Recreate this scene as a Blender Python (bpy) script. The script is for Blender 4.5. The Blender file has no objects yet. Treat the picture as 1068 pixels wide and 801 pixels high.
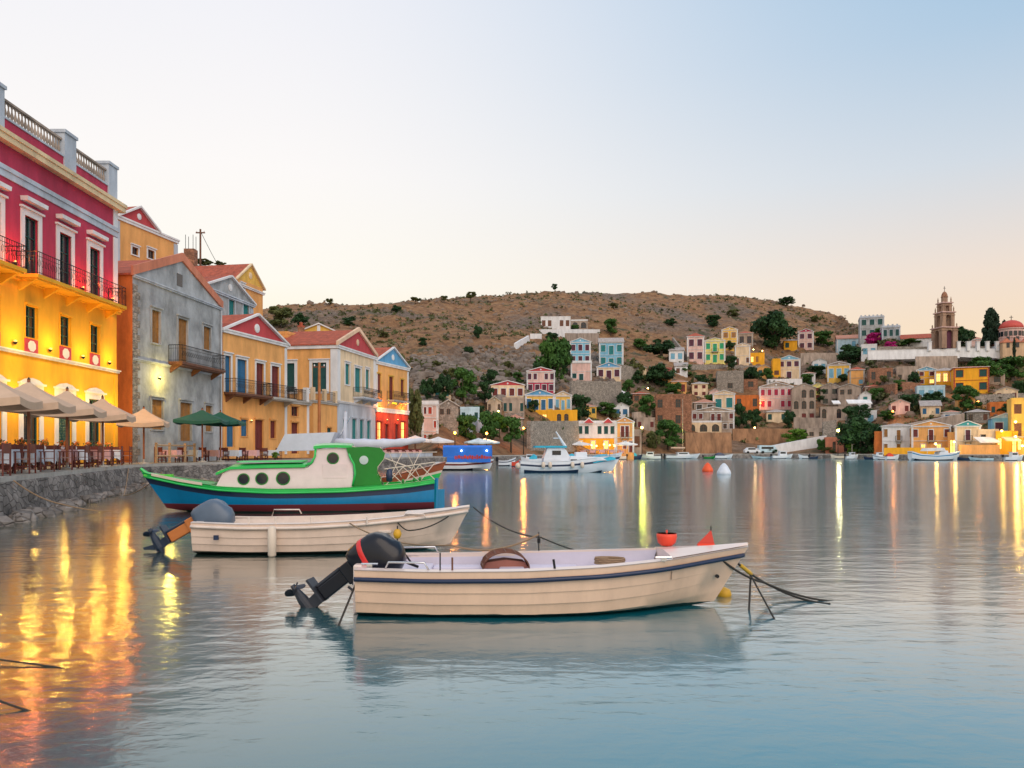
import bpy, math, random
from mathutils import Vector, Matrix, noise
R = math.radians
S = bpy.context.scene
COL = S.collection
# ------------------------------------------------------------------ camera, sky, light, exposure
F, CX, HY, CH = 838.0, 534.0, 470.0, 1.8
cam_d = bpy.data.cameras.new('camera'); cam = bpy.data.objects.new('camera', cam_d); COL.objects.link(cam)
cam.location = (0, 0, CH); cam.rotation_euler = (R(90), 0, 0)
cam_d.sensor_width = 36; cam_d.lens = F/1068*36; cam_d.shift_y = (HY-400.5)/1068
cam_d.clip_start = .1; cam_d.clip_end = 5000
S.camera = cam
W = bpy.data.worlds.new('World'); S.world = W; W.use_nodes = True
wt = W.node_tree; wt.nodes.clear()
def wn(t, **k):
    n = wt.nodes.new(t)
    for a, b in k.items(): setattr(n, a, b)
    return n
def srgb(r, g, b):
    f = lambda c: (c/255/12.92 if c <= 10 else ((c/255+.055)/1.055)**2.4)
    return (f(r), f(g), f(b), 1)
tc = wn('ShaderNodeTexCoord'); sx = wn('ShaderNodeSeparateXYZ'); wt.links.new(tc.outputs['Generated'], sx.inputs[0])
def ramp(stops):
    r = wn('ShaderNodeValToRGB'); e = r.color_ramp.elements
    while len(e) < len(stops): e.new(.5)
    for el, (p, c) in zip(e, stops): el.position = p; el.color = srgb(*c)
    wt.links.new(sx.outputs['Z'], r.inputs[0]); return r
# elevation (as sin) -> colour, on the sunset side and on the side away from it
ra = ramp([(0, (255, 222, 158)), (.10, (255, 240, 204)), (.20, (255, 250, 238)), (.32, (253, 249, 246)), (.48, (242, 242, 247)), (.7, (225, 232, 245)), (1, (215, 226, 244))])
rb = ramp([(0, (251, 208, 156)), (.10, (250, 221, 184)), (.19, (240, 222, 206)), (.30, (208, 217, 226)), (.42, (172, 200, 224)), (.6, (120, 180, 220)), (1, (190, 212, 240))])
mr = wn('ShaderNodeMapRange'); mr.interpolation_type = 'SMOOTHSTEP'
wt.links.new(sx.outputs['X'], mr.inputs[0]); mr.inputs[1].default_value = -.30; mr.inputs[2].default_value = .60
mx = wn('ShaderNodeMix', data_type='RGBA'); wt.links.new(mr.outputs[0], mx.inputs[0])
wt.links.new(ra.outputs[0], mx.inputs[6]); wt.links.new(rb.outputs[0], mx.inputs[7])
sky = wn('ShaderNodeTexSky', sky_type='NISHITA'); sky.sun_disc = False; sky.sun_elevation = R(38); sky.sun_rotation = R(150)
hs = wn('ShaderNodeVectorMath', operation='SCALE'); wt.links.new(sky.outputs[0], hs.inputs[0]); hs.inputs['Scale'].default_value = .10
m2 = wn('ShaderNodeMix', data_type='RGBA'); m2.inputs[0].default_value = .05
wt.links.new(mx.outputs[2], m2.inputs[6]); wt.links.new(hs.outputs[0], m2.inputs[7])
bg = wn('ShaderNodeBackground'); bg.inputs[1].default_value = 1.0; wt.links.new(m2.outputs[2], bg.inputs[0])
wo = wn('ShaderNodeOutputWorld'); wt.links.new(bg.outputs[0], wo.inputs[0])
sd = bpy.data.lights.new('fill_sun', 'SUN'); fill_sun = bpy.data.objects.new('fill_sun', sd); COL.objects.link(fill_sun)
sd.energy = 1.6; sd.angle = R(50); sd.color = (1, .78, .58)  # soft fill added behind the camera for the facades; the sunset lies ahead
az, el = R(150), R(38)
dv = Vector((math.sin(az)*math.cos(el), math.cos(az)*math.cos(el), math.sin(el)))
fill_sun.rotation_euler = dv.to_track_quat('Z', 'Y').to_euler(); fill_sun.location = dv*60
vs = S.view_settings; vs.view_transform = 'Standard'; vs.look = 'None'; vs.exposure = 0.06; vs.gamma = 1; vs.use_curve_mapping = False
S.cycles.max_bounces = 6; S.cycles.diffuse_bounces = 3; S.cycles.glossy_bounces = 4; S.cycles.transmission_bounces = 4
S.cycles.use_denoising = True; S.cycles.sample_clamp_indirect = 6

# ------------------------------------------------------------------ helpers
def at(px, py, D): return Vector(((px-CX)/F*D, D, CH+(HY-py)/F*D))
def lerp(a, b, t): return a+(b-a)*t
def interp(tab, x):
    if x <= tab[0][0]: return tab[0][1]
    for (a, va), (b, vb) in zip(tab, tab[1:]):
        if x <= b: return lerp(va, vb, (x-a)/(b-a))
    return tab[-1][1]
class MB:
    def __init__(s): s.v = []; s.f = []; s.m = []; s.mats = []
    def mi(s, m):
        if m not in s.mats: s.mats.append(m)
        return s.mats.index(m)
    def face(s, pts, m):
        n = len(s.v); s.v += [tuple(p) for p in pts]; s.f.append(tuple(range(n, n+len(pts)))); s.m.append(s.mi(m))
    def box(s, x0, x1, y0, y1, z0, z1, m, M=None):
        c = [Vector(p) for p in ((x0,y0,z0),(x1,y0,z0),(x1,y1,z0),(x0,y1,z0),(x0,y0,z1),(x1,y0,z1),(x1,y1,z1),(x0,y1,z1))]
        if M is not None: c = [M @ p for p in c]
        n = len(s.v); s.v += [tuple(p) for p in c]
        for q in ((0,3,2,1),(4,5,6,7),(0,1,5,4),(1,2,6,5),(2,3,7,6),(3,0,4,7)):
            s.f.append(tuple(n+i for i in q)); s.m.append(s.mi(m))
    def prism(s, poly, y0, y1, m, axis='y', m2=None):
        """poly in (x,z) extruded along y (or (x,y) along z)"""
        P = (lambda a, b, t: (a, t, b)) if axis == 'y' else ((lambda a, b, t: (a, b, t)) if axis == 'z' else (lambda a, b, t: (t, a, b)))
        n = len(s.v); k = len(poly)
        s.v += [P(a, b, y0) for a, b in poly]+[P(a, b, y1) for a, b in poly]
        s.f.append(tuple(range(n, n+k))); s.m.append(s.mi(m)); s.f.append(tuple(range(n+2*k-1, n+k-1, -1))); s.m.append(s.mi(m))
        for i in range(k):
            j = (i+1) % k; s.f.append((n+j, n+i, n+k+i, n+k+j)); s.m.append(s.mi(m2 or m))
    def rings(s, rs, m, closed=True, cap=True, mf=None):
        n = len(s.v); k = len(rs[0])
        for r in rs: s.v += [tuple(p) for p in r]
        for a in range(len(rs)-1):
            for i in range(k if closed else k-1):
                j = (i+1) % k
                s.f.append((n+a*k+i, n+a*k+j, n+(a+1)*k+j, n+(a+1)*k+i)); s.m.append(s.mi(mf(a, i) if mf else m))
        if cap and closed:
            s.f.append(tuple(n+i for i in reversed(range(k)))); s.m.append(s.mi(m))
            s.f.append(tuple(n+(len(rs)-1)*k+i for i in range(k))); s.m.append(s.mi(m))
    def tube(s, pts, r, m, n=6, r2=None):
        pts = [Vector(p) for p in pts]; rs = []
        for i, p in enumerate(pts):
            d = (pts[min(i+1, len(pts)-1)]-pts[max(i-1, 0)]).normalized()
            u = d.cross(Vector((0, 0, 1)) if abs(d.z) < .9 else Vector((1, 0, 0))).normalized(); w = d.cross(u)
            rr = lerp(r, r2 if r2 is not None else r, i/max(1, len(pts)-1))
            rs.append([p+u*rr*math.cos(2*math.pi*k/n)+w*rr*math.sin(2*math.pi*k/n) for k in range(n)])
        s.rings(rs, m)
    def lathe(s, prof, m, n=16, c=(0, 0, 0), M=None, mf=None):
        rs = []
        for r, z in prof:
            ring = [Vector((c[0]+max(r, 1e-4)*math.cos(2*math.pi*k/n), c[1]+max(r, 1e-4)*math.sin(2*math.pi*k/n), c[2]+z)) for k in range(n)]
            rs.append([M @ p for p in ring] if M is not None else ring)
        s.rings(rs, m, mf=mf)
    def data(s, name, smooth=False, bevel=0):
        me = bpy.data.meshes.new(name); me.from_pydata(s.v, [], s.f)
        for m in s.mats: me.materials.append(m)
        me.polygons.foreach_set('material_index', s.m)
        if smooth: me.polygons.foreach_set('use_smooth', [True]*len(s.f))
        me.update(); return me
    def build(s, name, parent=None, smooth=False, loc=None, rz=0, bevel=0, sharp=None):
        o = bpy.data.objects.new(name, s.data(name, smooth)); COL.objects.link(o)
        if parent is not None: o.parent = parent
        if loc is not None: o.location = loc
        o.rotation_euler.z = rz
        if bevel:
            b = o.modifiers.new('bev', 'BEVEL'); b.width = bevel; b.segments = 2; b.limit_method = 'ANGLE'
        if smooth and sharp: 
            me = o.data; me.set_sharp_from_angle(angle=R(sharp))
        return o
def link(name, data, parent=None, loc=None, rz=0, scale=None):
    o = bpy.data.objects.new(name, data); COL.objects.link(o); o.parent = parent
    if loc is not None: o.location = loc
    o.rotation_euler.z = rz
    if scale is not None: o.scale = scale
    return o
LABELS = set()
def tag(o, label, cat, group=None, kind=None):
    o['label'] = label; o['category'] = cat
    if group: o['group'] = group
    if kind: o['kind'] = kind
    n = len(label.split())
    if n < 4 or n > 16: print('LABEL LEN', n, label)
    if label in LABELS: print('DUP LABEL', label)
    LABELS.add(label); return o
def thing(name, label, cat, loc=(0, 0, 0), rz=0, group=None):
    o = bpy.data.objects.new(name, None); COL.objects.link(o); o.empty_display_size = .2
    o.location = loc; o.rotation_euler.z = rz; return tag(o, label, cat, group)
def dup(o, loc, rz, label, group=None):
    r = o.copy(); COL.objects.link(r); r.location = loc; r.rotation_euler.z = rz
    if label: tag(r, label, r['category'], group or o.get('group'))
    for ch in list(o.children):
        c = ch.copy(); COL.objects.link(c); c.parent = r
        for g in ch.children:
            d = g.copy(); COL.objects.link(d); d.parent = c
    return r

# ------------------------------------------------------------------ materials
MC = {}
def mat(name, col, rough=.6, metal=0, var=.0, vscale=2.0, bump=0, bscale=20, emit=None, es=1, spec=.5, streak=0, col2=None, kind=None, coat=0):
    if name in MC: return MC[name]
    m = bpy.data.materials.new(name); m.use_nodes = True; t = m.node_tree; b = t.nodes['Principled BSDF']; L = t.links.new
    b.inputs['Base Color'].default_value = (*col, 1); b.inputs['Roughness'].default_value = rough; b.inputs['Metallic'].default_value = metal
    b.inputs['Specular IOR Level'].default_value = spec; b.inputs['Coat Weight'].default_value = coat
    if emit: b.inputs['Emission Color'].default_value = (*emit, 1); b.inputs['Emission Strength'].default_value = es
    co = t.nodes.new('ShaderNodeTexCoord')
    if var:
        nz = t.nodes.new('ShaderNodeTexNoise'); nz.inputs['Scale'].default_value = vscale; nz.inputs['Detail'].default_value = 8; nz.inputs['Roughness'].default_value = .65
        if streak:
            mp = t.nodes.new('ShaderNodeMapping'); mp.inputs['Scale'].default_value = (1, 1, streak); L(co.outputs['Object'], mp.inputs[0]); L(mp.outputs[0], nz.inputs[0])
        else: L(co.outputs['Object'], nz.inputs[0])
        r = t.nodes.new('ShaderNodeValToRGB'); c2 = col2 or tuple(max(0, c*(1-var)) for c in col); c3 = tuple(min(1, c*(1+var*.45)) for c in col)
        r.color_ramp.elements[0].position = .33; r.color_ramp.elements[1].position = .68
        r.color_ramp.elements[0].color = (*c2, 1); r.color_ramp.elements[1].color = (*c3, 1)
        L(nz.outputs[0], r.inputs[0]); L(r.outputs[0], b.inputs['Base Color'])
    if kind == 'stone':
        br = t.nodes.new('ShaderNodeTexVoronoi'); br.feature = 'DISTANCE_TO_EDGE'; br.inputs['Scale'].default_value = bscale
        mp = t.nodes.new('ShaderNodeMapping'); mp.inputs['Scale'].default_value = (1, 1, 1.7); L(co.outputs['Object'], mp.inputs[0]); L(mp.outputs[0], br.inputs[0])
        vc = t.nodes.new('ShaderNodeTexVoronoi'); vc.inputs['Scale'].default_value = bscale; L(mp.outputs[0], vc.inputs[0])
        rr = t.nodes.new('ShaderNodeMapRange'); L(br.outputs['Distance'], rr.inputs[0]); rr.inputs[2].default_value = .09
        rr.inputs[3].default_value = .55; rr.inputs[4].default_value = 1
        sp = t.nodes.new('ShaderNodeSeparateColor'); L(vc.outputs['Color'], sp.inputs[0])
        r2 = t.nodes.new('ShaderNodeMapRange'); L(sp.outputs[0], r2.inputs[0]); r2.inputs[3].default_value = .65; r2.inputs[4].default_value = 1.25
        mu = t.nodes.new('ShaderNodeMath'); mu.operation = 'MULTIPLY'; L(rr.outputs[0], mu.inputs[0]); L(r2.outputs[0], mu.inputs[1])
        sc = t.nodes.new('ShaderNodeVectorMath'); sc.operation = 'SCALE'; L(mu.outputs[0], sc.inputs['Scale'])
        if var: L(r.outputs[0], sc.inputs[0])
        else: sc.inputs[0].default_value = col
        L(sc.outputs[0], b.inputs['Base Color'])
        bp = t.nodes.new('ShaderNodeBump'); bp.inputs['Strength'].default_value = bump or .6; bp.inputs['Distance'].default_value = .06; L(rr.outputs[0], bp.inputs['Height']); L(bp.outputs[0], b.inputs['Normal'])
    elif kind == 'tile':
        wv = t.nodes.new('ShaderNodeTexWave'); wv.inputs['Scale'].default_value = 1.3; wv.inputs['Distortion'].default_value = .6; wv.bands_direction = 'DIAGONAL'; L(co.outputs['Object'], wv.inputs[0])
        bp = t.nodes.new('ShaderNodeBump'); bp.inputs['Strength'].default_value = .8; bp.inputs['Distance'].default_value = .08; L(wv.outputs[1], bp.inputs['Height']); L(bp.outputs[0], b.inputs['Normal'])
    elif kind == 'louver':
        wv = t.nodes.new('ShaderNodeTexWave'); wv.inputs['Scale'].default_value = 4; wv.bands_direction = 'Z'; L(co.outputs['Object'], wv.inputs[0])
        bp = t.nodes.new('ShaderNodeBump'); bp.inputs['Strength'].default_value = .9; bp.inputs['Distance'].default_value = .03; L(wv.outputs[1], bp.inputs['Height']); L(bp.outputs[0], b.inputs['Normal'])
    elif bump:
        n2 = t.nodes.new('ShaderNodeTexNoise'); n2.inputs['Scale'].default_value = bscale; n2.inputs['Detail'].default_value = 6; L(co.outputs['Object'], n2.inputs[0])
        bp = t.nodes.new('ShaderNodeBump'); bp.inputs['Strength'].default_value = bump; bp.inputs['Distance'].default_value = .05; L(n2.outputs[0], bp.inputs['Height']); L(bp.outputs[0], b.inputs['Normal'])
    MC[name] = m; return m
def plaster(name, col, v=.22): return mat(name, col, .85, var=v*1.5, vscale=.9, bump=.3, bscale=6, streak=.3)
YEL = plaster('yellow_plaster', (.86, .42, .02), .15); CRI = plaster('crimson_plaster', (.47, .035, .085), .2)
WHT = plaster('white_plaster', (.74, .74, .76), .14); CRM = plaster('cream_plaster', (.78, .6, .4)); PNK = plaster('pink_plaster', (.75, .5, .45))
ORG = plaster('orange_plaster', (.80, .40, .13), .2); GLD = plaster('gold_plaster', (.82, .5, .1)); LBL = plaster('blue_plaster', (.22, .5, .68)); PBL = plaster('pale_blue_plaster', (.5, .68, .78))
GRY = mat('grey_plaster', (.40, .42, .44), .9, var=.5, vscale=.8, bump=.5, bscale=5, streak=.6); RST = plaster('rust_plaster', (.62, .17, .035), .3)
TAU = plaster('taupe_plaster', (.42, .33, .27), .35); BRN = mat('brown_brick', (.36, .17, .10), .9, var=.3, vscale=1, kind='stone', bscale=3); LGY = plaster('light_grey_plaster', (.50, .55, .63)); YGR = plaster('lime_yellow_plaster', (.78, .68, .22))
RED = plaster('red_plaster', (.6, .06, .03), .3); PED = plaster('red_pediment', (.5, .06, .07), .15); BPD = plaster('blue_pediment', (.12, .36, .62), .15); TPD = plaster('teal_pediment', (.06, .4, .45), .15)
STN = mat('rubble_stone', (.34, .30, .26), .95, var=.35, vscale=1.2, kind='stone', bscale=3.6); DST = mat('dark_quay_stone', (.25, .225, .21), .9, var=.65, vscale=1.1, kind='stone', bscale=2.6, bump=1)
TIL = mat('red_roof_tile', (.46, .10, .05), .8, var=.4, vscale=2, kind='tile'); OTL = mat('pale_roof_tile', (.55, .25, .17), .8, var=.3, vscale=2, kind='tile'); WTL = mat('grey_roof_tile', (.45, .40, .38), .85, var=.35, vscale=2, kind='tile')
COP = plaster('coral_coping', (.62, .22, .13)); CON = mat('concrete', (.42, .40, .37), .9, var=.3, vscale=1.5, bump=.3, bscale=9)
GLS = mat('window_glass', (.015, .02, .03), .12, spec=.7); LIT = mat('lit_window_glass', (.9, .5, .15), .5, emit=(1, .5, .12), es=2.2)
SBL = mat('blue_shutter', (.03, .17, .36), .5, var=.2, kind='louver'); SGN = mat('green_shutter', (.01, .085, .08), .5, var=.2, kind='louver'); STL = mat('teal_shutter', (.02, .25, .26), .5, var=.2, kind='louver')
SOR = mat('varnished_shutter', (.42, .19, .05), .5, var=.3, kind='louver'); SRD = mat('dark_red_shutter', (.20, .035, .03), .5, var=.25, kind='louver'); SPU = mat('purple_shutter', (.12, .03, .06), .5, var=.2, kind='louver'); SLG = mat('bright_green_shutter', (.03, .42, .18), .5, var=.2, kind='louver')
IRN = mat('dark_iron', (.02, .02, .022), .5, metal=.6); WOD = mat('brown_wood', (.16, .06, .03), .6, var=.4, vscale=6); PWD = mat('pale_wood', (.5, .34, .2), .6, var=.3, vscale=6)
BLB = mat('warm_bulb', (1, .8, .5), .5, emit=(1, .52, .14), es=3); BLO = mat('orange_bulb', (1, .5, .2), .5, emit=(1, .28, .04), es=3.5); BLY = mat('yellow_bulb', (1, .9, .4), .5, emit=(1, .85, .2), es=3.5)
ROP = mat('dark_rope', (.04, .035, .03), .9); ROY = mat('yellow_rope', (.6, .36, .04), .9); ROT = mat('tan_rope', (.3, .2, .12), .9)
# ------------------------------------------------------------------ terrain shape
SKY = [(-300, 300), (150, 326), (200, 330), (270, 322), (290, 318), (330, 317), (400, 316), (470, 314), (520, 308), (570, 303.5), (620, 304.5), (700, 307), (760, 308), (810, 316), (860, 323), (885, 334), (905, 348), (925, 354), (960, 362), (1068, 363), (1400, 362)]
SHO = [(-300, 122), (380, 116), (440, 104), (457, 98), (480, 108), (510, 118), (560, 132), (600, 150), (660, 168), (730, 180), (800, 184), (870, 175), (930, 160), (1000, 150), (1068, 145), (1300, 132), (1600, 118)]
RDG = [(-300, 330), (400, 330), (500, 380), (870, 420), (895, 330), (925, 262), (1400, 245)]
BK = 6.0
def shore(u): return interp(SHO, u)
def tz(x, y):
    u = CX+F*x/max(y, 1); ds = shore(u)+BK; dk = interp(RDG, u); zk = CH+(HY-interp(SKY, u))/F*dk
    t = (y-ds)/(dk-ds)
    if t <= 0: return 1.05
    if t <= 1:
        z = 1.05+(zk-1.05)*(t*.93+.07*t*t)
    else:
        z = zk-(t-1)*(dk-ds)*.12
    p = Vector((x, y, 0)); k = min(1, t*5)
    z += k*(noise.fractal(p*.022, 1, 2, 5)*3.2*(1-.6*max(0, 1-abs(1-t)*3))+noise.fractal(p*.11+Vector((7, 3, 1)), 1, 2, 4)*1.0)
    r = noise.noise(p*.03+Vector((31, 7, 0)))
    if r > .02: z += k*min(1, (r-.02)*6)*abs(noise.fractal(p*.25, 1, 2.2, 3))*1.8
    return z
def ground(px, py):
    """the point of the hillside seen at this pixel"""
    k = (px-CX)/F; D = shore(px)+BK; a = (HY-py)/F
    for i in range(700):
        if tz(k*D, D) >= CH+a*D: break
        D += .5
        if D > interp(RDG, px): D = interp(RDG, px)-3; break
    return Vector((k*D, D, tz(k*D, D)))
def build_terrain():
    rows, cols = 230, 420
    u0, u1 = -260, 1560
    vs_, fs = [], []
    for j in range(rows+1):
        for i in range(cols+1):
            u = lerp(u0, u1, i/cols); k = (u-CX)/F; ds = shore(u)+BK-.6; dk = interp(RDG, u)
            if j == 0: y = ds; z = -1.5
            else:
                t = (j-1)/(rows-1)*1.9; y = ds+(dk-ds)*t**1.05; z = tz(k*y, y)
            vs_.append((k*y, y, z))
    c = cols+1
    for j in range(rows):
        for i in range(cols): fs.append((j*c+i, j*c+i+1, (j+1)*c+i+1, (j+1)*c+i))
    me = bpy.data.meshes.new('hillside'); me.from_pydata(vs_, [], fs); me.polygons.foreach_set('use_smooth', [True]*len(fs))
    o = bpy.data.objects.new('hillside', me); COL.objects.link(o); o['kind'] = 'structure'; o['label'] = 'rocky dry brown hillside rising behind the harbour village'; o['category'] = 'hillside'
    m = bpy.data.materials.new('hill_ground'); m.use_nodes = True; t = m.node_tree; b = t.nodes['Principled BSDF']; L = t.links.new
    co = t.nodes.new('ShaderNodeTexCoord')
    def nz(s, d=8, r=.6):
        n = t.nodes.new('ShaderNodeTexNoise'); n.inputs['Scale'].default_value = s; n.inputs['Detail'].default_value = d; n.inputs['Roughness'].default_value = r; L(co.outputs['Object'], n.inputs[0]); return n
    def cr(src, stops):
        n = t.nodes.new('ShaderNodeValToRGB'); e = n.color_ramp.elements
        while len(e) < len(stops): e.new(.5)
        for q, (p, cc) in zip(e, stops): q.position = p; q.color = (*cc, 1)
        L(src, n.inputs[0]); return n
    a = cr(nz(.35, 10, .7).outputs[0], [(.3, (.09, .04, .02)), (.5, (.30, .155, .07)), (.7, (.46, .27, .135))])
    g = cr(nz(.8, 12, .75).outputs[0], [(.3, (.05, .038, .03)), (.48, (.16, .12, .095)), (.7, (.36, .29, .24))])
    k = cr(nz(.022, 8, .62).outputs[0], [(.50, (0, 0, 0)), (.62, (.9, .9, .9))])
    mm = t.nodes.new('ShaderNodeMix'); mm.data_type = 'RGBA'; L(k.outputs[0], mm.inputs[0]); L(a.outputs[0], mm.inputs[6]); L(g.outputs[0], mm.inputs[7])
    sc = cr(nz(.11, 10, .7).outputs[0], [(.56, (0, 0, 0)), (.64, (1, 1, 1))])
    m3 = t.nodes.new('ShaderNodeMix'); m3.data_type = 'RGBA'; L(sc.outputs[0], m3.inputs[0]); L(mm.outputs[2], m3.inputs[6]); m3.inputs[7].default_value = (.075, .075, .035, 1)
    L(m3.outputs[2], b.inputs['Base Color']); b.inputs['Roughness'].default_value = .95
    bp = t.nodes.new('ShaderNodeBump'); bp.inputs['Strength'].default_value = 1; bp.inputs['Distance'].default_value = 1.2; L(nz(.9, 12, .75).outputs[0], bp.inputs['Height']); L(bp.outputs[0], b.inputs['Normal'])
    me.materials.append(m)
build_terrain()
# scattered rocks and low scrub: nobody could count them
def scatter():
    rnd = random.Random(5); mb = MB(); sc = MB()
    R1 = mat('limestone', (.22, .165, .13), .95, var=.35, vscale=.3, bump=.6, bscale=3)
    R2 = mat('grey_crag', (.22, .18, .155), .95, var=.55, vscale=.25, bump=.8, bscale=2)
    SG = mat('scrub_leaf', (.10, .115, .035), .8, var=.5, vscale=.08)
    for i in range(5600):
        crag = i >= 3000; u = rnd.uniform(240, 1100) if not crag else rnd.uniform(430, 640); k = (u-CX)/F; ds = shore(u)+BK; dk = interp(RDG, u)
        y = ds+(dk-ds)*(rnd.uniform(.12, 1.03)**.8 if not crag else rnd.uniform(.13, .42)); x = k*y
        if noise.noise(Vector((x*.03+31, y*.03+7, 0))) < -.05 and not crag and rnd.random() < .7: continue
        z = tz(x, y); r = rnd.uniform(.3, .9)*(1.7 if rnd.random() < .12 else 1); a = rnd.uniform(0, 6.3)
        ring = []
        for h, q in ((-.4, 1), (.25, .95), (.65, .5)):
            ring.append([(x+math.cos(a+j*1.2566)*r*q*rnd.uniform(.75, 1.25), y+math.sin(a+j*1.2566)*r*q*rnd.uniform(.75, 1.2), z+h*r*rnd.uniform(.8, 1.2)) for j in range(5)])
        mb.rings(ring, R1 if not crag else R2)
    for i in range(5200):
        u = rnd.uniform(240, 1100); k = (u-CX)/F; ds = shore(u)+BK; dk = interp(RDG, u)
        y = ds+(dk-ds)*rnd.uniform(.03, 1.03); x = k*y
        if noise.noise(Vector((x*.02, y*.02, 5))) < .0 and rnd.random() < .75: continue
        z = tz(x, y); r = rnd.uniform(.35, .9)*(1.9 if rnd.random() < .12 and y < ds+90 else 1)
        for j in range(int(16*max(1, r))):
            c = Vector((x+rnd.gauss(0, r*.5), y+rnd.gauss(0, r*.5), z+abs(rnd.gauss(0, r*.45)))); q = r*rnd.uniform(.25, .5)
            n1 = Vector((rnd.gauss(0, 1), rnd.gauss(0, 1), rnd.gauss(0, 1))).normalized(); n2 = n1.orthogonal().normalized(); n3 = n1.cross(n2)
            sc.face([c+n2*q, c+n3*q, c-n2*q, c-n3*q], SG)
    tag(mb.build('hillside_rocks'), 'grey limestone rocks strewn over the brown hillside', 'rocks', kind='stuff')
    tag(sc.build('scrub'), 'low dry green scrub dotted over the hillside', 'scrub', kind='stuff')
scatter()

# ------------------------------------------------------------------ water
def water():
    m = bpy.data.materials.new('sea_water'); m.use_nodes = True; t = m.node_tree; b = t.nodes['Principled BSDF']; L = t.links.new
    t.nodes.remove(b); out = t.nodes['Material Output']; b = t.nodes.new('ShaderNodeBsdfGlossy'); b.inputs['Roughness'].default_value = .12; b.inputs['Color'].default_value = (.95, .94, .92, 1)
    df = t.nodes.new('ShaderNodeBsdfDiffuse'); 
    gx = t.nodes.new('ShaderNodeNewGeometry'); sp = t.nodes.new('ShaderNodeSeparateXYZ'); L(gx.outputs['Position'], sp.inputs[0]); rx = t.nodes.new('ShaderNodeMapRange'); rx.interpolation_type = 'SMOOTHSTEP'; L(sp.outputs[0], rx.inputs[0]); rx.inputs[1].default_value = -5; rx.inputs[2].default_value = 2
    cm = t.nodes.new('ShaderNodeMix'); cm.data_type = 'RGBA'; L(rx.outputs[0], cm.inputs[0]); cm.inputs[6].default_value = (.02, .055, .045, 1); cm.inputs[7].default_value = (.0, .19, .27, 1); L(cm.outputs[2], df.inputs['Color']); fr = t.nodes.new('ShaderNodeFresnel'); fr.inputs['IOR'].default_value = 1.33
    mr_ = t.nodes.new('ShaderNodeMapRange'); L(fr.outputs[0], mr_.inputs[0]); mr_.inputs[1].default_value = .02; mr_.inputs[2].default_value = .37; mr_.inputs[3].default_value = .02; mr_.inputs[4].default_value = .80
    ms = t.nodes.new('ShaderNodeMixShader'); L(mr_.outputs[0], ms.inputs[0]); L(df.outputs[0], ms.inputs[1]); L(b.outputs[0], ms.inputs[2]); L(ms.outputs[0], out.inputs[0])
    co = t.nodes.new('ShaderNodeTexCoord')
    def nz(sx_, sy_, d, det=4, dist=0):
        mp = t.nodes.new('ShaderNodeMapping'); mp.inputs['Scale'].default_value = (sx_, sy_, 1); L(co.outputs['Object'], mp.inputs[0])
        n = t.nodes.new('ShaderNodeTexNoise'); n.inputs['Scale'].default_value = 1; n.inputs['Detail'].default_value = det; n.inputs['Distortion'].default_value = dist; L(mp.outputs[0], n.inputs[0])
        x = t.nodes.new('ShaderNodeMath'); x.operation = 'MULTIPLY'; x.inputs[1].default_value = d; L(n.outputs[0], x.inputs[0]); return x
    a = nz(3.8, 5.6, .0062, 5, .3); c = nz(.55, 1.5, .015, 3, .4); e = nz(9, 17, .0009, 3)
    pt = nz(.10, .22, 1.0, 3, .6); pr_ = t.nodes.new('ShaderNodeMapRange'); L(pt.outputs[0], pr_.inputs[0]); pr_.inputs[1].default_value = .38; pr_.inputs[2].default_value = .62; pr_.inputs[3].default_value = .55; pr_.inputs[4].default_value = 1.5
    a2 = t.nodes.new('ShaderNodeMath'); a2.operation = 'MULTIPLY'; L(a.outputs[0], a2.inputs[0]); L(pr_.outputs[0], a2.inputs[1]); a = a2
    s1 = t.nodes.new('ShaderNodeMath'); L(a.outputs[0], s1.inputs[0]); L(c.outputs[0], s1.inputs[1])
    s2 = t.nodes.new('ShaderNodeMath'); L(s1.outputs[0], s2.inputs[0]); L(e.outputs[0], s2.inputs[1])
    bp = t.nodes.new('ShaderNodeBump'); bp.inputs['Strength'].default_value = 1; bp.inputs['Distance'].default_value = 1.0; L(s2.outputs[0], bp.inputs['Height']); L(bp.outputs[0], b.inputs['Normal'])
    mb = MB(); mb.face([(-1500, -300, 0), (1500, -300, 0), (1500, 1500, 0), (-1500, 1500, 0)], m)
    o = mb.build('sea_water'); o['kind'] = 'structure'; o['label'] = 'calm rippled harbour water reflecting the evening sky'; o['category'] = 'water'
water()

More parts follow.
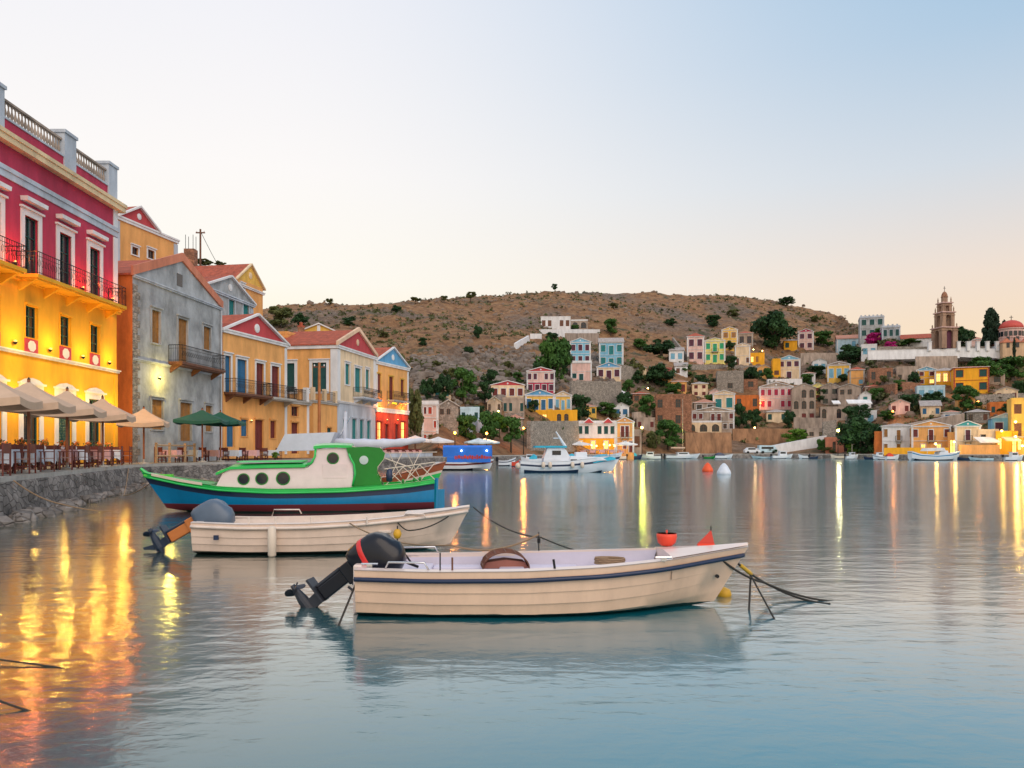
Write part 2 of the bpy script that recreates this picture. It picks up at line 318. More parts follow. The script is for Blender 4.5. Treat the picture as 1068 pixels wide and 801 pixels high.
# ------------------------------------------------------------------ quay (left promenade and the far shore)
LQ = [(-7, -1), (-13.5, 21.2), (-18.9, 39.7), (-19.0, 45), (-17.5, 52), (-16, 60), (-14.5, 70), (-12.5, 80), (-10.8, 90)]
def quay():
    far = [((u-CX)/F*shore(u), shore(u)) for u in (457, 480, 510, 560, 600, 660, 730, 800, 870, 930, 1000, 1068, 1300, 1560)]
    front = LQ+far
    rnd = random.Random(2); fine = []
    for (a, b), (c, d) in zip(front, front[1:]):
        n = max(1, int(math.hypot(c-a, d-b)/ (1.2 if b < 60 else 5)))
        for i in range(n): fine.append((lerp(a, c, i/n), lerp(b, d, i/n)))
    fine.append(front[-1])
    def back(x, y):
        if y < 97: return (-90, y)
        if x < -6: return (x-60, y+25)
        return (x*(1+9/y), y+9)
    q = MB(); PAV = mat('quay_paving', (.36, .33, .29), .85, var=.3, vscale=1, kind='stone', bscale=1.1, bump=.2)
    QT = 1.1
    for (a, b), (c, d) in zip(fine, fine[1:]):
        A, B = back(a, b), back(c, d)
        q.face([(a, b, QT), (c, d, QT), (*B, QT), (*A, QT)], PAV)
        lx = .12 if b < 60 else .1
        q.face([(a, b, QT-.14), (c, d, QT-.14), (c, d, QT), (a, b, QT)], CON)
    o = q.build('quay_pavement'); o['kind'] = 'structure'; o['label'] = 'stone paved waterfront promenade around the harbour'; o['category'] = 'promenade'
    w = MB(); prof = [(0, QT-.14), (.06, .9), (.10, .6), (.12, .3), (.2, 0), (.35, -.4), (.5, -1.5)]
    rings = []
    for i, (a, b) in enumerate(fine):
        n = fine[min(i+1, len(fine)-1)]; p = fine[max(i-1, 0)]; dx, dy = n[0]-p[0], n[1]-p[1]; l = math.hypot(dx, dy); nx, ny = dy/l, -dx/l
        rings.append([(a+nx*(off+(noise.noise(Vector((a, b, z*3)))*.18 if k else 0)), b+ny*(off+(noise.noise(Vector((a, b, z*3+9)))*.12 if k else 0)), z) for k, (off, z) in enumerate(prof)])
    w.rings(rings, DST, closed=False)
    o = w.build('quay_wall', smooth=True); o['kind'] = 'structure'; o['label'] = 'rough stone quay wall standing in the water'; o['category'] = 'quay wall'
    # loose blocks along the foot of the near quay
    k = 0
    for i, (a, b) in enumerate(fine):
        if b > 50 or b < 20 : continue
        for j in range(4):
            r = rnd.uniform(.14, .34); mb = MB(); x = a+rnd.uniform(.25, .75)+.1; y = b+rnd.uniform(-.8, .8)
            rr = []
            for h, s in ((-.6, 1), (.2, .95), (.6, .55)):
                rr.append([(math.cos(q_*1.047)*r*s*rnd.uniform(.8, 1.2), math.sin(q_*1.047)*r*s*rnd.uniform(.8, 1.2), h*r) for q_ in range(6)])
            mb.rings(rr, DST); k += 1
            STONES.append((mb, (x, y, .03)))
STONES = []
quay()
def merge(list_, name, label, cat):
    out = MB()
    for mb, loc in list_:
        n = len(out.v); out.v += [(v[0]+loc[0], v[1]+loc[1], v[2]+loc[2]) for v in mb.v]
        out.f += [tuple(i+n for i in f) for f in mb.f]; out.m += [out.mi(mb.mats[k]) for k in mb.m]
    return tag(out.build(name), label, cat, kind='stuff')
merge(STONES, 'rubble', 'rubble stones heaped along the foot of the quay wall', 'rubble')

# ------------------------------------------------------------------ house builder
DC = {}
def window_data(w, h, kind, sh, trim, tw, near):
    """one window or door as (frame mesh, pane mesh); origin bottom centre, outward = -y, x along the wall"""
    key = (round(w, 1) if not near else round(w, 2), round(h, 1) if not near else round(h, 2), kind, sh and sh.name, trim and trim.name, tw, near)
    if key in DC: return DC[key]
    w, h = key[0], key[1]
    a = MB(); r = .16 if near else .1; p = .05
    if trim and tw and kind != 'A':
        zb = 0 if kind in 'dbDB' else -tw*.6
        a.box(-w/2-tw, -w/2, -p, .02, zb, h+tw, trim); a.box(w/2, w/2+tw, -p, .02, zb, h+tw, trim); a.box(-w/2, w/2, -p, .02, h, h+tw, trim)
        if kind not in 'dbDB': a.box(-w/2, w/2, -p-.03, .02, -tw*.6, 0, trim)
        if near: a.box(-w/2-tw*1.25, w/2+tw*1.25, -p-.1, .02, h+tw+.003, h+tw+.09, trim)
    shut = sh is not None and kind in 'wdb'
    if kind == 'A':
        rr_ = w/2; n = 8
        for s in (-1, 1):
            for i in range(n):
                t0, t1 = math.pi/2*i/n, math.pi/2*(i+1)/n; xa, za, xb, zb = s*rr_*math.cos(t0), h-rr_+rr_*math.sin(t0), s*rr_*math.cos(t1), h-rr_+rr_*math.sin(t1)
                a.face([(xa, -.005, za), (xb, -.005, zb), (xb, -.005, h+.02), (xa, -.005, h+.02)], trim); a.face([(xa, -.005, za), (xb, -.005, zb), (xb, r, zb), (xa, r, za)], trim)
    if shut:
        g = .02
        for s in (-1, 1):
            x0, x1 = (-w/2+.01, -g/2) if s < 0 else (g/2, w/2-.01)
            f = .07 if near else .06
            a.box(x0, x0+f, r-.06, r-.01, 0, h-.01, sh); a.box(x1-f, x1, r-.06, r-.01, 0, h-.01, sh)
            for z in (0, h*.5-f/2, h-.01-f): a.box(x0+f, x1-f, r-.055, r-.012, z, z+f, sh)
            a.box(x0+f, x1-f, r-.04, r-.02, f, h-.02-f, sh)
    else:
        fm = sh or WOD
        f = .06
        for x0, x1 in ((-w/2, -w/2+f), (w/2-f, w/2), (-f/2, f/2)): a.box(x0, x1, r-.05, r-.01, .003, h-.003, fm)
        zs = (0, h-f) if h < 1.2 else ((0, h*.62, h-f) if not near else (0, h*.33, h*.66, h-f))
        for z in zs:
            for x0, x1 in ((-w/2+f, -f/2), (f/2, w/2-f)): a.box(x0, x1, r-.045, r-.012, z+.003, z+f-.003, fm)
    g = MB(); g.face([(-w/2, r, 0), (w/2, r, 0), (w/2, r, h), (-w/2, r, h)], LIT if kind in 'lD' else GLS)
    DC[key] = (a.data('window'), g.data('pane'), w, h); return DC[key]
def railing(mb, pts, z, h, m, step=.13, orn=True):
    for (x0, y0), (x1, y1) in zip(pts, pts[1:]):
        l = math.hypot(x1-x0, y1-y0); n = max(2, int(l/step))
        for zz, t in ((z+h, .022), (z+.08, .014)): mb.tube([(x0, y0, zz), (x1, y1, zz)], t, m, 4)
        if orn: mb.tube([(x0, y0, z+h*.8), (x1, y1, z+h*.8)], .012, m, 4)
        for i in range(n+1):
            x, y = lerp(x0, x1, i/n), lerp(y0, y1, i/n); mb.tube([(x, y, z), (x, y, z+h)], .011 if i % n else .02, m, 4)
class House:
    def __init__(s, name, label, loc, rz, W, Dp, z0, z1, cat='house', group=None, near=False):
        """loc: world position of the front-left corner (x, y); z0..z1 world heights of the walls"""
        s.o = thing(name, label, cat, (loc[0], loc[1], z0), rz, group)
        s.W, s.D, s.h, s.z0, s.near = W, Dp, z1-z0, z0, near; s.ops = {0: [], 1: [], 2: [], 3: []}
    def side(s, k):
        return [((0, 0), 0, s.W), ((0, s.D), -math.pi/2, s.D), ((s.W, 0), math.pi/2, s.D), ((s.W, s.D), math.pi, s.W)][k]
    def op(s, x, z, w, h, kind='w', sh=None, trim=None, tw=.12, k=0, cols=None):
        """z above the base"""
        if not s.near: w, h = round(w, 1), round(h, 1)
        else: w, h = round(w, 2), round(h, 2)
        s.ops[k].append((x, z, w, h))
        (ox, oy), a, _ = s.side(k); x_, y_ = ox+math.cos(a)*x, oy+math.sin(a)*x
        fr, pn, _, _ = window_data(w, h, kind, sh, trim, tw, s.near)
        nm = 'door' if kind in 'dbDB' else 'window'
        f = link(nm, fr, s.o, (x_, y_, z), a); link('pane', pn, f)
    def walls(s, bands, side_bands=None, sides=None):
        """bands: [(z_top above base, material)]; a facade is cut round its openings"""
        mb = MB(); r = .16 if s.near else .1
        for k in range(4):
            bs = (sides or {}).get(k) or (bands if k == 0 or side_bands is None else side_bands)
            (ox, oy), a, wd = s.side(k); ca, sa = math.cos(a), math.sin(a)
            P = lambda x, y, z: (ox+ca*x-sa*y, oy+sa*x+ca*y, z)
            ops = [(x-w/2, x+w/2, z, z+h) for x, z, w, h in s.ops[k]]
            xs = sorted({0, wd, *[min(max(v, 0), wd) for o in ops for v in o[:2]]}); zs = sorted({-3.0 if not s.near else -.3, s.h, *[b[0] for b in bs if b[0] < s.h], *[v for o in ops for v in o[2:]]})
            for z0, z1 in zip(zs, zs[1:]):
                mm = next((m for t, m in bs if (z0+z1)/2 < t), bs[-1][1]); run = None
                for x0, x1 in zip(xs, xs[1:]):
                    if any(o[0] < (x0+x1)/2 < o[1] and o[2] < (z0+z1)/2 < o[3] for o in ops): continue
                    mb.face([P(x0, 0, z0), P(x1, 0, z0), P(x1, 0, z1), P(x0, 0, z1)], mm)
            for x0, x1, z0, z1 in ops:
                mm = next((m for t, m in bs if (z0+z1)/2 < t), bs[-1][1])
                for q in ([P(x0, 0, z0), P(x0, r, z0), P(x0, r, z1), P(x0, 0, z1)], [P(x1, 0, z0), P(x1, 0, z1), P(x1, r, z1), P(x1, r, z0)], [P(x0, 0, z1), P(x0, r, z1), P(x1, r, z1), P(x1, 0, z1)], [P(x0, 0, z0), P(x1, 0, z0), P(x1, r, z0), P(x0, r, z0)]): mb.face(q, mm)
        mb.face([(0, 0, s.h), (s.W, 0, s.h), (s.W, s.D, s.h), (0, s.D, s.h)], CON)
        mb.build('wall', s.o)
    def cornice(s, z, h=.18, p=.14, m=None, sides=(0, 1, 2), name='cornice'):
        mb = MB(); m = m or WHT
        x0, x1 = (-p if 1 in sides else 0), (s.W+p if 2 in sides else s.W)
        mb.box(x0, x1, -p, .01, z, z+h*.6, m); mb.box(x0-(.06 if 1 in sides else 0), x1+(.06 if 2 in sides else 0), -p-.06, .01, z+h*.6, z+h, m)
        if 1 in sides: mb.box(-p, .01, .011, s.D, z, z+h, m)
        if 2 in sides: mb.box(s.W-.01, s.W+p, .011, s.D, z, z+h, m)
        return mb.build(name, s.o)
    def pilasters(s, z0, z1, w=.35, m=None, p=.05, which=(0, 1)):
        m = m or WHT
        for i in which:
            mb = MB(); x0 = -p if i == 0 else s.W-w
            mb.box(x0, x0+w+p, -p, .01, z0, z1, m)
            mb.box(-p if i == 0 else s.W-.01, .01 if i == 0 else s.W+p, .011, w, z0, z1, m)
            mb.build('corner_pilaster', s.o)
    def pediment(s, h, fill, roof, trim=None, over=.25, med=True, x0=0, x1=None, t=.16):
        x1 = s.W if x1 is None else x1; trim = trim or WHT; xm = (x0+x1)/2; z = s.h
        b = MB(); b.prism([(x0, z), (x1, z), (xm, z+h)], 0, .3, fill)
        
        g = b.build('pediment', s.o)
        tr = MB()
        for sx_ in (-1, 1):
            xe = x0-over if sx_ < 0 else x1+over; ze = z-over*h/((x1-x0)/2)
            tr.prism([(xe, ze), (xm, z+h), (xm, z+h+t), (xe, ze+t)], -over, .02, trim)
        tr.build('raking_trim', g)
        if med:
            q = MB(); rr = min(.35, h*.2); q.lathe([(rr, 0), (rr, .05), (rr*.5, .09)], trim, 12, M=Matrix.Translation((xm, -.001, z+h*.42)) @ Matrix.Rotation(R(90), 4, 'X')); q.build('medallion', g)
        rf = MB()
        for sx_ in (-1, 1):
            xe = x0-over if sx_ < 0 else x1+over; ze = z-over*h/((x1-x0)/2)
            rf.prism([(xe, ze+.02), (xm, z+h+.02), (xm, z+h+.13), (xe, ze+.13)], .021, s.D+over, roof)
        rf.build('roof', s.o)
    def hip(s, h, roof, over=.3, rl=.4):
        z = s.h; W, D = s.W, s.D; a = [(-over, -over), (W+over, -over), (W+over, D+over), (-over, D+over)]; mb = MB()
        i = min(W, D)*.5*(1-rl*.2)
        if W >= D: r1, r2 = (i, D/2, z+h), (W-i, D/2, z+h)
        else: r1, r2 = (W/2, i, z+h), (W/2, D-i, z+h)
        P = [(x, y, z+.02) for x, y in a]; 
        mb.box(-over, W+over, -over, D+over, z-.08, z+.019, WHT)
        if W >= D: fs = [[P[0], P[1], r2, r1], [P[1], P[2], r2], [P[2], P[3], r1, r2], [P[3], P[0], r1]]
        else: fs = [[P[0], P[1], r1], [P[1], P[2], r2, r1], [P[2], P[3], r2], [P[3], P[0], r1, r2]]
        for f in fs: mb.face(f, roof)
        mb.build('roof', s.o)
    def side_gable(s, h, roof, gm, over=.3):
        z = s.h; mb = MB(); D = s.D
        mb.prism([(-over, z-.05), (D/2, z+h), (D/2, z+h+.14), (-over, z+.1)], -over, s.W+over, roof, axis='x'); mb.prism([(D+over, z-.05), (D/2, z+h), (D/2, z+h+.14), (D+over, z+.1)], -over, s.W+over, roof, axis='x')
        mb.build('roof', s.o)
        g = MB(); g.prism([(0, z), (D, z), (D/2, z+h)], 0, .2, gm, axis='x'); g.build('gable', s.o); g = MB(); g.prism([(0, z), (D, z), (D/2, z+h)], s.W-.2, s.W, gm, axis='x'); g.build('gable', s.o)
    def parapet(s, h, m, t=.2, cren=False):
        mb = MB(); z = s.h+.002
        mb.box(-.03, s.W+.03, -.03, t, z, z+h, m); mb.box(-.03, t, t, s.D, z, z+h, m); mb.box(s.W-t, s.W+.03, t, s.D, z, z+h, m)
        if cren:
            n = int(s.W/1.2)
            for i in range(n): mb.box(i*s.W/n+.15, i*s.W/n+.7, -.028, t-.01, z+h, z+h+.4, m)
        mb.build('parapet', s.o)
    def balcony(s, x0, x1, z, p=.9, slab=None, k=0, h=1.0, iron=None, step=None, br=True):
        (ox, oy), a, _ = s.side(k); mb = MB(); slab = slab or CON
        mb.box(x0, x1, -p, 0, z-.16, z, slab); mb.box(x0+.08, x1-.08, -p+.08, 0, z-.24, z-.162, slab)
        if br:
            n = max(2, int((x1-x0)/1.5))
            for i in range(n):
                x = lerp(x0+.25, x1-.25, i/(n-1)); mb.prism([(-p*.75, z-.241), (0, z-.241), (0, z-.7)], x-.07, x+.07, slab, axis='x')
        b = mb.build('balcony', s.o, loc=(ox, oy, 0), rz=a)
        r = MB(); railing(r, [(x0+.03, -.02), (x0+.03, -p+.04), (x1-.03, -p+.04), (x1-.03, -.02)], z, h, iron or IRN, step or (.13 if s.near else .25), s.near)
        if s.near:
            rn_ = random.Random(int(x1*10))
            for i in range(int((x1-x0)/.26)):
                xx = x0+.15+i*.26; r.tube([(xx+.085*math.cos(q_*.785), -p+.03, z+h*.5+.16*math.sin(q_*.785)) for q_ in range(9)], .010, IRN, 4)
        r.build('railing', b); return b
class Face:
    """turns pixels on a facade into facade coordinates"""
    def __init__(s, O, th, z0): s.O = O; s.th = R(th); s.z0 = z0; s.rz = math.pi/2-s.th
    def s_(s, px):
        k = (px-CX)/F; return (k*s.O[1]-s.O[0])/(math.sin(s.th)-k*math.cos(s.th))
    def z_(s, px, py): return CH+(HY-py)*(s.O[1]+s.s_(px)*math.cos(s.th))/F-s.z0
    def op(s, H, a, b, yt, yb, kind, sh=None, trim=None, tw=.12):
        x0, x1 = s.s_(a), s.s_(b); xm = (x0+x1)/2; pm = (a+b)/2; z0, z1 = s.z_(pm, yb), s.z_(pm, yt)
        H.op(xm, z0, x1-x0, z1-z0, kind, sh, trim, tw)
def glow(loc, e, col=(1, .55, .2), r=.08):
    d = bpy.data.lights.new('lamp_light', 'POINT'); d.energy = e; d.color = col; d.shadow_soft_size = r
    o = bpy.data.objects.new('lamp_light', d); COL.objects.link(o); o.location = loc; return o
# ------------------------------------------------------------------ the waterfront row on the left
def sconce(H, x, y, z, e, col=(1, .5, .12), bulb=None, up=True):
    mb = MB(); mb.lathe([(.03, -.12), (.09, -.05), (.1, .0)], IRN, 8, (0, 0, 0)); mb.lathe([(.07, .0), (.06, .06), (0, .09)], bulb or BLB, 8)
    o = mb.build('wall_lamp', H.o, loc=(x, y-.12, z))
    l = glow((0, -.65, .2 if up else -.1), e, col, .06); l.parent = o; return o
BLD = mat('dim_bulb', (1, .6, .3), .5, emit=(1, .5, .12), es=1.5)
# crimson and yellow building with balustraded parapet
H = House('neoclassical_building', 'tall crimson and yellow building with white balustraded parapet at the left edge', (-22, 28), R(90), 16.7, 12, 1.1, 15.5, 'building', near=True)
cen = [3.1, 6.0, 8.75, 11.55, 14.35]
for i, x in enumerate(cen):
    H.op(x, 8.6, 1.05, 2.75, 'B', SGN, WHT, .28)
    H.op(x, 5.85, .95, 1.45, 'g', SGN, YEL, .03)
    H.op(x, .05, 1.25, 3.35, 'd' if i % 2 else 'B', SGN, WHT, .3)
H.walls([(8.4, YEL), (20, CRI)], [(8.4, YEL), (20, CRI)])
for i, x in enumerate(cen):
    mb = MB(); mb.box(x-.5, x+.5, -.035, .01, 5.16, 5.8, CRI)
    mb.prism([(x+.3*math.cos(k*math.pi/4+.39), 5.48+.26*math.sin(k*math.pi/4+.39)) for k in range(8)], -.06, -.034, WHT); mb.build('window_panel', H.o)
    mb = MB(); mb.prism([(x-.78, 11.93), (x+.78, 11.93), (x+.82, 12.12), (x-.82, 12.12)], -.34, .01, WHT); mb.build('window_hood', H.o)
    mb = MB(); mb.prism([(x-.9, 3.69), (x-.9, 3.78), (x-.5, 3.95), (x, 4.02), (x+.5, 3.95), (x+.9, 3.78), (x+.9, 3.69)], -.09, .01, WHT); mb.build('door_hood', H.o)
H.cornice(5.0, .16, .12); H.cornice(8.28, .2, .16, YEL); H.cornice(12.55, .5, .06, LGY, name='frieze'); H.cornice(14.0, .45, .35, plaster('buff_cornice', (.75, .58, .36)))
H.pilasters(8.5, 12.5, .4); H.pilasters(13.06, 14.0, .4); H.pilasters(0, 4.98, .3, YEL)
# parapet: pillars, crimson dado and balusters
def parapet_run(H):
    mb = MB(); z = 14.47
    mb.box(.0, 16.6, -.05, .3, z-.07, z+.60, CRI); mb.box(-.05, 16.6, -.1, .34, z+.601, z+.70, LGY); H1 = mb.build('parapet', H.o)
    pil = [.4, 5.2, 6.6, 12.4, 16.0]; w = .95
    for x in (0, 5.6, 11.3, 15.6):
        q = MB(); ww = .95 if x == 15.6 else 1.05; q.box(x, x+ww, -.12, .5, z-.02, z+1.8, LGY); q.box(x-.06, x+ww+.06, -.19, .57, z+1.8, z+1.95, LGY); q.build('parapet_pillar', H.o)
    for a, b in ((1.05, 5.6), (6.65, 11.3), (12.35, 15.6)):
        q = MB(); q.box(a, b, 0, .2, z+1.42, z+1.52, TAU); n = int((b-a)/.24)
        prof = [(.05, 0), (.05, .06), (.035, .1), (.07, .24), (.065, .33), (.03, .48), (.03, .6), (.05, .66), (.05, .72)]
        for i in range(n): q.lathe(prof, TAU, 6, (a+(i+.5)*(b-a)/n, .1, z+.70))
        q.build('balustrade', H.o)
parapet_run(H)
H.balcony(7.6, 15.8, 8.55, 1.0, YEL, h=1.0, step=.16); H.balcony(.6, 6.8, 8.55, 1.0, YEL, h=1.0, step=.16)
for x in (4.6, 7.4, 10.1, 13.0, 15.7): sconce(H, x, 0, 5.5, 70, (1, .58, .08), BLD)
for x in (4.6, 7.4, 13.0, 16.0): sconce(H, x, 0, 9.0, 70, (1, .2, .05), BLD)
for x in (4.5, 7.4, 10.2, 13.0, 15.9): sconce(H, x, 0, 2.9, 80, (1, .58, .1), BLD)
# grey two-storey house with coral gable coping
fa = Face((-22.2, 47), 5.9, 1.1)
H = House('grey_gabled_house', 'weathered grey house with coral coping on its gable and varnished shutters', fa.O, fa.rz, 11.2, 8, 1.1, 12.1, near=True)
for a in ((158, 167, 324, 358, 'w'), (185.5, 195.5, 333, 381, 'b'), (212, 219.5, 341, 365, 'w'), (158, 170, 417, 448, 'w'), (187.5, 199.5, 420, 460, 'd'), (214, 221, 423, 450, 'w')):
    fa.op(H, *a[:4], a[4], SOR, GRY, .14)
H.walls([(20, GRY)], [(20, RST)])
H.cornice(10.85, .16, .12, LGY, sides=()); H.cornice(6.0, .14, .06, LGY, sides=()); 
H.pediment(2.1, GRY, TIL, COP, over=.12, med=False, t=.55)
def quoins(H, x0, side_, z1, m=STN):
    q = MB(); n = int(z1/.42)
    for i in range(n):
        w = .75 if i % 2 else .5; q.box(x0 if side_ < 0 else x0-w, x0+w if side_ < 0 else x0, -.035, .01, i*.42+.01, i*.42+.4, m)
    q.build('quoins', H.o)
quoins(H, 0, -1, 10.8)
mb = MB(); mb.box(5.0, 5.7, -.02, .3, 11.4, 12.2, GLS); mb.build('attic_window', H.o)
mb = MB(); mb.tube([(11.0, -.12, .2), (11.0, -.12, 10.8)], .06, LGY, 8); mb.build('drain_pipe', H.o)
H.balcony(fa.s_(175.5), fa.s_(222), fa.z_(200, 382), .95, WOD, h=1.05)
sconce(H, fa.s_(165), 0, fa.z_(165, 394), 130, (1, .74, .12), BLY, up=False)
# lower front wing is part of the orange house with blue shutters
fa = Face((-21.0, 58.4), 14.5, 1.5)
H = House('orange_pedimented_house', 'orange house with red pediment, blue shutters and a long balcony beside the grey house', fa.O, fa.rz, 8.8, 8, 1.5, 10.6, near=True)
for a in ((234.5, 240.5, 371, 409, 'b', SBL), (247, 257, 375, 410.5, 'b', SBL), (267, 275, 379, 413, 'b', SRD), (283, 291, 382, 414, 'b', SRD)):
    fa.op(H, *a, WHT, .18)
for a in ((236, 244, 437, 466, 'd', SBL), (251, 258, 437.5, 455, 'w', SBL), (265.5, 274.5, 438, 470, 'd', SRD), (281.5, 287.5, 439, 457, 'w', SRD)):
    fa.op(H, *a, ORG, .08)
H.walls([(20, ORG)])
H.cornice(8.9, .3, .16); H.pilasters(0, 8.85, .3, which=(1,)); H.pediment(1.75, PED, TIL, WHT)
zb = fa.z_(255, 411.5)
H.balcony(.1, fa.s_(273), zb, 1.0, WOD); H.balcony(fa.s_(274), 8.75, zb-.02, 1.0, CON)
sconce(H, fa.s_(261), 0, fa.z_(261, 439), 5, (1, .6, .3))
# low terrace wing at its right
H2 = House('terrace_wing', 'low orange wing with a railed roof terrace and dark red door', (fa.O[0]+math.sin(fa.th)*8.82, fa.O[1]+math.cos(fa.th)*8.82), fa.rz, 3.7, 6, 1.5, 1.5+zb, near=True)
f2 = Face((fa.O[0]+math.sin(fa.th)*8.82, fa.O[1]+math.cos(fa.th)*8.82), 14.5, 1.5)
f2.op(H2, 303.5, 311, 441, 473, 'd', SRD, ORG, .08); f2.op(H2, 303.5, 311, 424, 434, 'g', SRD, ORG, .08)
H2.walls([(20, ORG)]); H2.cornice(H2.h-.3, .3, .2, CON); H2.pilasters(0, H2.h-.3, .3, which=(1,))
q = MB(); railing(q, [(.1, .05), (3.5, .05), (3.5, 5.8)], H2.h+.0, 1.0, IRN, .15); q.box(3.35, 3.75, -.05, .35, H2.h, H2.h+1.25, WHT); q.build('railing', H2.o)
# cream house with red pediment, side wall to the viewer
fa = Face((-17.4, 80), 10.5, 1.1)
H = House('cream_pedimented_house', 'cream corner house with small red pediment, green shutters and grey ground floor', fa.O, fa.rz, 10.9, 7, 1.1, 12.4, near=True)
for a in ((360, 364.4, 379.6, 401, 'w'), (370, 376, 384, 409, 'b'), (381.2, 384.8, 385.5, 406, 'w')): fa.op(H, *a, STL, WHT, .2)
for a in ((357.5, 361, 438, 463, 'd'), (367, 371.5, 437, 466, 'd'), (375, 379, 438, 466, 'd'), (382.5, 386.3, 439, 466, 'd')): fa.op(H, *a, STL, LGY, .1)
for x in (1.7, 5.1): H.op(x, 6.6, 1.5, 2.9, 'w', SGN, WHT, .3, k=1)
H.walls([(5.6, LGY), (20, CRM)], [(20, ORG)])
H.cornice(5.5, .2, .1, WHT); H.cornice(10.9, .35, .16); H.pilasters(5.75, 10.85, .7); H.pediment(2.1, PED, TIL, plaster('peach_trim', (.8, .55, .38)), t=.4)
H.balcony(fa.s_(368.3), fa.s_(388), fa.z_(378, 415.5), 1.2, LGY)
# terrace block to the left of it
c, s_ = math.cos(fa.th), math.sin(fa.th); tl = (-17.4-5.6*s_, 80-5.6*c)
H2 = House('terrace_block', 'low orange block with a railed terrace in front of the cream corner house', tl, fa.rz, 5.58, 6.5, 1.1, 6.5, near=True)
H2.op(3.6, .3, 1.1, 2.6, 'd', SGN, ORG, .08); H2.op(2.6, .3, 1.1, 2.4, 'd', SRD, ORG, .08, k=1)
H2.walls([(20, ORG)]); H2.cornice(H2.h-.25, .25, .12, CON)
q = MB(); railing(q, [(.1, 6.2), (.1, .05), (5.5, .05)], H2.h, 1.0, IRN, .15); 
for x in (0, 2.6, 5.2): q.box(x, x+.35, -.05, .3, H2.h, H2.h+1.2, CRM)
q.build('railing', H2.o)
# yellow and red restaurant building
fa = Face((-15.35, 90.8), 17.6, 1.1)
H = House('restaurant_building', 'small yellow house with blue pediment above a red lamp-lit restaurant front', fa.O, fa.rz, 8.5, 8, 1.1, 12.0, near=True)
for a in ((393, 397, 390, 410, 'w'), (405.6, 410, 393, 418, 'b'), (417.6, 421, 396, 413, 'w')): fa.op(H, *a, SRD, GLD, .1)
for a in ((393.5, 398, 440, 464, 'D'), (401.5, 405, 443, 464, 'd'), (412, 415.5, 443, 464, 'd'), (418, 422.5, 440, 464, 'D')): fa.op(H, *a, SRD, RED, .08)
H.walls([(5.1, RED), (20, ORG)]); H.cornice(5.1, .5, .1, WHT); H.cornice(10.5, .35, .15); H.pilasters(5.65, 10.4, .3); H.pediment(1.9, BPD, TIL, WHT)
H.balcony(fa.s_(403.5), fa.s_(421), fa.z_(412, 418), .9, CON)
for px in (395.5, 419): sconce(H, fa.s_(px), 0, fa.z_(px, 424), 130, (1, .30, .05), BLO, up=False)
for px in (403, 414): sconce(H, fa.s_(px), 0, fa.z_(px, 438), 30, (1, .5, .15))
q = MB()      # the yellow sign is a run of small script strokes
YS = mat('yellow_sign', (.9, .7, .05), .5, emit=(1, .75, .05), es=1.2)
rn = random.Random(1); x = fa.s_(404); 
for i in range(9):
    w = rn.uniform(.18, .3); z = fa.z_(411, 421.5)
    q.tube([(x, -.16, z), (x+w*.3, -.16, z+rn.uniform(.25, .5)), (x+w*.6, -.16, z+rn.uniform(-.05, .1)), (x+w, -.16, z+rn.uniform(.1, .3))], .045, YS, 4); x += w+.1
q.build('sign', H.o)
# houses rising behind the row
f = Face((-31.6, 64), 12, 1.1)
H = House('orange_upper_house', 'orange house with small red pediment rising behind the crimson building', f.O, f.rz, 8, 8, 1.1, 20.7, near=True)
f.op(H, 137.5, 144, 258, 266, 'g', WOD, WHT, .15); f.op(H, 154, 161, 261, 270, 'g', WOD, WHT, .15)
H.walls([(30, ORG)]); H.cornice(19.2, .35, .12); H.pilasters(12, 19.1, .5, LGY); H.pediment(1.3, PED, TIL, WHT, x0=.5, x1=5.2)
f = Face((-25.3, 66), 8, 1.1)
H = House('grey_stone_house', 'grey stone house with teal shutters and white pediment behind the grey gabled house', f.O, f.rz, 8.8, 5, 1.1, 15.4, near=True)
for a in ((238.5, 244.5, 313, 330), (253.5, 259.5, 318, 330)): f.op(H, *a, 'w', STL, LGY, .15)
H.walls([(30, GRY)]); H.cornice(14.0, .25, .15, LGY); H.pediment(1.6, GRY, TIL, WHT); quoins(H, 8.8, 1, 14, LGY)
f = Face((-27.4, 80), 10, 1.1)
H = House('red_roofed_house', 'ochre gabled house with long red tiled roof highest behind the orange house', f.O, f.rz, 5.4, 10, 1.1, 19.0, near=True)
f.op(H, 250.5, 255, 296, 310, 'g', WOD, WHT, .1)
H.walls([(30, ORG)]); H.cornice(17.2, .25, .15); H.pediment(1.9, GLD, TIL, CRM)
mb = MB(); mb.box(5.6, 8.2, -1, 2, 13.2, 13.35, WOD); mb.box(5.42, 5.6, 0, 3, 12, 15, WOD); mb.build('wooden_canopy', H.o)
H = House('brown_annexe', 'small ochre and blue annexe with plants under the ochre gabled house', (-23.5, 84), R(76), 6, 5, 1.1, 14.0, near=True)
H.op(1.5, 10, 1, 1.5, 'g', SBL, ORG, .1); H.walls([(11.3, LBL), (20, ORG)]); H.parapet(.3, ORG)
f = Face((-25.5, 96), 20, 1.1)
H = House('ochre_gabled_house', 'bright ochre gabled house with white trim and brick chimney behind the cream corner house', at(291, 400, 100).xy, R(12), 9.6, 9, 1.1, 15.6, near=True)
H.walls([(30, GLD)]); H.cornice(14.0, .3, .15); H.pediment(2.1, GLD, TIL, WHT, med=False); 
mb = MB(); mb.box(4.6, 5.0, -.06, .0, 12.5, 16.5, WHT); mb.build('flag_pilaster', H.o)
mb = MB(); mb.box(2.3, 3.1, -1.2, -.5, 13.0, 16.0, BRN); mb.lathe([(.45, 0), (.45, .2), (.2, .25), (.25, .6), (0, .65)], TIL, 8, (2.7, -.85, 16.0)); mb.box(1.9, 3.5, -1.6, -.1, 11, 13.0, ORG); mb.build('chimney', H.o)
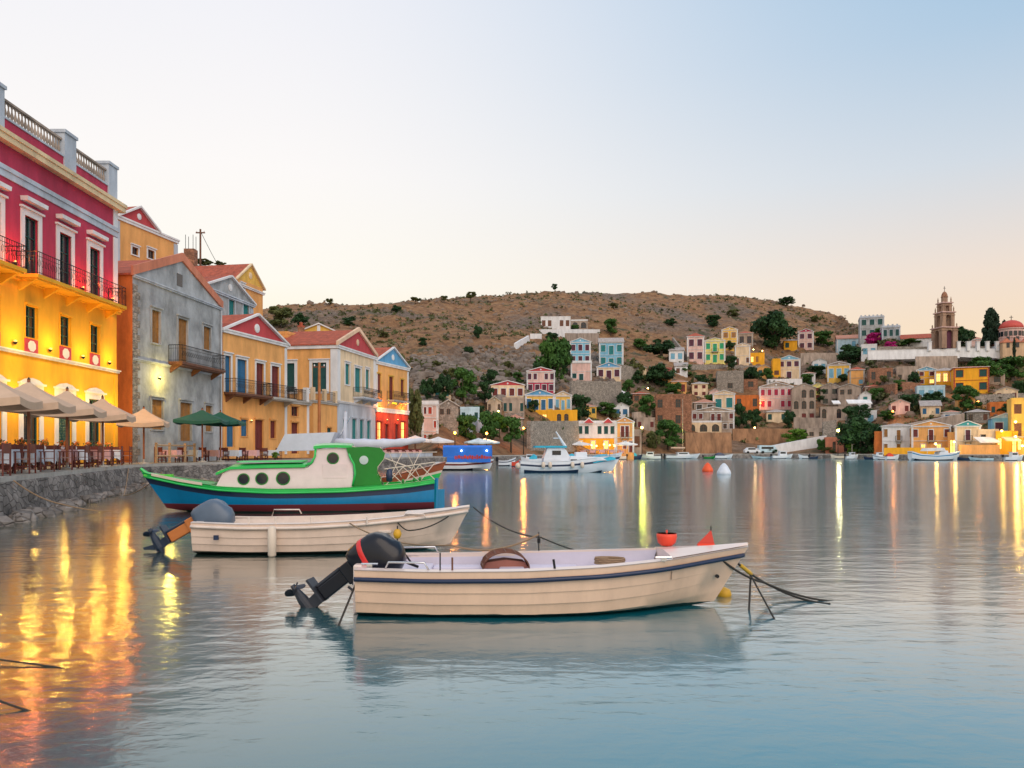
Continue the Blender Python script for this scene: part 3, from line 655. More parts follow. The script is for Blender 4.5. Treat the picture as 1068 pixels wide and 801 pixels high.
# utility poles and a small square chimney against the sky
def pole(px, yt, D, label, r=.13, z0=1.1, arm=True, wire=None):
    p = at(px, yt, D); t = thing('utility_pole', label, 'pole', (p.x, p.y, z0)); mb = MB(); mb.tube([(0, 0, -.3), (0, 0, p.z-z0)], r*1.2, WOD if wire is None else wire, 8, r*.8); mb.build('pole', t)
    if arm:
        a = MB(); a.box(-.5, .5, -.06, .06, p.z-z0-.45, p.z-z0-.33, WOD)
        for x in (-.42, 0, .42): a.lathe([(.05, 0), (.06, .08), (.03, .16)], WHT, 6, (x, 0, p.z-z0-.33))
        a.build('crossarm', t)
    return t
ORP = mat('tan_pole', (.45, .17, .06), .7, var=.3)
pole(333, 378, 70, 'tall tan wooden utility pole in front of the terrace block', .14, wire=ORP)
pole(209, 239, 88, 'thin utility pole against the sky behind the grey stone house', .13, z0=8)
t = tag(MB().build('brick_chimney'), 'short brick chimney with bare rods behind the grey gabled house', 'chimney')
def chim():
    mb = MB(); mb.box(-.55, .55, -.5, .5, -14, 1.5, BRN)
    for x, y in ((-.4, -.4), (.4, -.4), (.4, .4), (-.4, .4)): mb.tube([(x, y, 1.5), (x, y, 3.0)], .03, IRN, 4)
    t.data = mb.data('brick_chimney'); t.location = at(199, 275, 86)
chim()
mb = MB(); a, b = at(209, 241, 88), at(262, 300, 118)
mb.tube([a.lerp(b, i/12)-Vector((0, 0, 2.2*math.sin(math.pi*i/12))) for i in range(13)], .03, IRN, 4)
tag(mb.build('overhead_wire'), 'thin overhead wire sagging from the utility pole', 'wire')

# ------------------------------------------------------------------ terrace furniture
CLW = mat('white_cloth', (.62, .68, .78), .9, var=.1, vscale=3); CLP = mat('pink_cloth', (.72, .42, .42), .9, var=.15, vscale=3)
CAN = mat('beige_canvas', (.58, .41, .29), .85, var=.15, vscale=1.5); GCN = mat('green_canvas', (.008, .085, .06), .8, var=.15); MAH = mat('mahogany', (.13, .025, .02), .45, var=.3, vscale=8); CNV = mat('taupe_canvas', (.33, .22, .2), .9)
def cloth_mesh(m, w=.98, drop=.42):
    mb = MB(); n = 8; top = []; bot = []
    for i in range(4*n):
        a = i/n; k = int(a); f_ = a-k; c = [(-1, -1), (1, -1), (1, 1), (-1, 1)]; p, q = c[k], c[(k+1) % 4]
        x, y = lerp(p[0], q[0], f_)*w/2, lerp(p[1], q[1], f_)*w/2; top.append((x, y, 0)); e = 1.06+.03*math.sin(i*2.4); d = drop*(1.25 if f_ == 0 else 1)
        bot.append((x*e, y*e, -d))
    mb.face(top, m); mb.rings([bot, top], m, cap=False); return mb
def make_table(label):
    t = thing('table', label, 'table')
    mb = MB(); mb.box(-.45, .45, -.45, .45, .70, .735, WOD); mb.build('table_top', t)
    for x in (-.38, .38):
        for y in (-.38, .38):
            q = MB(); q.box(-.025, .025, -.025, .025, 0, .70, MAH); q.build('leg', t, loc=(x, y, 0))
    return t
def make_chair(label, back=MAH, seat=CNV):
    t = thing('chair', label, 'chair', group='chairs on the waterfront terrace')
    q = MB(); q.box(-.22, .22, -.21, .21, .43, .455, seat); q.build('seat', t)
    q = MB(); q.box(-.22, .22, .2, .225, .62, .9, back); q.build('backrest', t)
    for x in (-.23, .23):
        q = MB(); q.box(x-.018, x+.018, -.2, -.16, 0, .65, MAH); q.build('leg', t)
        q = MB(); q.box(x-.018, x+.018, .19, .23, 0, .92, MAH); q.build('leg', t)
        q = MB(); q.box(x-.03, x+.03, -.24, .19, .65, .68, MAH); q.build('armrest', t)
    q = MB()
    for z in (.12, .3): q.box(-.21, .21, .195, .22, z, z+.03, MAH); q.box(-.21, .21, -.19, -.165, z, z+.03, MAH)
    for x in (-.23, .23): q.box(x-.01, x+.01, -.16, .19, .2, .225, MAH)
    q.build('stretcher', t); return t
ex, ey = -.280, .960; nx, ny = -.960, -.280
cl_w = cloth_mesh(CLW).data('tablecloth'); cl_p = cloth_mesh(CLP).data('tablecloth')
tab0 = ch0 = None; rn = random.Random(3)
pos_words = ['nearest the left picture edge', 'left of the first beige parasol pole', 'under the first beige parasol', 'between first and second parasol poles', 'under the second beige parasol', 'right of the second parasol pole', 'under the third beige parasol', 'right of the third parasol pole', 'under the fourth beige parasol']
row_words = ['waterside', 'wall-side']
def place_table(x, y, rz, z, lab, cloth):
    global tab0
    if tab0 is None: tab0 = make_table(lab); tab0['group'] = 'tables on the waterfront terrace'; o = tab0; o.location = (x, y, z); o.rotation_euler.z = rz
    else: o = dup(tab0, (x, y, z), rz, lab)
    c = link('tablecloth', cl_w if cloth == 'white' else cl_p, None, (x, y, z+.738), rz); tag(c, cloth+' cloth draped over the '+lab, 'tablecloth', 'tablecloths on the waterfront terrace')
fl0 = [None]
def flowers(x, y, z, lab):
    if fl0[0] is None:
        t = thing('flower_vase', 'small vase of orange flowers on the '+lab, 'vase', (x, y, z), 0, 'flower vases on the terrace tables'); q = MB(); q.lathe([(.05, 0), (.07, .06), (.03, .14), (.04, .16)], WHT, 8); q.build('vase', t)
        q = MB(); r_ = random.Random(8); OF = mat('orange_petals', (.85, .25, .04), .7, var=.3, vscale=20)
        for i in range(60):
            c = Vector((r_.gauss(0, .07), r_.gauss(0, .07), .24+r_.gauss(0, .05))); n1 = Vector((r_.gauss(0, 1), r_.gauss(0, 1), r_.gauss(0, 1))).normalized(); n2 = n1.orthogonal(); n3 = n1.cross(n2); q.face([c+n2*.035, c+n3*.035, c-n2*.035, c-n3*.035], OF if i % 4 else LMDF)
        q.build('blooms', t); fl0[0] = t
    else: dup(fl0[0], (x, y, z), x, 'small vase of orange flowers on the '+lab)
LMDF = mat('flower_leaf', (.05, .12, .02), .7)
def place_chair(x, y, rz, z, lab):
    global ch0
    if ch0 is None: ch0 = make_chair(lab); ch0.location = (x, y, z); ch0.rotation_euler.z = rz
    else: dup(ch0, (x, y, z), rz, lab)
for i in range(9):
    for r_ in range(2):
        t_ = 1.2+i*2.45; d = 1.15+r_*2.5; x = -13.5+ex*t_+nx*d; y = 21.2+ey*t_+ny*d; rz = .28+rn.uniform(-.15, .15)
        cl = 'pink' if rn.random() < .45 else 'white'
        place_table(x, y, rz, 1.1, row_words[r_]+' table '+pos_words[i], cl); flowers(x+rn.uniform(-.15, .15), y, 1.85, row_words[r_]+' table '+pos_words[i])
        for s__, w in ((0, 'left'), (1, 'right'), (2, 'water')) if r_ == 0 else ((0, 'left'), (1, 'right')):
            a = rz+rn.uniform(-.2, .2)
            off = [(-ex*.72, -ey*.72, math.atan2(ey, ex)+R(90)), (ex*.72, ey*.72, math.atan2(ey, ex)-R(90)), (-nx*.75, -ny*.75, math.atan2(-ny, -nx)-R(90))][s__]
            place_chair(x+off[0], y+off[1], off[2]+rn.uniform(-.25, .25), 1.1, 'mahogany armchair on the '+w+' side of '+row_words[r_]+' table '+pos_words[i])
# parasols
ORW = mat('varnished_pole', (.30, .09, .03), .5, var=.3, vscale=6)
def parasol(loc, h, w, m, label, rz=.28, edge=.75, drop=.22, group='beige parasols over the terrace tables'):
    t = thing('parasol', label, 'parasol', loc, rz, group)
    q = MB(); q.tube([(0, 0, .05), (0, 0, h+.05)], .05, ORW, 8); q.build('pole', t)
    q = MB(); q.lathe([(.3, 0), (.3, .06), (.06, .09), (.05, .25)], CON, 12); q.build('base', t)
    q = MB(); c = [(-w, -w), (w, -w), (w, w), (-w, w)]; n = 8
    for k in range(4):
        p, r_ = c[k], c[(k+1) % 4]; rows = []
        for j in range(6):
            f_ = j/5; z = h-edge*(f_**.8)+.0
            rows.append([(lerp(p[0], r_[0], i/n)*f_, lerp(p[1], r_[1], i/n)*f_, z-(.10*f_*math.sin(math.pi*i/n))) for i in range(n+1)])
        q.rings(rows, m, closed=False, cap=False)
        e = rows[-1]; q.rings([e, [(x*1.01, y*1.01, z-drop) for x, y, z in e]], m, closed=False, cap=False)
    q.build('canopy', t, smooth=True)
    for x, y in c:
        q = MB(); q.tube([(0, 0, h-.9), (x*.5, y*.5, h-edge*.6), (x*.97, y*.97, h-edge-.03)], .014, WOD, 4); q.build('rib', t)
    q = MB(); q.lathe([(.03, 0), (.05, .04), (0, .12)], IRN, 8, (0, 0, h+.02)); q.build('finial', t)
    return t
for (px, D), w in zip(((-12, 23.4), (30, 26), (70, 29.8), (107, 34.3), (150, 42.5)), ('leftmost beige parasol, cut by the picture edge', 'second beige parasol from the left', 'middle beige parasol over the terrace tables', 'fourth beige parasol, before the last yellow window', 'rightmost beige parasol beside the grey house')):
    p = at(px, 400, D); parasol((p.x, p.y, 1.1), 2.95, 1.12, CAN, w, edge=.72)
for px, D, w in ((211, 48.8, 'left green parasol at the quay edge before the grey house'), (230, 51.5, 'right green parasol at the quay edge before the drain pipe')):
    p = at(px, 400, D); parasol((p.x, p.y, 1.1), 3.2, 1.35, GCN, w, .15, .65, .18, 'green parasols at the quay edge')
# second terrace under the green parasols
k = 0
gw = ['left of the green parasols', 'behind the left green parasol', 'between the green parasols', 'right of the green parasols', 'before the orange house', 'before the orange house wing']
for (px, D), w in zip(((178, 47.5), (200, 50.5), (222, 53), (243, 55.5), (262, 58.5), (283, 62)), gw):
    p = at(px, 400, D); place_table(p.x, p.y, .1, 1.1, 'small table '+w, 'white' if k % 2 else 'pink'); k += 1
    for s__, ww in ((-1, 'left'), (1, 'right')): place_chair(p.x+s__*.3, p.y+s__*.72, (0 if s__ > 0 else math.pi)+rn.uniform(-.3, .3), 1.1, 'folding chair '+ww+' of the small table '+w)
# red low screen behind the tables, pale fence, planters
mb = MB(); MRD = mat('maroon_paint', (.16, .02, .03), .6)
a = (-13.5+nx*5.6, 21.2+ny*5.6)
for i in range(12):
    x, y = a[0]+ex*2*i, a[1]+ey*2*i; mb.box(x-.04, x+.04, y-.04, y+.04, 1.1, 2.2, MRD)
M_ = Matrix.Translation((a[0], a[1], 0)) @ Matrix.Rotation(math.atan2(ey, ex), 4, 'Z')
mb.box(0, 22, -.02, .02, 1.95, 2.12, MRD, M_); mb.box(0, 22, -.015, .015, 1.3, 1.8, MRD, M_)
tag(mb.build('terrace_screen'), 'low maroon screen behind the terrace tables', 'screen')
t = thing('timber_fence', 'pale timber fence of posts and rails before the grey house', 'fence', (0, 0, 0)); pts = [at(px, 400, D) for px, D in ((163, 44.8), (177, 46), (193, 48.2), (203, 49.6))]
for p in pts:
    q = MB(); q.box(-.06, .06, -.06, .06, 1.1, 2.25, PWD); q.build('post', t, loc=(p.x, p.y, 0))
for z in (1.5, 2.1):
    q = MB(); q.tube([(p.x, p.y-.08, z) for p in pts], .045, PWD, 4); q.build('rail', t)
LOWW = [(at(382, 400, 86), 1.15, .0), (at(462, 400, 98.5), 1.15, 0)]
mb = MB(); pa, pb = Vector((-12.9, 80.5, 0)), Vector((-9.6, 97.2, 0)); M_ = Matrix.Translation(pa) @ Matrix.Rotation(math.atan2((pb-pa).y, (pb-pa).x), 4, 'Z')
mb.box(0, (pb-pa).length, .0, .2, 1.1, 1.5, LGY, M_); tag(mb.build('parapet_wall'), 'low blue-grey parapet wall along the far left quay', 'wall')
for i in range(7):
    p = pa.lerp(pb, (i+.5)/7)+Vector((-1.5, .3, 0)); w = ['at the near end', 'second along', 'third along', 'midway', 'third from the end', 'next to last', 'at the far end'][i]
    place_table(p.x, p.y, .2, 1.1, 'dining table '+w+' of the blue-grey parapet wall', 'pink')
    for s__, ww in ((-1, 'near'), (1, 'far')): place_chair(p.x, p.y+s__*.72, (0 if s__ > 0 else math.pi), 1.1, 'red chair on the '+ww+' side of table '+w+' by the parapet')
# ------------------------------------------------------------------ trees
def leafmat(name, c1, c2):
    m = bpy.data.materials.new(name); m.use_nodes = True; t = m.node_tree; b = t.nodes['Principled BSDF']; L = t.links.new
    oi = t.nodes.new('ShaderNodeObjectInfo'); co = t.nodes.new('ShaderNodeTexCoord'); n = t.nodes.new('ShaderNodeTexNoise'); n.inputs['Scale'].default_value = 1.1; n.inputs['Detail'].default_value = 3
    L(co.outputs['Object'], n.inputs[0]); mx_ = t.nodes.new('ShaderNodeMix'); mx_.data_type = 'RGBA'; r = t.nodes.new('ShaderNodeMapRange'); r.inputs[1].default_value = .35; r.inputs[2].default_value = .65
    L(n.outputs[0], r.inputs[0]); L(r.outputs[0], mx_.inputs[0]); mx_.inputs[6].default_value = (*c1, 1); mx_.inputs[7].default_value = (*c2, 1); L(mx_.outputs[2], b.inputs['Base Color']); b.inputs['Roughness'].default_value = .7
    b.inputs['Specular IOR Level'].default_value = .2
    return m
LDK = leafmat('dark_leaf', (.016, .048, .018), (.04, .095, .03)); LMD = leafmat('mid_leaf', (.03, .085, .018), (.07, .16, .03)); LBR = leafmat('bright_leaf', (.07, .16, .02), (.14, .26, .03)); LOL = leafmat('olive_leaf', (.07, .09, .03), (.14, .15, .05)); LMG = leafmat('magenta_bract', (.38, .01, .14), (.6, .03, .25))
LCY = leafmat('cypress_leaf', (.012, .03, .018), (.028, .055, .03))
BRK = mat('bark', (.10, .07, .05), .95, var=.4, vscale=3, bump=.6)
def crown(seed, m, n, shape='round', leaf=.055):
    """unit crown: about 1 wide and 1 high, z 0..1"""
    rn = random.Random(seed); mb = MB(); cl = []
    if shape == 'round':
        for i in range(24):
            a = rn.uniform(0, 6.28); r = .36*math.sqrt(rn.random()); h = rn.uniform(.14, .86); lim = math.sqrt(max(.05, 1-((h-.45)/.55)**2))
            cl.append((r*lim*math.cos(a)*1.1, r*lim*math.sin(a)*1.1, h, rn.uniform(.09, .2)))
    elif shape == 'cone':
        for i in range(40):
            h = (i+.5)/40*.93+.03; lim = .44*(1-h)**.5+.05; a = rn.uniform(0, 6.28); cl.append((lim*.55*math.cos(a), lim*.55*math.sin(a), h, rn.uniform(.10, .17)*(1.25-h*.6)))
    elif shape == 'spire':
        for i in range(16): h = .05+.9*i/15; cl.append((rn.gauss(0, .05), rn.gauss(0, .05), h, .30*math.sin(math.pi*min(.97, h*.75+.2))+.05))
    elif shape == 'flat':
        for i in range(22): a = rn.uniform(0, 6.28); r = .45*math.sqrt(rn.random()); cl.append((r*math.cos(a), r*math.sin(a), rn.uniform(.2, .75)*(1-r), rn.uniform(.08, .15)))
    for i in range(n):
        x, y, z, r = cl[rn.randrange(len(cl))]; d = Vector((rn.gauss(0, 1), rn.gauss(0, 1), rn.gauss(0, 1))).normalized(); q = r*rn.uniform(.55, 1.12)
        c = Vector((x+d.x*q, y+d.y*q, z+d.z*q*(.75 if shape != 'spire' else .35))); s = leaf*rn.uniform(.6, 1.4)
        nn = (d+Vector((rn.gauss(0, .6), rn.gauss(0, .6), rn.gauss(0, .6)))).normalized(); u = nn.orthogonal().normalized(); u = Matrix.Rotation(rn.uniform(0, 6.28), 3, nn) @ u; v = nn.cross(u)
        mb.face([c+u*s, c+v*s*.55, c-u*s, c-v*s*.55], m)
    return mb.data('crown')
def trunkd(seed, spread=.3, fork=.35):
    rn = random.Random(seed); mb = MB()
    mb.tube([(0, 0, -.25), (rn.uniform(-.02, .02), 0, fork*.5), (rn.uniform(-.03, .03), rn.uniform(-.03, .03), fork)], .045, BRK, 7, .03)
    for i in range(6):
        a = i*1.05+rn.uniform(-.3, .3); r = spread*rn.uniform(.6, 1); mb.tube([(0, 0, fork*.85), (r*.45*math.cos(a), r*.45*math.sin(a), fork+.14), (r*math.cos(a), r*math.sin(a), fork+rn.uniform(.25, .45))], .022, BRK, 5, .006)
    return mb.data('trunk', True)
CR = {}
def get_crown(shape, tone, v):
    k = (shape, tone, v)
    if k not in CR: CR[k] = crown(hash((len(shape), tone, v)) % 9999 if False else (len(CR)*17+3), {'d': LDK, 'm': LMD, 'b': LBR, 'o': LOL, 'p': LMG, 'c': LCY}[tone], {'round': 3400, 'cone': 6500, 'spire': 2200, 'flat': 2200}[shape], shape, {'round': .048, 'cone': .05, 'spire': .05, 'flat': .045}[shape])
    return CR[k]
TR = [trunkd(i) for i in range(3)]; TI = [0]
def tree(px, py, wpx, hpx, tone, label, shape='round', D=None, name=None, cat=None, trunk=.18, group=None):
    """base pixel, crown width and total height in pixels"""
    p = ground(px, py) if D is None else at(px, py, D); D = p.y
    w, h = wpx*1.0*D/F, hpx*1.0*D/F; TI[0] += 1; i = TI[0]
    bush = trunk <= .0
    t = thing(name or ('bush' if bush else 'tree'), label, cat or ('bush' if bush else 'tree'), p, i*1.7, group)
    tb = 0 if bush else trunk
    link('crown', get_crown(shape, tone, i % 2), t, (0, 0, h*(tb-.03)), 0, (w*1.02, w*1.02, h*(1.03-tb)))
    tk = link('trunk', TR[i % 3], t, (0, 0, 0), 0, (w*(1.0 if not bush else .6), w*(1.0 if not bush else .6), h*.9)); return t
T = [
 (498, 353, 10, 14, 'd', 'small dark bush standing alone high on the brown slope above the pale outcrop', 'round', 0),
 (441, 362, 11, 9, 'd', 'dark bush on the slope just above the restaurant with the blue pediment', 'round', 0),
 (489, 370, 13, 9, 'd', 'low dark bush at the top edge of the grey rocks', 'round', 0),
 (364, 340, 16, 10, 'd', 'dark bush on the slope above the red pediment of the cream corner house', 'round', 0),
 (413, 326, 11, 8, 'd', 'dark round shrub just below the ridge, left of the skyline palms', 'round', 0),
 (344, 318, 10, 7, 'o', 'leftmost small olive-green tree on the skyline', 'round', .2),
 (433, 317, 12, 10, 'o', 'small flat-topped tree on the skyline, left of a pair', 'flat', .3),
 (463, 316, 9, 8, 'o', 'tiny flat-topped tree on the skyline between two larger ones', 'round', .35),
 (491, 315, 12, 11, 'o', 'round palm-like tree on the skyline, right of the tiny one', 'round', .35),
 (578.5, 305, 7, 9, 'd', 'lone tree standing on the very top of the hill', 'round', .3),
 (820, 320, 17, 11, 'd', 'dark tree on the skyline above the big dark tree', 'round', .1),
 (291, 342, 30, 24, 'o', 'dark olive tree clump behind the ochre gabled house chimney', 'round', .1),
 (313, 340, 18, 14, 'd', 'dark bush right of the olive clump behind the chimney', 'round', 0),
 (483, 420, 34, 36, 'm', 'big fresh-green tree on the slope left of the salmon house', 'round', .1),
 (462, 421, 20, 32, 'd', 'dark tree against the left side of the big fresh-green tree', 'round', .1),
 (506, 421, 18, 24, 'd', 'dark tree between the big fresh-green tree and the salmon house', 'round', .1),
 (447, 420, 18, 26, 'd', 'dark tree above the pink flat-roofed house', 'round', .1),
 (512, 405, 22, 20, 'd', 'dark bush among grey rocks above the salmon house', 'round', 0),
 (576, 408, 40, 56, 'm', 'tall green tree left of the light blue houses', 'round', .08),
 (562, 406, 20, 30, 'd', 'dark tree behind the pink and crimson house', 'round', .1),
 (590, 395, 16, 40, 'd', 'narrow dark tree touching the left light blue house', 'round', .1),
 (637, 351, 16, 18, 'm', 'green tree at the right end of the white hilltop complex', 'round', .1),
 (575, 356, 14, 10, 'd', 'dark shrub on the wall below the white hilltop complex', 'round', 0),
 (605, 440, 26, 30, 'd', 'dark tree below the high stone retaining wall', 'round', .1),
 (652, 430, 18, 22, 'd', 'dark tree beside the white stairway', 'round', .1),
 (580, 466, 18, 22, 'm', 'green tree in front of the tall stone quayside wall', 'round', .15),
 (690, 373, 40, 25, 'd', 'broad dark tree on the slope left of the pink tower house', 'flat', .05),
 (744, 341, 18, 13, 'd', 'dark bush on the brown slope left of the big dark tree', 'round', 0),
 (808, 365, 42, 42, 'd', 'biggest dark tree near the top of the village', 'round', .05),
 (793, 350, 22, 22, 'd', 'dark tree leaning on the left of the biggest dark tree', 'flat', .1),
 (761, 366, 11, 11, 'd', 'small round tree in front of the tall narrow yellow house', 'round', .1),
 (763, 386, 14, 15, 'd', 'round dark tree right of the lime-yellow house', 'round', .15),
 (783, 402, 20, 20, 'd', 'dark tree below the lamp-lit yellow house', 'round', .1),
 (731, 404, 16, 14, 'd', 'dark bush on the dry slope below the lime-yellow house', 'round', 0),
 (688, 404, 34, 25, 'd', 'wide dark tree right of the hillside lamp', 'round', .05),
 (664, 398, 24, 20, 'o', 'olive tree left of the hillside lamp', 'round', .05),
 (702, 414, 20, 15, 'm', 'green bush just above the brown brick building', 'round', 0),
 (675, 438, 22, 26, 'm', 'green tree at the left side of the brown brick building', 'round', .1),
 (664, 400, 14, 14, 'd', 'dark shrub below the olive tree by the hillside lamp', 'round', 0),
 (697, 470, 34, 32, 'm', 'green tree between the quay lamp and the villa with arches', 'round', .1),
 (681, 468, 16, 20, 'o', 'olive shrub behind the yellow quay lamp', 'round', 0),
 (772, 448, 18, 28, 'd', 'dark tree right of the villa with arches', 'round', .1),
 (787, 448, 16, 22, 'd', 'dark tree left of the pink house stone base', 'round', .1),
 (779, 457, 9, 14, 'd', 'small dark tree above the ochre quay wall', 'round', .1),
 (823, 448, 13, 20, 'd', 'dark cypress-like tree beside the stone base of the pink house', 'round', 0),
 (830, 466, 25, 19, 'b', 'bright green round tree on the quay ramp', 'round', .2),
 (806, 475, 13, 9, 'd', 'dark clipped bush on the quay below the bright tree', 'round', 0),
 (859, 362, 21, 17, 'm', 'green tree right of the small pink gabled house', 'round', .08),
 (887, 382, 30, 22, 'd', 'dark tree below the pale blue hillside house', 'round', .05),
 (852, 393, 22, 12, 'd', 'dark hedge below the cream house with blue pediment', 'round', 0),
 (880, 398, 11, 8, 'd', 'small dark bush before the orange twin houses', 'round', 0),
 (893, 448, 32, 26, 'd', 'dark trees above the ivy mass on the right', 'round', .05),
 (898, 474, 44, 40, 'd', 'huge dark ivy-like tree mass left of the white quay house', 'round', .02),
 (880, 470, 16, 30, 'd', 'dark tree left of the ivy mass behind the globe lamp', 'round', .05),
 (912, 474, 22, 32, 'd', 'dark tree against the white quay house', 'round', .05),
 (889, 474, 18, 15, 'b', 'bright green bush right of the globe lamp', 'round', 0),
 (857, 472, 12, 14, 'm', 'green bush left of the globe lamp', 'round', 0),
 (866, 474, 16, 8, 'o', 'low olive shrub below the globe lamp', 'round', 0),
 (953, 404, 12, 17, 'd', 'dark tree left of the yellow house with blue pediments', 'round', .08),
 (951, 430, 30, 20, 'd', 'wide dark tree below the blue terrace on the right slope', 'round', .03),
 (975, 424, 24, 16, 'd', 'dark bush under the yellow house with blue pediments', 'round', 0),
 (1007, 428, 32, 26, 'm', 'creeper-covered tree in front of the red-roofed yellow house', 'round', .03),
 (1003, 404, 10, 22, 'm', 'green climber on the left of the red-roofed yellow house', 'round', 0),
 (998, 436, 12, 12, 'd', 'small dark tree above the two orange lamps', 'round', .1),
 (1032, 398, 34, 22, 'm', 'green tree on the bank below the white churchyard wall', 'round', .02),
 (1056, 396, 32, 24, 'm', 'green tree at the right edge below the church', 'round', .02),
 (1022, 384, 26, 12, 'm', 'low green shrub along the churchyard bank', 'round', 0),
 (1064, 416, 18, 20, 'd', 'dark tree at the right edge above the gold house', 'round', .05),
 (918, 349, 14, 8, 'm', 'low green bush beside the grey crenellated villa', 'round', 0),
 (905, 352, 14, 11, 'm', 'green bush left of the grey crenellated villa', 'round', 0),
 (948, 362, 26, 8, 'm', 'green hedge under the red-roofed white building', 'round', 0),
 (858, 420, 14, 14, 'd', 'dark bush above the taupe twin-gabled house corner', 'round', 0),
 (922, 400, 10, 8, 'o', 'olive bush on the ruined terraces', 'round', 0),
 (936, 376, 16, 8, 'o', 'olive scrub below the long white wall', 'round', 0),
]
for a in T:
    tree(a[0], a[1], a[2], a[3], a[4], a[5], a[6], trunk=a[7])
tree(1004, 366, 22, 26, 'd', 'dark round tree between the bell tower and the small pink house', 'round', D=240, trunk=.1)
tree(1034, 364, 25, 42, 'c', 'tall dark conifer left of the domed church', 'cone', D=238, trunk=.05)
tree(1047, 364, 9, 30, 'c', 'slim dark conifer between the tall conifer and the dome', 'cone', D=240, trunk=.05)
tree(1058, 372, 4.5, 20, 'c', 'pencil-thin cypress in front of the church', 'spire', D=226, trunk=.03)
tree(914, 362, 24, 15, 'p', 'larger magenta bougainvillea below the grey crenellated villa', 'round', trunk=0, name='bougainvillea', cat='bougainvillea')
tree(928, 365, 14, 10, 'p', 'smaller magenta bougainvillea right of the larger one', 'round', trunk=0, name='bougainvillea', cat='bougainvillea')
tree(433, 458, 20, 58, 'o', 'tall olive-green tree right beside the red restaurant front', 'round', D=110, trunk=.12)
for a in ((487, 466, 26, 34, 'm', 'leafy green tree behind the blue tour boat, left of three'), (512, 466, 30, 38, 'm', 'leafy green tree behind the blue tour boat, middle of three'), (533, 468, 26, 34, 'm', 'leafy green tree right of the blue tour boat, nearest the orange wall lamp'), (521, 452, 18, 20, 'b', 'lighter green tree lit by a small yellow-green lamp')):
    tree(*a, D=125 if a[0] < 500 else 132, trunk=.2)
for px, py, w, h, D, tn, lb in ((146, 462, 26, 12, 50, 'm', 'dark green potted shrubs between the yellow building and grey house'), (287, 478, 8, 7, 61, 'b', 'small bright green plant on the quay before the orange house'), (214, 279, 22, 9, 90, 'o', 'treetop behind the grey gabled house, left of the red roof'), (230, 278, 12, 6, 92, 'o', 'small treetop just left of the ochre gable'), (274, 350, 14, 12, 95, 'b', 'bright shrub beside the blue annexe')):
    tree(px, py, w, h, tn, lb, 'round', D=D, trunk=0)

# ------------------------------------------------------------------ the village on the hillside
HN = {}
def village(name_label, px0, px1, ye, yb, floors, wall, sh=SGN, trim=WHT, roof='ped', rh=.18, rm=None, pm=None, turn=0, Dp=8, lower=None, plinth=0, D=None, name='house', cat='house', corn=True, sidesh=None, sw=None, balc=None, cren=False):
    """px0..px1 facade, ye eaves row, yb foot row; floors: strings bottom to top"""
    pm_ = (px0+px1)/2; g = ground(pm_, yb) if D is None else at(pm_, yb, D); D = g.y
    w = (px1-px0)*D/F; h = (yb-ye)*D/F; a = -math.atan2(g.x, g.y)*.8+R(turn); zb = g.z
    ca, sa = math.cos(a), math.sin(a); w /= max(.6, math.cos(a+math.atan2(g.x, g.y)))
    x0, y0 = g.x-ca*w/2, g.y-sa*w/2
    H = House(name, name_label, (x0, y0), a, w, Dp, zb, zb+h, cat)
    n = len(floors); fh = h/n; bands = []
    for i, fl in enumerate(floors):
        c = len(fl); cw = w/c
        for j, ch in enumerate(fl):
            if ch == '.': continue
            x = (j+.5)*cw; ww = min(cw*.58, .52*fh, 1.6)
            if ch in 'dbD': H.op(x, i*fh+.06, max(ww, .7), fh*.70, ch if ch != 'b' else 'b', sh, trim, .12 if trim else 0)
            elif ch == 'a': H.op(x, i*fh+fh*.12, cw*.62, fh*.72, 'A', WOD, (lower if (lower and i == 0) else wall), 0)
            else: H.op(x, i*fh+fh*.25, ww, fh*.52, ch, sh, trim, .12 if trim else 0)
        b_ = [j for j, ch in enumerate(fl) if ch == 'b']
        if b_ and i: H.balcony(max(.05, b_[0]*cw), min(w-.05, (b_[-1]+1)*cw), i*fh, .8, CON, h=.95)
    # arches: a dark opening with an arched head in the wall colour
    bands = [(fh-.001, lower), (99, wall)] if lower else [(99, wall)]
    H.walls(bands, [(fh-.001, lower), (99, sw)] if (sw and lower) else ([(99, sw)] if sw else None))
    if corn and h > 3:
        for i in range(1, n):
            H.cornice(i*fh-.12-.001, .12, .05, trim or CON, sides=(), name='string_course')
        H.pilasters(.01, h-.3, .3, trim or CON)
        H.cornice(h-.28, .26, .12, trim or CON)
    if roof == 'ped': H.pediment(max(.9, w*rh), pm or wall, rm or WTL, trim or CON, over=.2)
    elif roof == 'hip': H.hip(w*rh, rm or TIL)
    elif roof == 'side': H.side_gable(Dp*.22, rm or TIL, wall)
    elif roof == 'flat': H.parapet(.45, trim or wall, cren=cren)
    if plinth:
        mb = MB(); pz = plinth*D/F; mb.box(-.4, w+.4, -.45, Dp, -pz-2, -.01, STN); mb.build('plinth', H.o)
    return H
V = village
V('white hilltop complex with small windows, the highest building in the middle of the hill', 564, 595, 332, 344, ['ww.ww'], WHT, WOD, None, 'flat', Dp=9, corn=False, name='hilltop_house')
V('low stone-faced arcade joined to the white hilltop complex', 595.5, 613, 335, 344, ['aa'], TAU, WOD, WHT, 'flat', Dp=7, corn=False)
V('left light blue house with purple shutters and blue pediment', 594.5, 616, 357, 381, ['www', 'www'], LBL, SPU, WHT, pm=LBL, D=None)
V('right light blue house with teal shutters and grey roof', 625, 650, 357, 383, ['wdw', 'wdw'], LBL, STL, WHT, roof='side', rm=WTL, D=None)
V('pale pink house with wide crimson band under the left light blue house', 595.5, 617, 378, 397, ['wd.', '.'], PNK, SGN, WHT, 'flat', D=None, lower=PNK)
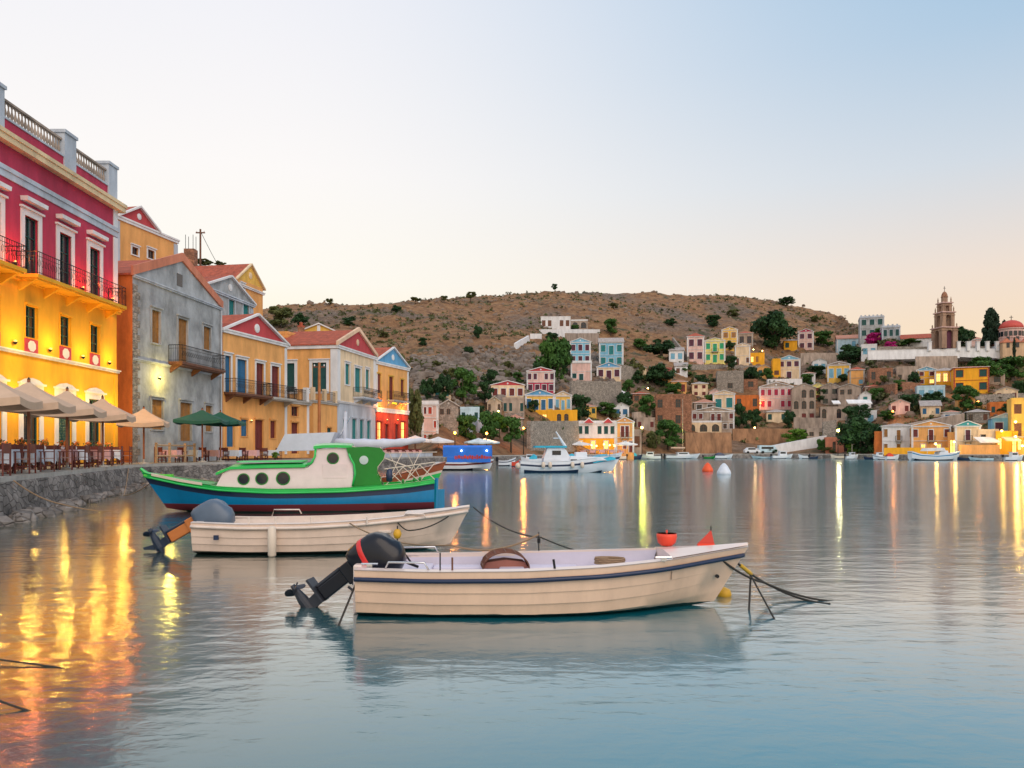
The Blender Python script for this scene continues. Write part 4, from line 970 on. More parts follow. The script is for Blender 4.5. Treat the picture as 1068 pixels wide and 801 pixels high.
V('cream house with blue pediment under the right light blue house', 622.5, 647.5, 384, 397.5, ['wdw'], CRM, SPU, WHT, pm=BPD, D=None)
V('pink over crimson three-storey house with paired dark windows', 549.5, 578.5, 388, 411, ['wwww', 'ww.ww'], PNK, SPU, WHT, 'ped', rh=.1, pm=PED, lower=CRI)
V('long salmon house with tiny red pediment on the left slope', 512, 547, 402.5, 417, ['wwww'], CRM, SRD, WHT, 'ped', rh=.08, pm=PED)
V('faded stone ground floor with green shutters under the long salmon house', 524, 547, 417, 433, ['ww.w'], TAU, SGN, None, 'flat', corn=False)
V('yellow house with blue pediment and blue windows, left of a joined pair', 548, 578, 412, 431, ['wbbw'], GLD, SBL, WHT, pm=BPD)
V('yellow house with peach pediment and pale blue windows, right of a joined pair', 578.3, 596, 413, 431, ['wdw'], GLD, LBL, WHT, pm=CRM)
V('lamp-lit ground floor with balcony under the yellow pair', 549, 602, 430.5, 441, ['a.l.aa.'], YEL, WOD, None, 'flat', corn=False)
V('wide white quay restaurant with two small red pediments and tall green shutters', 602, 642, 441, 472, ['l.l.l.', 'ww.www'], WHT, SGN, WHT, 'flat', D=163, lower=YEL, Dp=9)
V('orange quay house with dark red balcony doors right of the white restaurant', 642.3, 661, 440, 472, ['.wd', '.bb.'], ORG, SRD, WHT, 'ped', rh=.1, D=163, rm=WTL, Dp=9)
V('small shed with pinkish-red roof behind the green trees', 530, 545, 437, 455, ['.'], TAU, WOD, None, 'hip', rh=.3, rm=OTL, corn=False)
V('low red-roofed shed left among the green trees', 508, 522, 434, 450, ['w'], TAU, WOD, None, 'hip', rh=.2, rm=OTL, corn=False)
V('pink flat-roofed house with red ground floor shutters near the left quay', 440, 457, 421, 464, ['ww.', '..w', 'gw.'], PNK, RED, WHT, 'flat', D=118)
V('grey stone gabled house right of the pink flat-roofed house', 457.5, 478, 424, 448, ['...', 'gg.'], STN, WOD, None, 'ped', rh=.22, rm=OTL, corn=False)
V('long brown brick building with few windows left of the villa', 684, 721, 413, 446, ['g.g.', 'g.g.'], BRN, WOD, None, 'flat', corn=False)
V('main body of the arched villa with small windows and central balcony', 722, 765, 429, 450, ['g.aa.gg', 'ww.bb.w'], TAU, SRD, WHT, 'ped', rh=.1, pm=TAU)
V('upper yellow wing of the arched villa with teal balcony door', 744, 766, 411, 430, ['bw'], CRM, STL, WHT, 'ped', rh=.14)
V('small gable of the arched villa with pale roof', 724, 746, 420, 430, ['gg'], TAU, WOD, WHT, 'hip', rh=.2, rm=OTL)
V('three-arched loggia of the villa above an ochre quay wall', 715.5, 752, 441, 452, ['aaa'], CRM, WOD, WHT, 'flat', corn=False)
V('pink tower house with red hipped roof, first in the upper terrace row', 717, 734, 351, 378, ['ww', 'ww'], PNK, SPU, WHT, 'hip', rh=.28, rm=TIL)
V('lime-yellow house with bright green shutters in the upper terrace row', 735.3, 756, 356, 379, ['wbw', 'wbw'], YGR, SLG, WHT, 'ped', rh=.12)
V('tall narrow yellow house behind the lime-yellow house', 753, 769, 344, 366, ['ww', 'ww'], GLD, SOR, WHT, 'ped')
V('maroon-roofed house beside the tall narrow yellow house', 770, 785, 348, 362, ['gg'], TAU, SRD, None, 'hip', rh=.2, rm=TIL)
V('cream house with small pediment and blank upper storey in the terrace row', 767, 782, 361, 381, ['d.w', '...'], CRM, WOD, WHT, 'ped', rh=.15)
V('lamp-lit yellow house at the right end of the upper terrace row', 782.3, 797, 370, 381, ['lw.'], YEL, SOR, None, 'flat', corn=False)
V('roofless rubble ruin below the upper terrace row', 748, 775, 387, 408, ['.g.', '.'], STN, WOD, None, 'none', corn=False, name='ruined_house', cat='ruin')
V('pink house with red shutters and big red pediment above the quay ramp', 793, 826, 404, 428, ['ww.ww', 'wwwww'], PNK, CRI, WHT, 'ped', rh=.14, pm=TAU, plinth=13)
V('rust-coloured ruin behind the right end of the arched villa', 767, 791, 412, 428, ['g.g'], RST, WOD, None, 'none', corn=False, name='ruined_house', cat='ruin')
V('grey stone house with round-headed red windows and a wall lamp', 827, 850, 405, 440, ['.dd', 'aaa', '.aa'], TAU, SRD, None, 'ped', rh=.2, rm=WTL, corn=False)
V('cream house with pale blue pediment and annexe on the mid slope', 812, 834, 375, 395, ['.d.', 'www'], CRM, SPU, WHT, 'ped', pm=LBL)
V('small left wing of the cream house with pale blue pediment', 806, 814, 376, 394, ['w', '.'], YEL, WOD, None, 'flat', corn=False, D=None)
V('pink gabled tower house right of the biggest dark tree', 833, 848, 347, 366, ['ww', 'ww'], PNK, SPU, WHT, 'ped', rh=.2, pm=CRI)
V('left taupe gable of the twin-gabled stone house', 856.5, 875, 404, 424, ['gg', 'gg'], TAU, SGN, None, 'ped', rh=.2, corn=False, rm=WTL)
V('right taupe gable of the twin-gabled stone house', 875.3, 897, 404, 424, ['..g', 'gg.'], TAU, WOD, None, 'ped', rh=.17, corn=False, rm=WTL)
V('bright orange house with grey pediment and blue windows above the twin gables', 864, 886, 381, 399, ['www'], GLD, LBL, WHT, 'ped', rh=.14, pm=TAU)
V('narrow orange house with maroon roof right of the bright orange house', 887, 901, 386, 403, ['.w', '.'], ORG, LBL, None, 'hip', rh=.25, rm=TIL)
V('pale blue house under a long peach roof on the upper right slope', 874, 900, 353, 366, ['..ww'], PBL, LBL, WHT, 'side', rm=OTL)
V('small white house right of the pale blue house', 899, 914, 361, 373, ['ww'], WHT, LBL, WHT, 'flat', corn=False)
V('grey crenellated mansion on the ridge', 898, 921, 331, 353, ['www', 'www'], GRY, SGN, LGY, 'flat', cren=True, name='mansion', cat='mansion')
V('lower right wing of the grey crenellated mansion', 921, 938, 341, 354, ['www'], GRY, SGN, LGY, 'flat', cren=True)
V('long low white building with red roof left of the bell tower', 942, 974, 353, 364, ['...'], WHT, WOD, None, 'side', rm=TIL, corn=False)
V('small pink house between the two dark trees by the church', 1013, 1024, 354, 365, ['w', '.'], PNK, SPU, WHT, 'hip', rh=.3, rm=OTL)
V('ruined brown house on the rocky right slope', 936, 956, 382, 396, ['g.g', '.'], TAU, WOD, None, 'none', corn=False, name='ruined_house', cat='ruin')
V('crumbling rust-brown ruin left of the ruined brown house', 908, 930, 384, 400, ['g.g'], BRN, WOD, None, 'none', corn=False, name='ruined_house', cat='ruin')
V('yellow house with two pale blue pediments and a lit veranda', 957, 976, 386, 402, ['wl', 'ww'], YEL, SRD, WHT, 'ped', pm=LBL)
V('yellow veranda wing with grey tiled roof right of the blue pediments', 976.3, 996, 386, 402, ['lll'], YEL, SRD, WHT, 'hip', rh=.16, rm=WTL)
V('square yellow house with red roof edge and dark shutters', 997, 1029, 383, 410, ['w.w', 'w.w'], YEL, SGN, TIL, 'hip', rh=.07, rm=TIL)
V('white quay house with grey roof and blue-grey windows, right part of the bay', 922, 952.5, 444, 475, ['w.w.w', 'w.b.w'], WHT, SOR, WHT, 'hip', rh=.1, rm=WTL, D=165, Dp=9)
V('orange-yellow quay house with large shallow pediment next to the white one', 953, 989, 444, 475, ['.l.l.', 'w.b.w'], ORG, SRD, WHT, 'ped', rh=.10, D=160, rm=WTL, Dp=9)
V('cream quay house with teal pediment', 998, 1021, 444, 475, ['.d.', '.b.'], CRM, SPU, WHT, 'ped', rh=.14, pm=TPD, D=155)
V('white-roofed annexe right of the teal-pediment quay house', 1021.3, 1040, 450, 474, ['...', 'g.'], CRM, WOD, None, 'flat', D=153.5, corn=False)
V('sky blue house with purple doors above a gold lamp-lit bar', 1037, 1061, 436, 452, ['bb'], LBL, SPU, WHT, 'ped', rh=.16, D=157, pm=PBL)
V('gold lamp-lit bar under the sky blue house', 1040.5, 1060, 452, 474, ['l.D'], YEL, WOD, None, 'flat', D=151.5, corn=False)
V('big gold house cut by the right picture edge', 1058, 1092, 417, 474, ['l.D', 'b.b', 'w.w'], GLD, WOD, None, 'flat', D=150, corn=False)
V('orange shed between the ivy mass and the white quay house', 913, 922, 452, 474, ['.'], RST, WOD, None, 'flat', D=167, corn=False)
V('dark ochre shed between the two right quay house groups', 989.5, 997.5, 453, 474, ['D'], ORG, WOD, None, 'flat', D=157, corn=False)
V('pale rendered house half hidden at the left of the stone retaining wall', 660, 669, 450, 472, ['w'], TAU, WOD, None, 'flat', D=173, corn=False)


EXV = [
 ('pale blue-grey house among the trees left of the salmon house', 480, 500, 428, 441, ['w.w'], PBL, SGN, None, 'flat'),
 ('small stone house stepping down left of the salmon ground floor', 508, 523, 419, 431, ['g.g'], TAU, WOD, None, 'ped'),
 ('tan rendered house behind the olive shrub and quay lamp', 664, 683, 438, 449, ['w.w'], TAU, SRD, None, 'flat'),
 ('brown cottage with red roof right of the high stone wall', 660, 676, 411, 421, ['gw'], BRN, WOD, None, 'hip'),
 ('low peach building behind the bright green bush', 862, 884, 458, 473, ['.a.a'], COP, WOD, None, 'flat'),
 ('tan storehouse with arched doors left of the globe lamp', 842, 861, 449, 466, ['aa', 'gg'], TAU, WOD, None, 'flat'),
 ('taupe lower storey under the twin-gabled stone house', 857, 893, 424, 438, ['a.a.a'], TAU, WOD, None, 'none'),
 ('cream cottage with green shutters above the long ochre wall', 800, 820, 430, 441, ['w.w'], CRM, SGN, None, 'hip'),
 ('small white house with grey roof beside the lime-yellow house', 698, 713, 366, 378, ['ww'], WHT, LBL, None, 'side'),
 ('ochre cottage with brown door above the brown brick building', 700, 716, 398, 409, ['wd'], ORG, SRD, None, 'hip'),
 ('roofless brown stone house on the terraces right of the rubble ruin', 776, 790, 396, 407, ['g'], BRN, WOD, None, 'none'),
 ('yellow cottage beside the pink gabled tower house', 818, 831, 356, 366, ['w.'], YEL, SGN, None, 'hip'),
 ('white cottage under the pink gabled tower house', 848, 862, 377, 388, ['ww'], WHT, LBL, None, 'ped'),
 ('stone cottage with maroon roof right of the narrow orange house', 903, 918, 404, 415, ['g.g'], TAU, SRD, None, 'hip'),
 ('pale pink cottage on the rocky bank above the white quay house', 930, 948, 421, 432, ['w.w'], PNK, SRD, None, 'ped'),
 ('pale blue terrace house below the two blue pediments', 958, 984, 404, 416, ['wdw'], PBL, LBL, None, 'flat'),
 ('brown stone cottage above the teal-pediment quay house', 1010, 1030, 430, 442, ['g.w'], STN, WOD, None, 'hip'),
 ('cream cottage at the right edge below the green bank', 1040, 1060, 408, 419, ['w.w'], CRM, SRD, None, 'ped'),
 ('taupe ruin between the square yellow house and the green bank', 1033, 1047, 390, 402, ['g'], TAU, WOD, None, 'none'),
 ('white cottage with blue door left of the grey-roofed white quay house', 902, 914, 430, 441, ['d'], WHT, LBL, None, 'flat'),
 ('orange cottage with grey roof under the lamp on the dark slope', 684, 700, 388, 399, ['ww'], ORG, SGN, None, 'side'),
 ('small cream house with blue shutters right of the white stairway', 660, 674, 384, 396, ['w', 'w'], CRM, SBL, None, 'ped'),
 ('pale stone chapel-like house above the brown retaining wall', 834, 846, 424, 434, ['a'], WHT, WOD, None, 'ped'),
 ('ochre house with green shutters on the bank above the white quay restaurant', 604, 622, 424, 434, ['w.w'], GLD, SGN, None, 'hip'),
 ('white cottage above the orange quay house', 640, 656, 425, 436, ['ww'], WHT, SBL, None, 'ped'),
 ('taupe two-storey house behind the villa, left side', 706, 722, 422, 440, ['g.', 'g.'], TAU, WOD, None, 'flat'),
 ('cream two-storey house right of the brick building top', 722, 738, 400, 414, ['ww', 'ww'], CRM, SRD, None, 'hip'),
 ('pink cottage with teal shutters in the middle of the mid slope', 740, 752, 410, 420, ['ww'], PNK, STL, None, 'ped'),
 ('yellow two-storey house above the long ochre wall, left end', 754, 768, 394, 406, ['w', 'w'], YEL, SBL, None, 'hip'),
 ('white two-storey house right of the taupe gables', 897, 908, 412, 428, ['w', 'w'], WHT, STL, None, 'ped'),
 ('peach house with dark windows below the square yellow house', 1000, 1016, 416, 428, ['ww'], ORG, SPU, None, 'ped'),
 ('stone house with arches above the big ivy mass', 884, 900, 436, 448, ['aa'], STN, WOD, None, 'flat'),
 ('cream house with grey roof on the bank right of the white quay house roof', 962, 980, 424, 435, ['w.w'], CRM, SBL, None, 'side'),
 ('blue-shuttered white house above the teal-pediment quay house', 985, 1000, 430, 441, ['ww'], WHT, SBL, None, 'hip'),
 ('terracotta house near the right edge above the sky blue house', 1034, 1052, 422, 434, ['w.w'], RST, SGN, None, 'flat'),
 ('lemon house with brown doors over the quay ramp', 846, 860, 404, 418, ['d', 'w'], YGR, SRD, None, 'ped'),
 ('small pink house left of the salmon house', 496, 510, 408, 418, ['ww'], PNK, SRD, None, 'hip'),
 ('grey stone house under the long salmon house, near the tree tops', 526, 546, 434, 447, ['g.g'], STN, WOD, None, 'flat'),
 ('cream cottage below the left dark tree group', 452, 470, 408, 418, ['ww'], CRM, STL, None, 'ped'),
 ('white cottage with grey roof at the foot of the pink tower house', 704, 717, 382, 392, ['w.'], WHT, WOD, None, 'side'),
 ('orange house with white pediment right of the rubble ruin', 790, 803, 384, 395, ['ww'], ORG, SGN, None, 'ped'),
 ('pale house with green door between the cream house and the taupe gables', 838, 850, 390, 402, ['d'], WHT, SGN, None, 'hip'),
]
for e in EXV: village(*e[:9], roof=e[9], rh=.16, corn=False, Dp=6, rm=(TIL, OTL, WTL)[int(e[1]) % 3])
for i, (px, py, w, h, tn, lb) in enumerate([
 (470, 395, 16, 12, 'o', 'olive bush high among the grey rocks, left part'), (540, 400, 14, 12, 'm', 'green bush just left of the tall green tree by the blue houses'), (530, 385, 12, 9, 'o', 'olive scrub bush on the rocks below the broken white walls'),
 (455, 385, 13, 9, 'o', 'olive bush on the slope above the dark trees on the left'), (668, 366, 18, 12, 'm', 'green shrub between the right light blue house and the broad dark tree'), (715, 392, 16, 12, 'm', 'green shrub below the pink tower house'),
 (655, 412, 16, 16, 'm', 'green tree just right of the white stairway top'), (740, 424, 12, 12, 'm', 'green bush behind the small gable of the arched villa'), (800, 398, 14, 14, 'm', 'green tree left of the white terrace wall'),
 (842, 402, 14, 12, 'm', 'green bush between the cream house and the twin gables'), (915, 420, 20, 16, 'm', 'green tree below the rust-brown terrace wall'), (938, 408, 14, 12, 'm', 'green bush below the ruined brown house'),
 (925, 440, 18, 12, 'm', 'green shrubs above the white quay house roof'), (990, 440, 14, 12, 'o', 'olive bush between the quay house groups'), (1048, 434, 16, 12, 'd', 'dark bush above the sky blue house'), (985, 372, 14, 7, 'm', 'small green shrub at the foot of the bell tower wall'),
 (870, 414, 10, 12, 'd', 'dark cypress-like bush between the taupe gables and the orange house'), (713, 440, 12, 14, 'd', 'dark bush between the brick building and the arched villa'), (600, 345, 10, 6, 'm', 'small green shrub on the white hilltop terrace'), (632, 434, 26, 14, 'm', 'green shrubs above the roofs of the white quay restaurant'),
 (556, 428, 12, 12, 'd', 'dark bush behind the left end of the yellow pair'), (500, 440, 20, 16, 'd', 'dark trees below the pale blue-grey house'), (700, 340, 12, 8, 'd', 'dark bush on the brown slope above the broad dark tree'), (640, 322, 12, 6, 'o', 'olive scrub bush below the ridge, right of the lone tree'), (850, 336, 12, 7, 'o', 'olive scrub bush below the right shoulder of the hill'), (400, 352, 12, 7, 'o', 'olive scrub bush above the blue pediment'), (765, 330, 14, 8, 'o', 'olive scrub bush on the upper slope above the tall narrow yellow house')]):
    tree(px, py, w, h, tn, lb, 'round', trunk=.05)

# crimson awning band, small red pediments on the white restaurant
def onwall(px0, px1, py0, py1, D, m, name, label, cat, t=.5, kind='box', group=None):
    a, b = at(px0, py1, D), at(px1, py0, D); mb = MB(); w = b.x-a.x; h = b.z-a.z
    if kind == 'box': mb.box(0, w, -t, 0, 0, h, m)
    elif kind == 'ped': mb.prism([(0, 0), (w, 0), (w/2, h)], -t, 0, m); mb.prism([(-.2, 0), (0, 0), (w/2, h), (w/2, h+.2)], -t-.1, -t-.001, WHT); mb.prism([(w+.2, 0), (w, 0), (w/2, h), (w/2, h+.2)], -t-.1, -t-.001, WHT)
    elif kind == 'awn': mb.prism([(-t, 0), (-t, -.2), (0, h), (0, h+.06), (-t, .05)], 0, w, m, axis='x')
    return tag(mb.build(name, loc=(a.x, D, a.z)), label, cat, group)
onwall(597, 615, 384.5, 388, 229.5, CRI, 'awning', 'crimson awning band across the pale pink house', 'awning', .5)
onwall(609, 619, 436.5, 441, 162.6, PED, 'roof_pediment', 'left small red roof pediment of the white quay restaurant', 'pediment', .3, 'ped')
onwall(629, 639, 436.5, 441, 162.6, PED, 'roof_pediment', 'right small red roof pediment of the white quay restaurant', 'pediment', .3, 'ped')
onwall(867, 875, 418, 421, 199, WHT, 'awning', 'short white awning on the taupe stone house', 'awning', 1.2, 'awn'); onwall(882, 907, 417, 421, 199, WHT, 'awning', 'long pale awning beside the taupe stone house', 'awning', 1.5, 'awn')
onwall(1015, 1036, 456, 461, 153.4, WHT, 'awning', 'white awning over the terrace of the teal-pediment house', 'awning', 2.2, 'awn')
onwall(1044, 1060, 456, 459, 149.5, CAN, 'awning', 'beige awning over the gold lamp-lit bar', 'awning', 1.5, 'awn')
# retaining and garden walls
def gwall(px0, py0, px1, py1, hpx, m, label, D0=None, D1=None, t=.6, extra=2.0, cap=None, name='retaining_wall'):
    """top edge runs from pixel to pixel; the wall stands down to the ground"""
    g0 = ground(px0, py0+hpx) if D0 is None else None; g1 = ground(px1, py1+hpx) if D1 is None else None
    D0 = D0 or g0.y; D1 = D1 or g1.y; a, b = at(px0, py0, D0), at(px1, py1, D1); h = hpx*D0/F+extra
    n = max(2, int((b-a).length/3)); mb = MB(); d = (b-a); d.z = 0; nrm = Vector((d.y, -d.x, 0)).normalized()
    rings = []
    for i in range(n+1):
        p = a.lerp(b, i/n); p.z += noise.noise(p*.3)*.12
        rings.append([p+nrm*t/2, p-nrm*t/2, p-nrm*t/2-Vector((0, 0, h)), p+nrm*(t/2+.25)-Vector((0, 0, h))])
    mb.rings(rings, m)
    if cap: mb.rings([[Vector(r_[0])+nrm*.08+Vector((0, 0, .01)), Vector(r_[1])-nrm*.08+Vector((0, 0, .01)), Vector(r_[1])-nrm*.08+Vector((0, 0, .15)), Vector(r_[0])+nrm*.08+Vector((0, 0, .15))] for r_ in rings], cap)
    return tag(mb.build(name), label, 'wall')
gwall(595, 397, 647, 398, 26, STN, 'high stone retaining wall under the two light blue houses', extra=3)
gwall(590, 347.5, 624, 347.5, 10, TAU, 'brown retaining wall below the white hilltop terrace')
gwall(563, 343.5, 625, 343.5, 3.5, WHT, 'long white terrace wall of the hilltop complex')
gwall(537, 358, 551, 350, 6, WHT, 'left broken white wall below the hilltop complex', extra=1); gwall(553, 348, 565, 348, 5, WHT, 'right broken white wall below the hilltop complex', extra=1)
gwall(551, 439, 602, 439, 30, STN, 'tall stone quayside wall behind the white cruiser', extra=1)
gwall(714, 451, 762, 451, 20, plaster('ochre_render', (.36, .19, .10), .35), 'ochre rendered wall below the three-arched loggia', extra=.5)
gwall(764, 447, 828, 447, 12, MC['ochre_render'], 'long ochre wall above the white quay ramp')
gwall(828, 435, 858, 436, 22, TAU, 'plain brown retaining wall below the grey stone house')
gwall(858, 440, 872, 438, 26, STN, 'stone wall left of the globe lamp')
gwall(915, 361.5, 1068, 361.5, 5, STN, 'stone footing of the long white churchyard wall', 240, 236, extra=3)
gwall(905, 366, 1000, 364, 6, WHT, 'long white churchyard wall, part left of the bell tower foot', 236, 234, cap=WHT, name='churchyard_wall', extra=1)
gwall(1000, 363, 1090, 366, 6, WHT, 'long white churchyard wall, part in front of the church', 234, 232, cap=WHT, name='churchyard_wall', extra=1)
gwall(955, 372, 998, 371, 10, TAU, 'dark stone bank below the white churchyard wall', 228, 228)
gwall(702, 352, 718, 372, 5, STN, 'low stone wall left of the pink tower house'); gwall(716, 380, 800, 381.5, 5, STN, 'terrace wall carrying the upper row of houses')
gwall(835, 368, 874, 368, 14, TAU, 'brown terrace wall below the pink gabled tower house'); gwall(800, 395.5, 836, 395, 6, WHT, 'white terrace wall below the cream house with blue pediment')
gwall(901, 404, 935, 400, 12, BRN, 'rust-brown ruined terrace wall on the right slope'); gwall(940, 398, 960, 400, 10, BRN, 'rust-brown wall under the ruined brown house')
gwall(1010, 412, 1068, 410, 8, STN, 'stone terrace below the square yellow house'); gwall(955, 402, 975, 403, 6, LGY, 'blue-grey terrace wall below the two blue pediments')
gwall(645, 380, 668, 384, 14, STN, 'grey stone bank right of the light blue houses', extra=3)
gwall(478, 440, 512, 436, 12, LGY, 'pale grey wall among the trees left of the salmon house'); gwall(660, 430, 684, 428, 8, TAU, 'brown wall left of the brick building')
gwall(922, 467, 990, 467, 7, YEL, 'low yellow quay wall in front of the white and orange houses', 161.5, 156, extra=.2, name='quay_parapet'); gwall(1000, 464, 1042, 464, 9, ORG, 'orange quay wall in front of the teal-pediment house', 152, 150.2, extra=.2, name='quay_parapet')
for i in range(12):
    px = 968+i*10; p = at(px, 358, 235-i*.2); 
    if px in (978, 988): continue
    mb = MB(); mb.box(-.45, .45, -.4, .4, 0, 2.6, WHT); mb.box(-.55, .55, -.5, .5, 2.6, 2.75, WHT)
    o = mb.build('wall_pier', loc=(p.x, p.y-.8, p.z-2.3)); w = ['first', 'second', 'third', 'fourth', 'fifth', 'sixth', 'seventh', 'eighth', 'ninth', 'tenth', 'eleventh', 'twelfth'][i]
    tag(o, w+' white square pier along the churchyard wall from the left', 'pier', 'white piers of the churchyard wall')
# ramps, stairs and paths
def pathstrip(pts, w, m, name, label, cat='path'):
    mb = MB(); L_ = [ground(a, b)+Vector((0, 0, .4)) for a, b in pts]; rows = []
    fine = []
    for a, b in zip(L_, L_[1:]):
        for i in range(6): fine.append(a.lerp(b, i/6))
    fine.append(L_[-1])
    for p in fine: rows.append([(p.x-w/2, p.y-w/2, p.z), (p.x+w/2, p.y+w/2, p.z), (p.x+w/2, p.y+w/2, p.z-3), (p.x-w/2, p.y-w/2, p.z-3)])
    mb.rings(rows, m); o = mb.build(name); o['kind'] = 'structure'; o['label'] = label; o['category'] = cat
pathstrip([(649, 408), (655, 415), (651, 424), (648, 432)], 1.6, WHT, 'hillside_steps', 'white stairway zigzagging up beside the high stone wall', 'steps')
pathstrip([(853, 440), (857, 450), (858, 462)], 1.8, LGY, 'hillside_steps', 'pale stairway right of the brown retaining wall', 'steps')
def ramp_wall(px0, py0, px1, py1, yb, D, m, label):
    a, b = at(px0, py0, D), at(px1, py1, D); zb = 1.1; mb = MB(); mb.prism([(a.x, zb-.3), (b.x, zb-.3), (b.x, b.z), (a.x, a.z)], D, D+2.5, m); tag(mb.build('quay_ramp'), label, 'ramp')
ramp_wall(790, 468, 862, 454, 474, 188.5, WHT, 'long white-walled ramp rising along the quay')
ramp_wall(950, 442, 1006, 431, 474, 170, TAU, 'pale roof slope stepping up behind the orange-yellow quay house')
# ------------------------------------------------------------------ bell tower and church
def bell_tower():
    p = ground(985, 364); p = at(985, 364, 236); s = 236/F
    t = thing('bell_tower', 'tall pinkish stone bell tower with three open tiers and small dome', 'bell tower', p, .12); m = plaster('tower_stone', (.36, .23, .16), .3)
    zs = [0, 22*s, 38*s, 48*s]; ws = [17.5*s, 13.5*s, 10*s]
    for k in range(3):
        w = ws[k]; z0, z1 = zs[k], zs[k+1]; q = MB(); a = w*.5; pw = w*.30; 
        for sx_ in (-1, 1):
            for sy in (-1, 1):
                x0, x1 = sorted((sx_*a, sx_*(a-pw))); y0, y1 = sorted((sy*a, sy*(a-pw))); q.box(x0, x1, y0, y1, z0, z1-.5, m)
                q.box(x0-.12, x1+.12, y0-.12, y1+.12, z1-1.1, z1-.85, m)
        # arch heads on the four sides, closed panels on the ground tier sides
        ow = w-2*pw; 
        for k4 in range(4):
            M_ = Matrix.Rotation(k4*math.pi/2, 4, 'Z'); n = 10; zt = z1-.5; zc = z1-.9-ow/2; pts = [(-ow/2, zt), (-ow/2, zc)]+[(-ow/2*math.cos(math.pi*i/n), zc+ow/2*math.sin(math.pi*i/n)) for i in range(1, n)]+[(ow/2, zc), (ow/2, zt)]
            for i in range(1, len(pts)-2):
                (xa, za), (xb, zb) = pts[i], pts[i+1]
                if abs(xa-xb) < 1e-6: continue
                q.face([M_ @ Vector((xa, -a+.1, za)), M_ @ Vector((xb, -a+.1, zb)), M_ @ Vector((xb, -a+.1, zt)), M_ @ Vector((xa, -a+.1, zt))], m)
                q.face([M_ @ Vector((xa, -a+.1, za)), M_ @ Vector((xb, -a+.1, zb)), M_ @ Vector((xb, -a+pw*.8, zb)), M_ @ Vector((xa, -a+pw*.8, za))], m)
        q.box(-a+.02, a-.02, -a+.02, a-.02, z1-.499, z1-.3, m)
        q.build('tower_tier', t)
        c = MB(); c.box(-a-.3, a+.3, -a-.3, a+.3, z1-.29, z1+.02, plaster('pale_pink_trim', (.62, .42, .38))); c.build('cornice', t)
        for sx_ in (-1, 1):
            for sy in (-1, 1):
                f = MB(); f.lathe([(.26, 0), (.16, .5), (.22, .8), (0, 1.8 if k else 1.2)], m, 6, (sx_*(a-.2), sy*(a-.2), z1+.02)); f.build('pinnacle', t)
        if k == 0:
            g = MB(); g.box(-a+pw, a-pw, -a+.7, a-.7, 0, z1-1.2, SPU); g.build('inner_wall', t)
        elif k == 1:
            g = MB(); g.lathe([(.05, 1.0), (.3, .95), (.45, .4), (.6, 0), (.62, -.05)], IRN, 10, (0, 0, z0+2)); g.build('bell', t)
    z = zs[3]; d = MB(); r = 3.1*s; d.lathe([(r, 0), (r, 1.6)], m, 8, (0, 0, z+.02), mf=None); d.lathe([(r*1.12, 1.6), (r*1.12, 1.8), (r, 1.85), (r*.9, 2.4), (r*.6, 3.0), (r*.25, 3.3), (0, 3.4)], BRN, 10, (0, 0, z+.02)); d.build('cupola', t, smooth=False)
    c = MB(); c.box(-.05, .05, -.05, .05, z+3.4, z+4.9, IRN); c.box(-.4, .4, -.045, .045, z+4.3, z+4.4, IRN); c.build('cross', t)
bell_tower()
def church():
    D = 230; p = at(1060, 366, D); s = D/F
    t = thing('church', 'domed church with red dome, pink arcaded drum and ochre walls', 'church', p, -.2); w = 26*s
    m = plaster('church_ochre', (.62, .42, .26), .2); q = MB(); q.box(-w/2, w/2, 0, w, -2, 9*s, m); q.box(-w/2-1, -w/2, 2, w-2, -2, 7*s, WHT); q.build('wall', t)
    r = MB()
    for x0, x1 in ((-w/2-.3, -w*.17), (-w*.17, w*.17), (w*.17, w/2+.3)): r.prism([(x0, 9*s), (x1, 9*s), ((x0+x1)/2, 9*s+1.2)], -.3, w+.3, COP)
    r.build('roof', t)
    R_ = 11.5*s; q = MB(); q.lathe([(R_, 9*s), (R_, 14.5*s), (R_*1.05, 14.6*s), (R_*1.05, 15.2*s), (R_*.97, 15.3*s), (R_*.97, 24*s), (R_*1.06, 24.2*s), (R_*1.06, 25*s), (R_*.95, 25.1*s)], PNK, 24, (0, w/2, 0)); dr = q.build('drum', t)
    g = MB()
    for k in range(16):
        M_ = Matrix.Translation((0, w/2, 0)) @ Matrix.Rotation(k*math.pi/8, 4, 'Z'); g.box(-.42, .42, -R_-.03, -R_*.9, 16.5*s, 21.5*s, GLS, M_)
        g.prism([(0, 0)], 0, 0, GLS) if False else None
    g.build('window', dr)
    q = MB(); q.lathe([(R_*1.02, 25*s), (R_*.98, 27.5*s), (R_*.86, 30*s), (R_*.66, 32*s), (R_*.4, 33.4*s), (R_*.12, 34.1*s), (0, 34.2*s)], mat('red_dome', (.55, .07, .05), .6, var=.2), 24, (0, w/2, 0)); q.build('dome', t, smooth=True)
    c = MB(); c.box(-.07, .07, w/2-.07, w/2+.07, 34*s, 39*s, IRN); c.box(-.5, .5, w/2-.06, w/2+.06, 37*s, 37.5*s, IRN); c.build('cross', t)
    for x in (-w*.3, w*.05): 
        g = MB(); g.box(x-.4, x+.4, -.06, .05, 1.0, 4.2, GLS); g.build('window', t)
church()

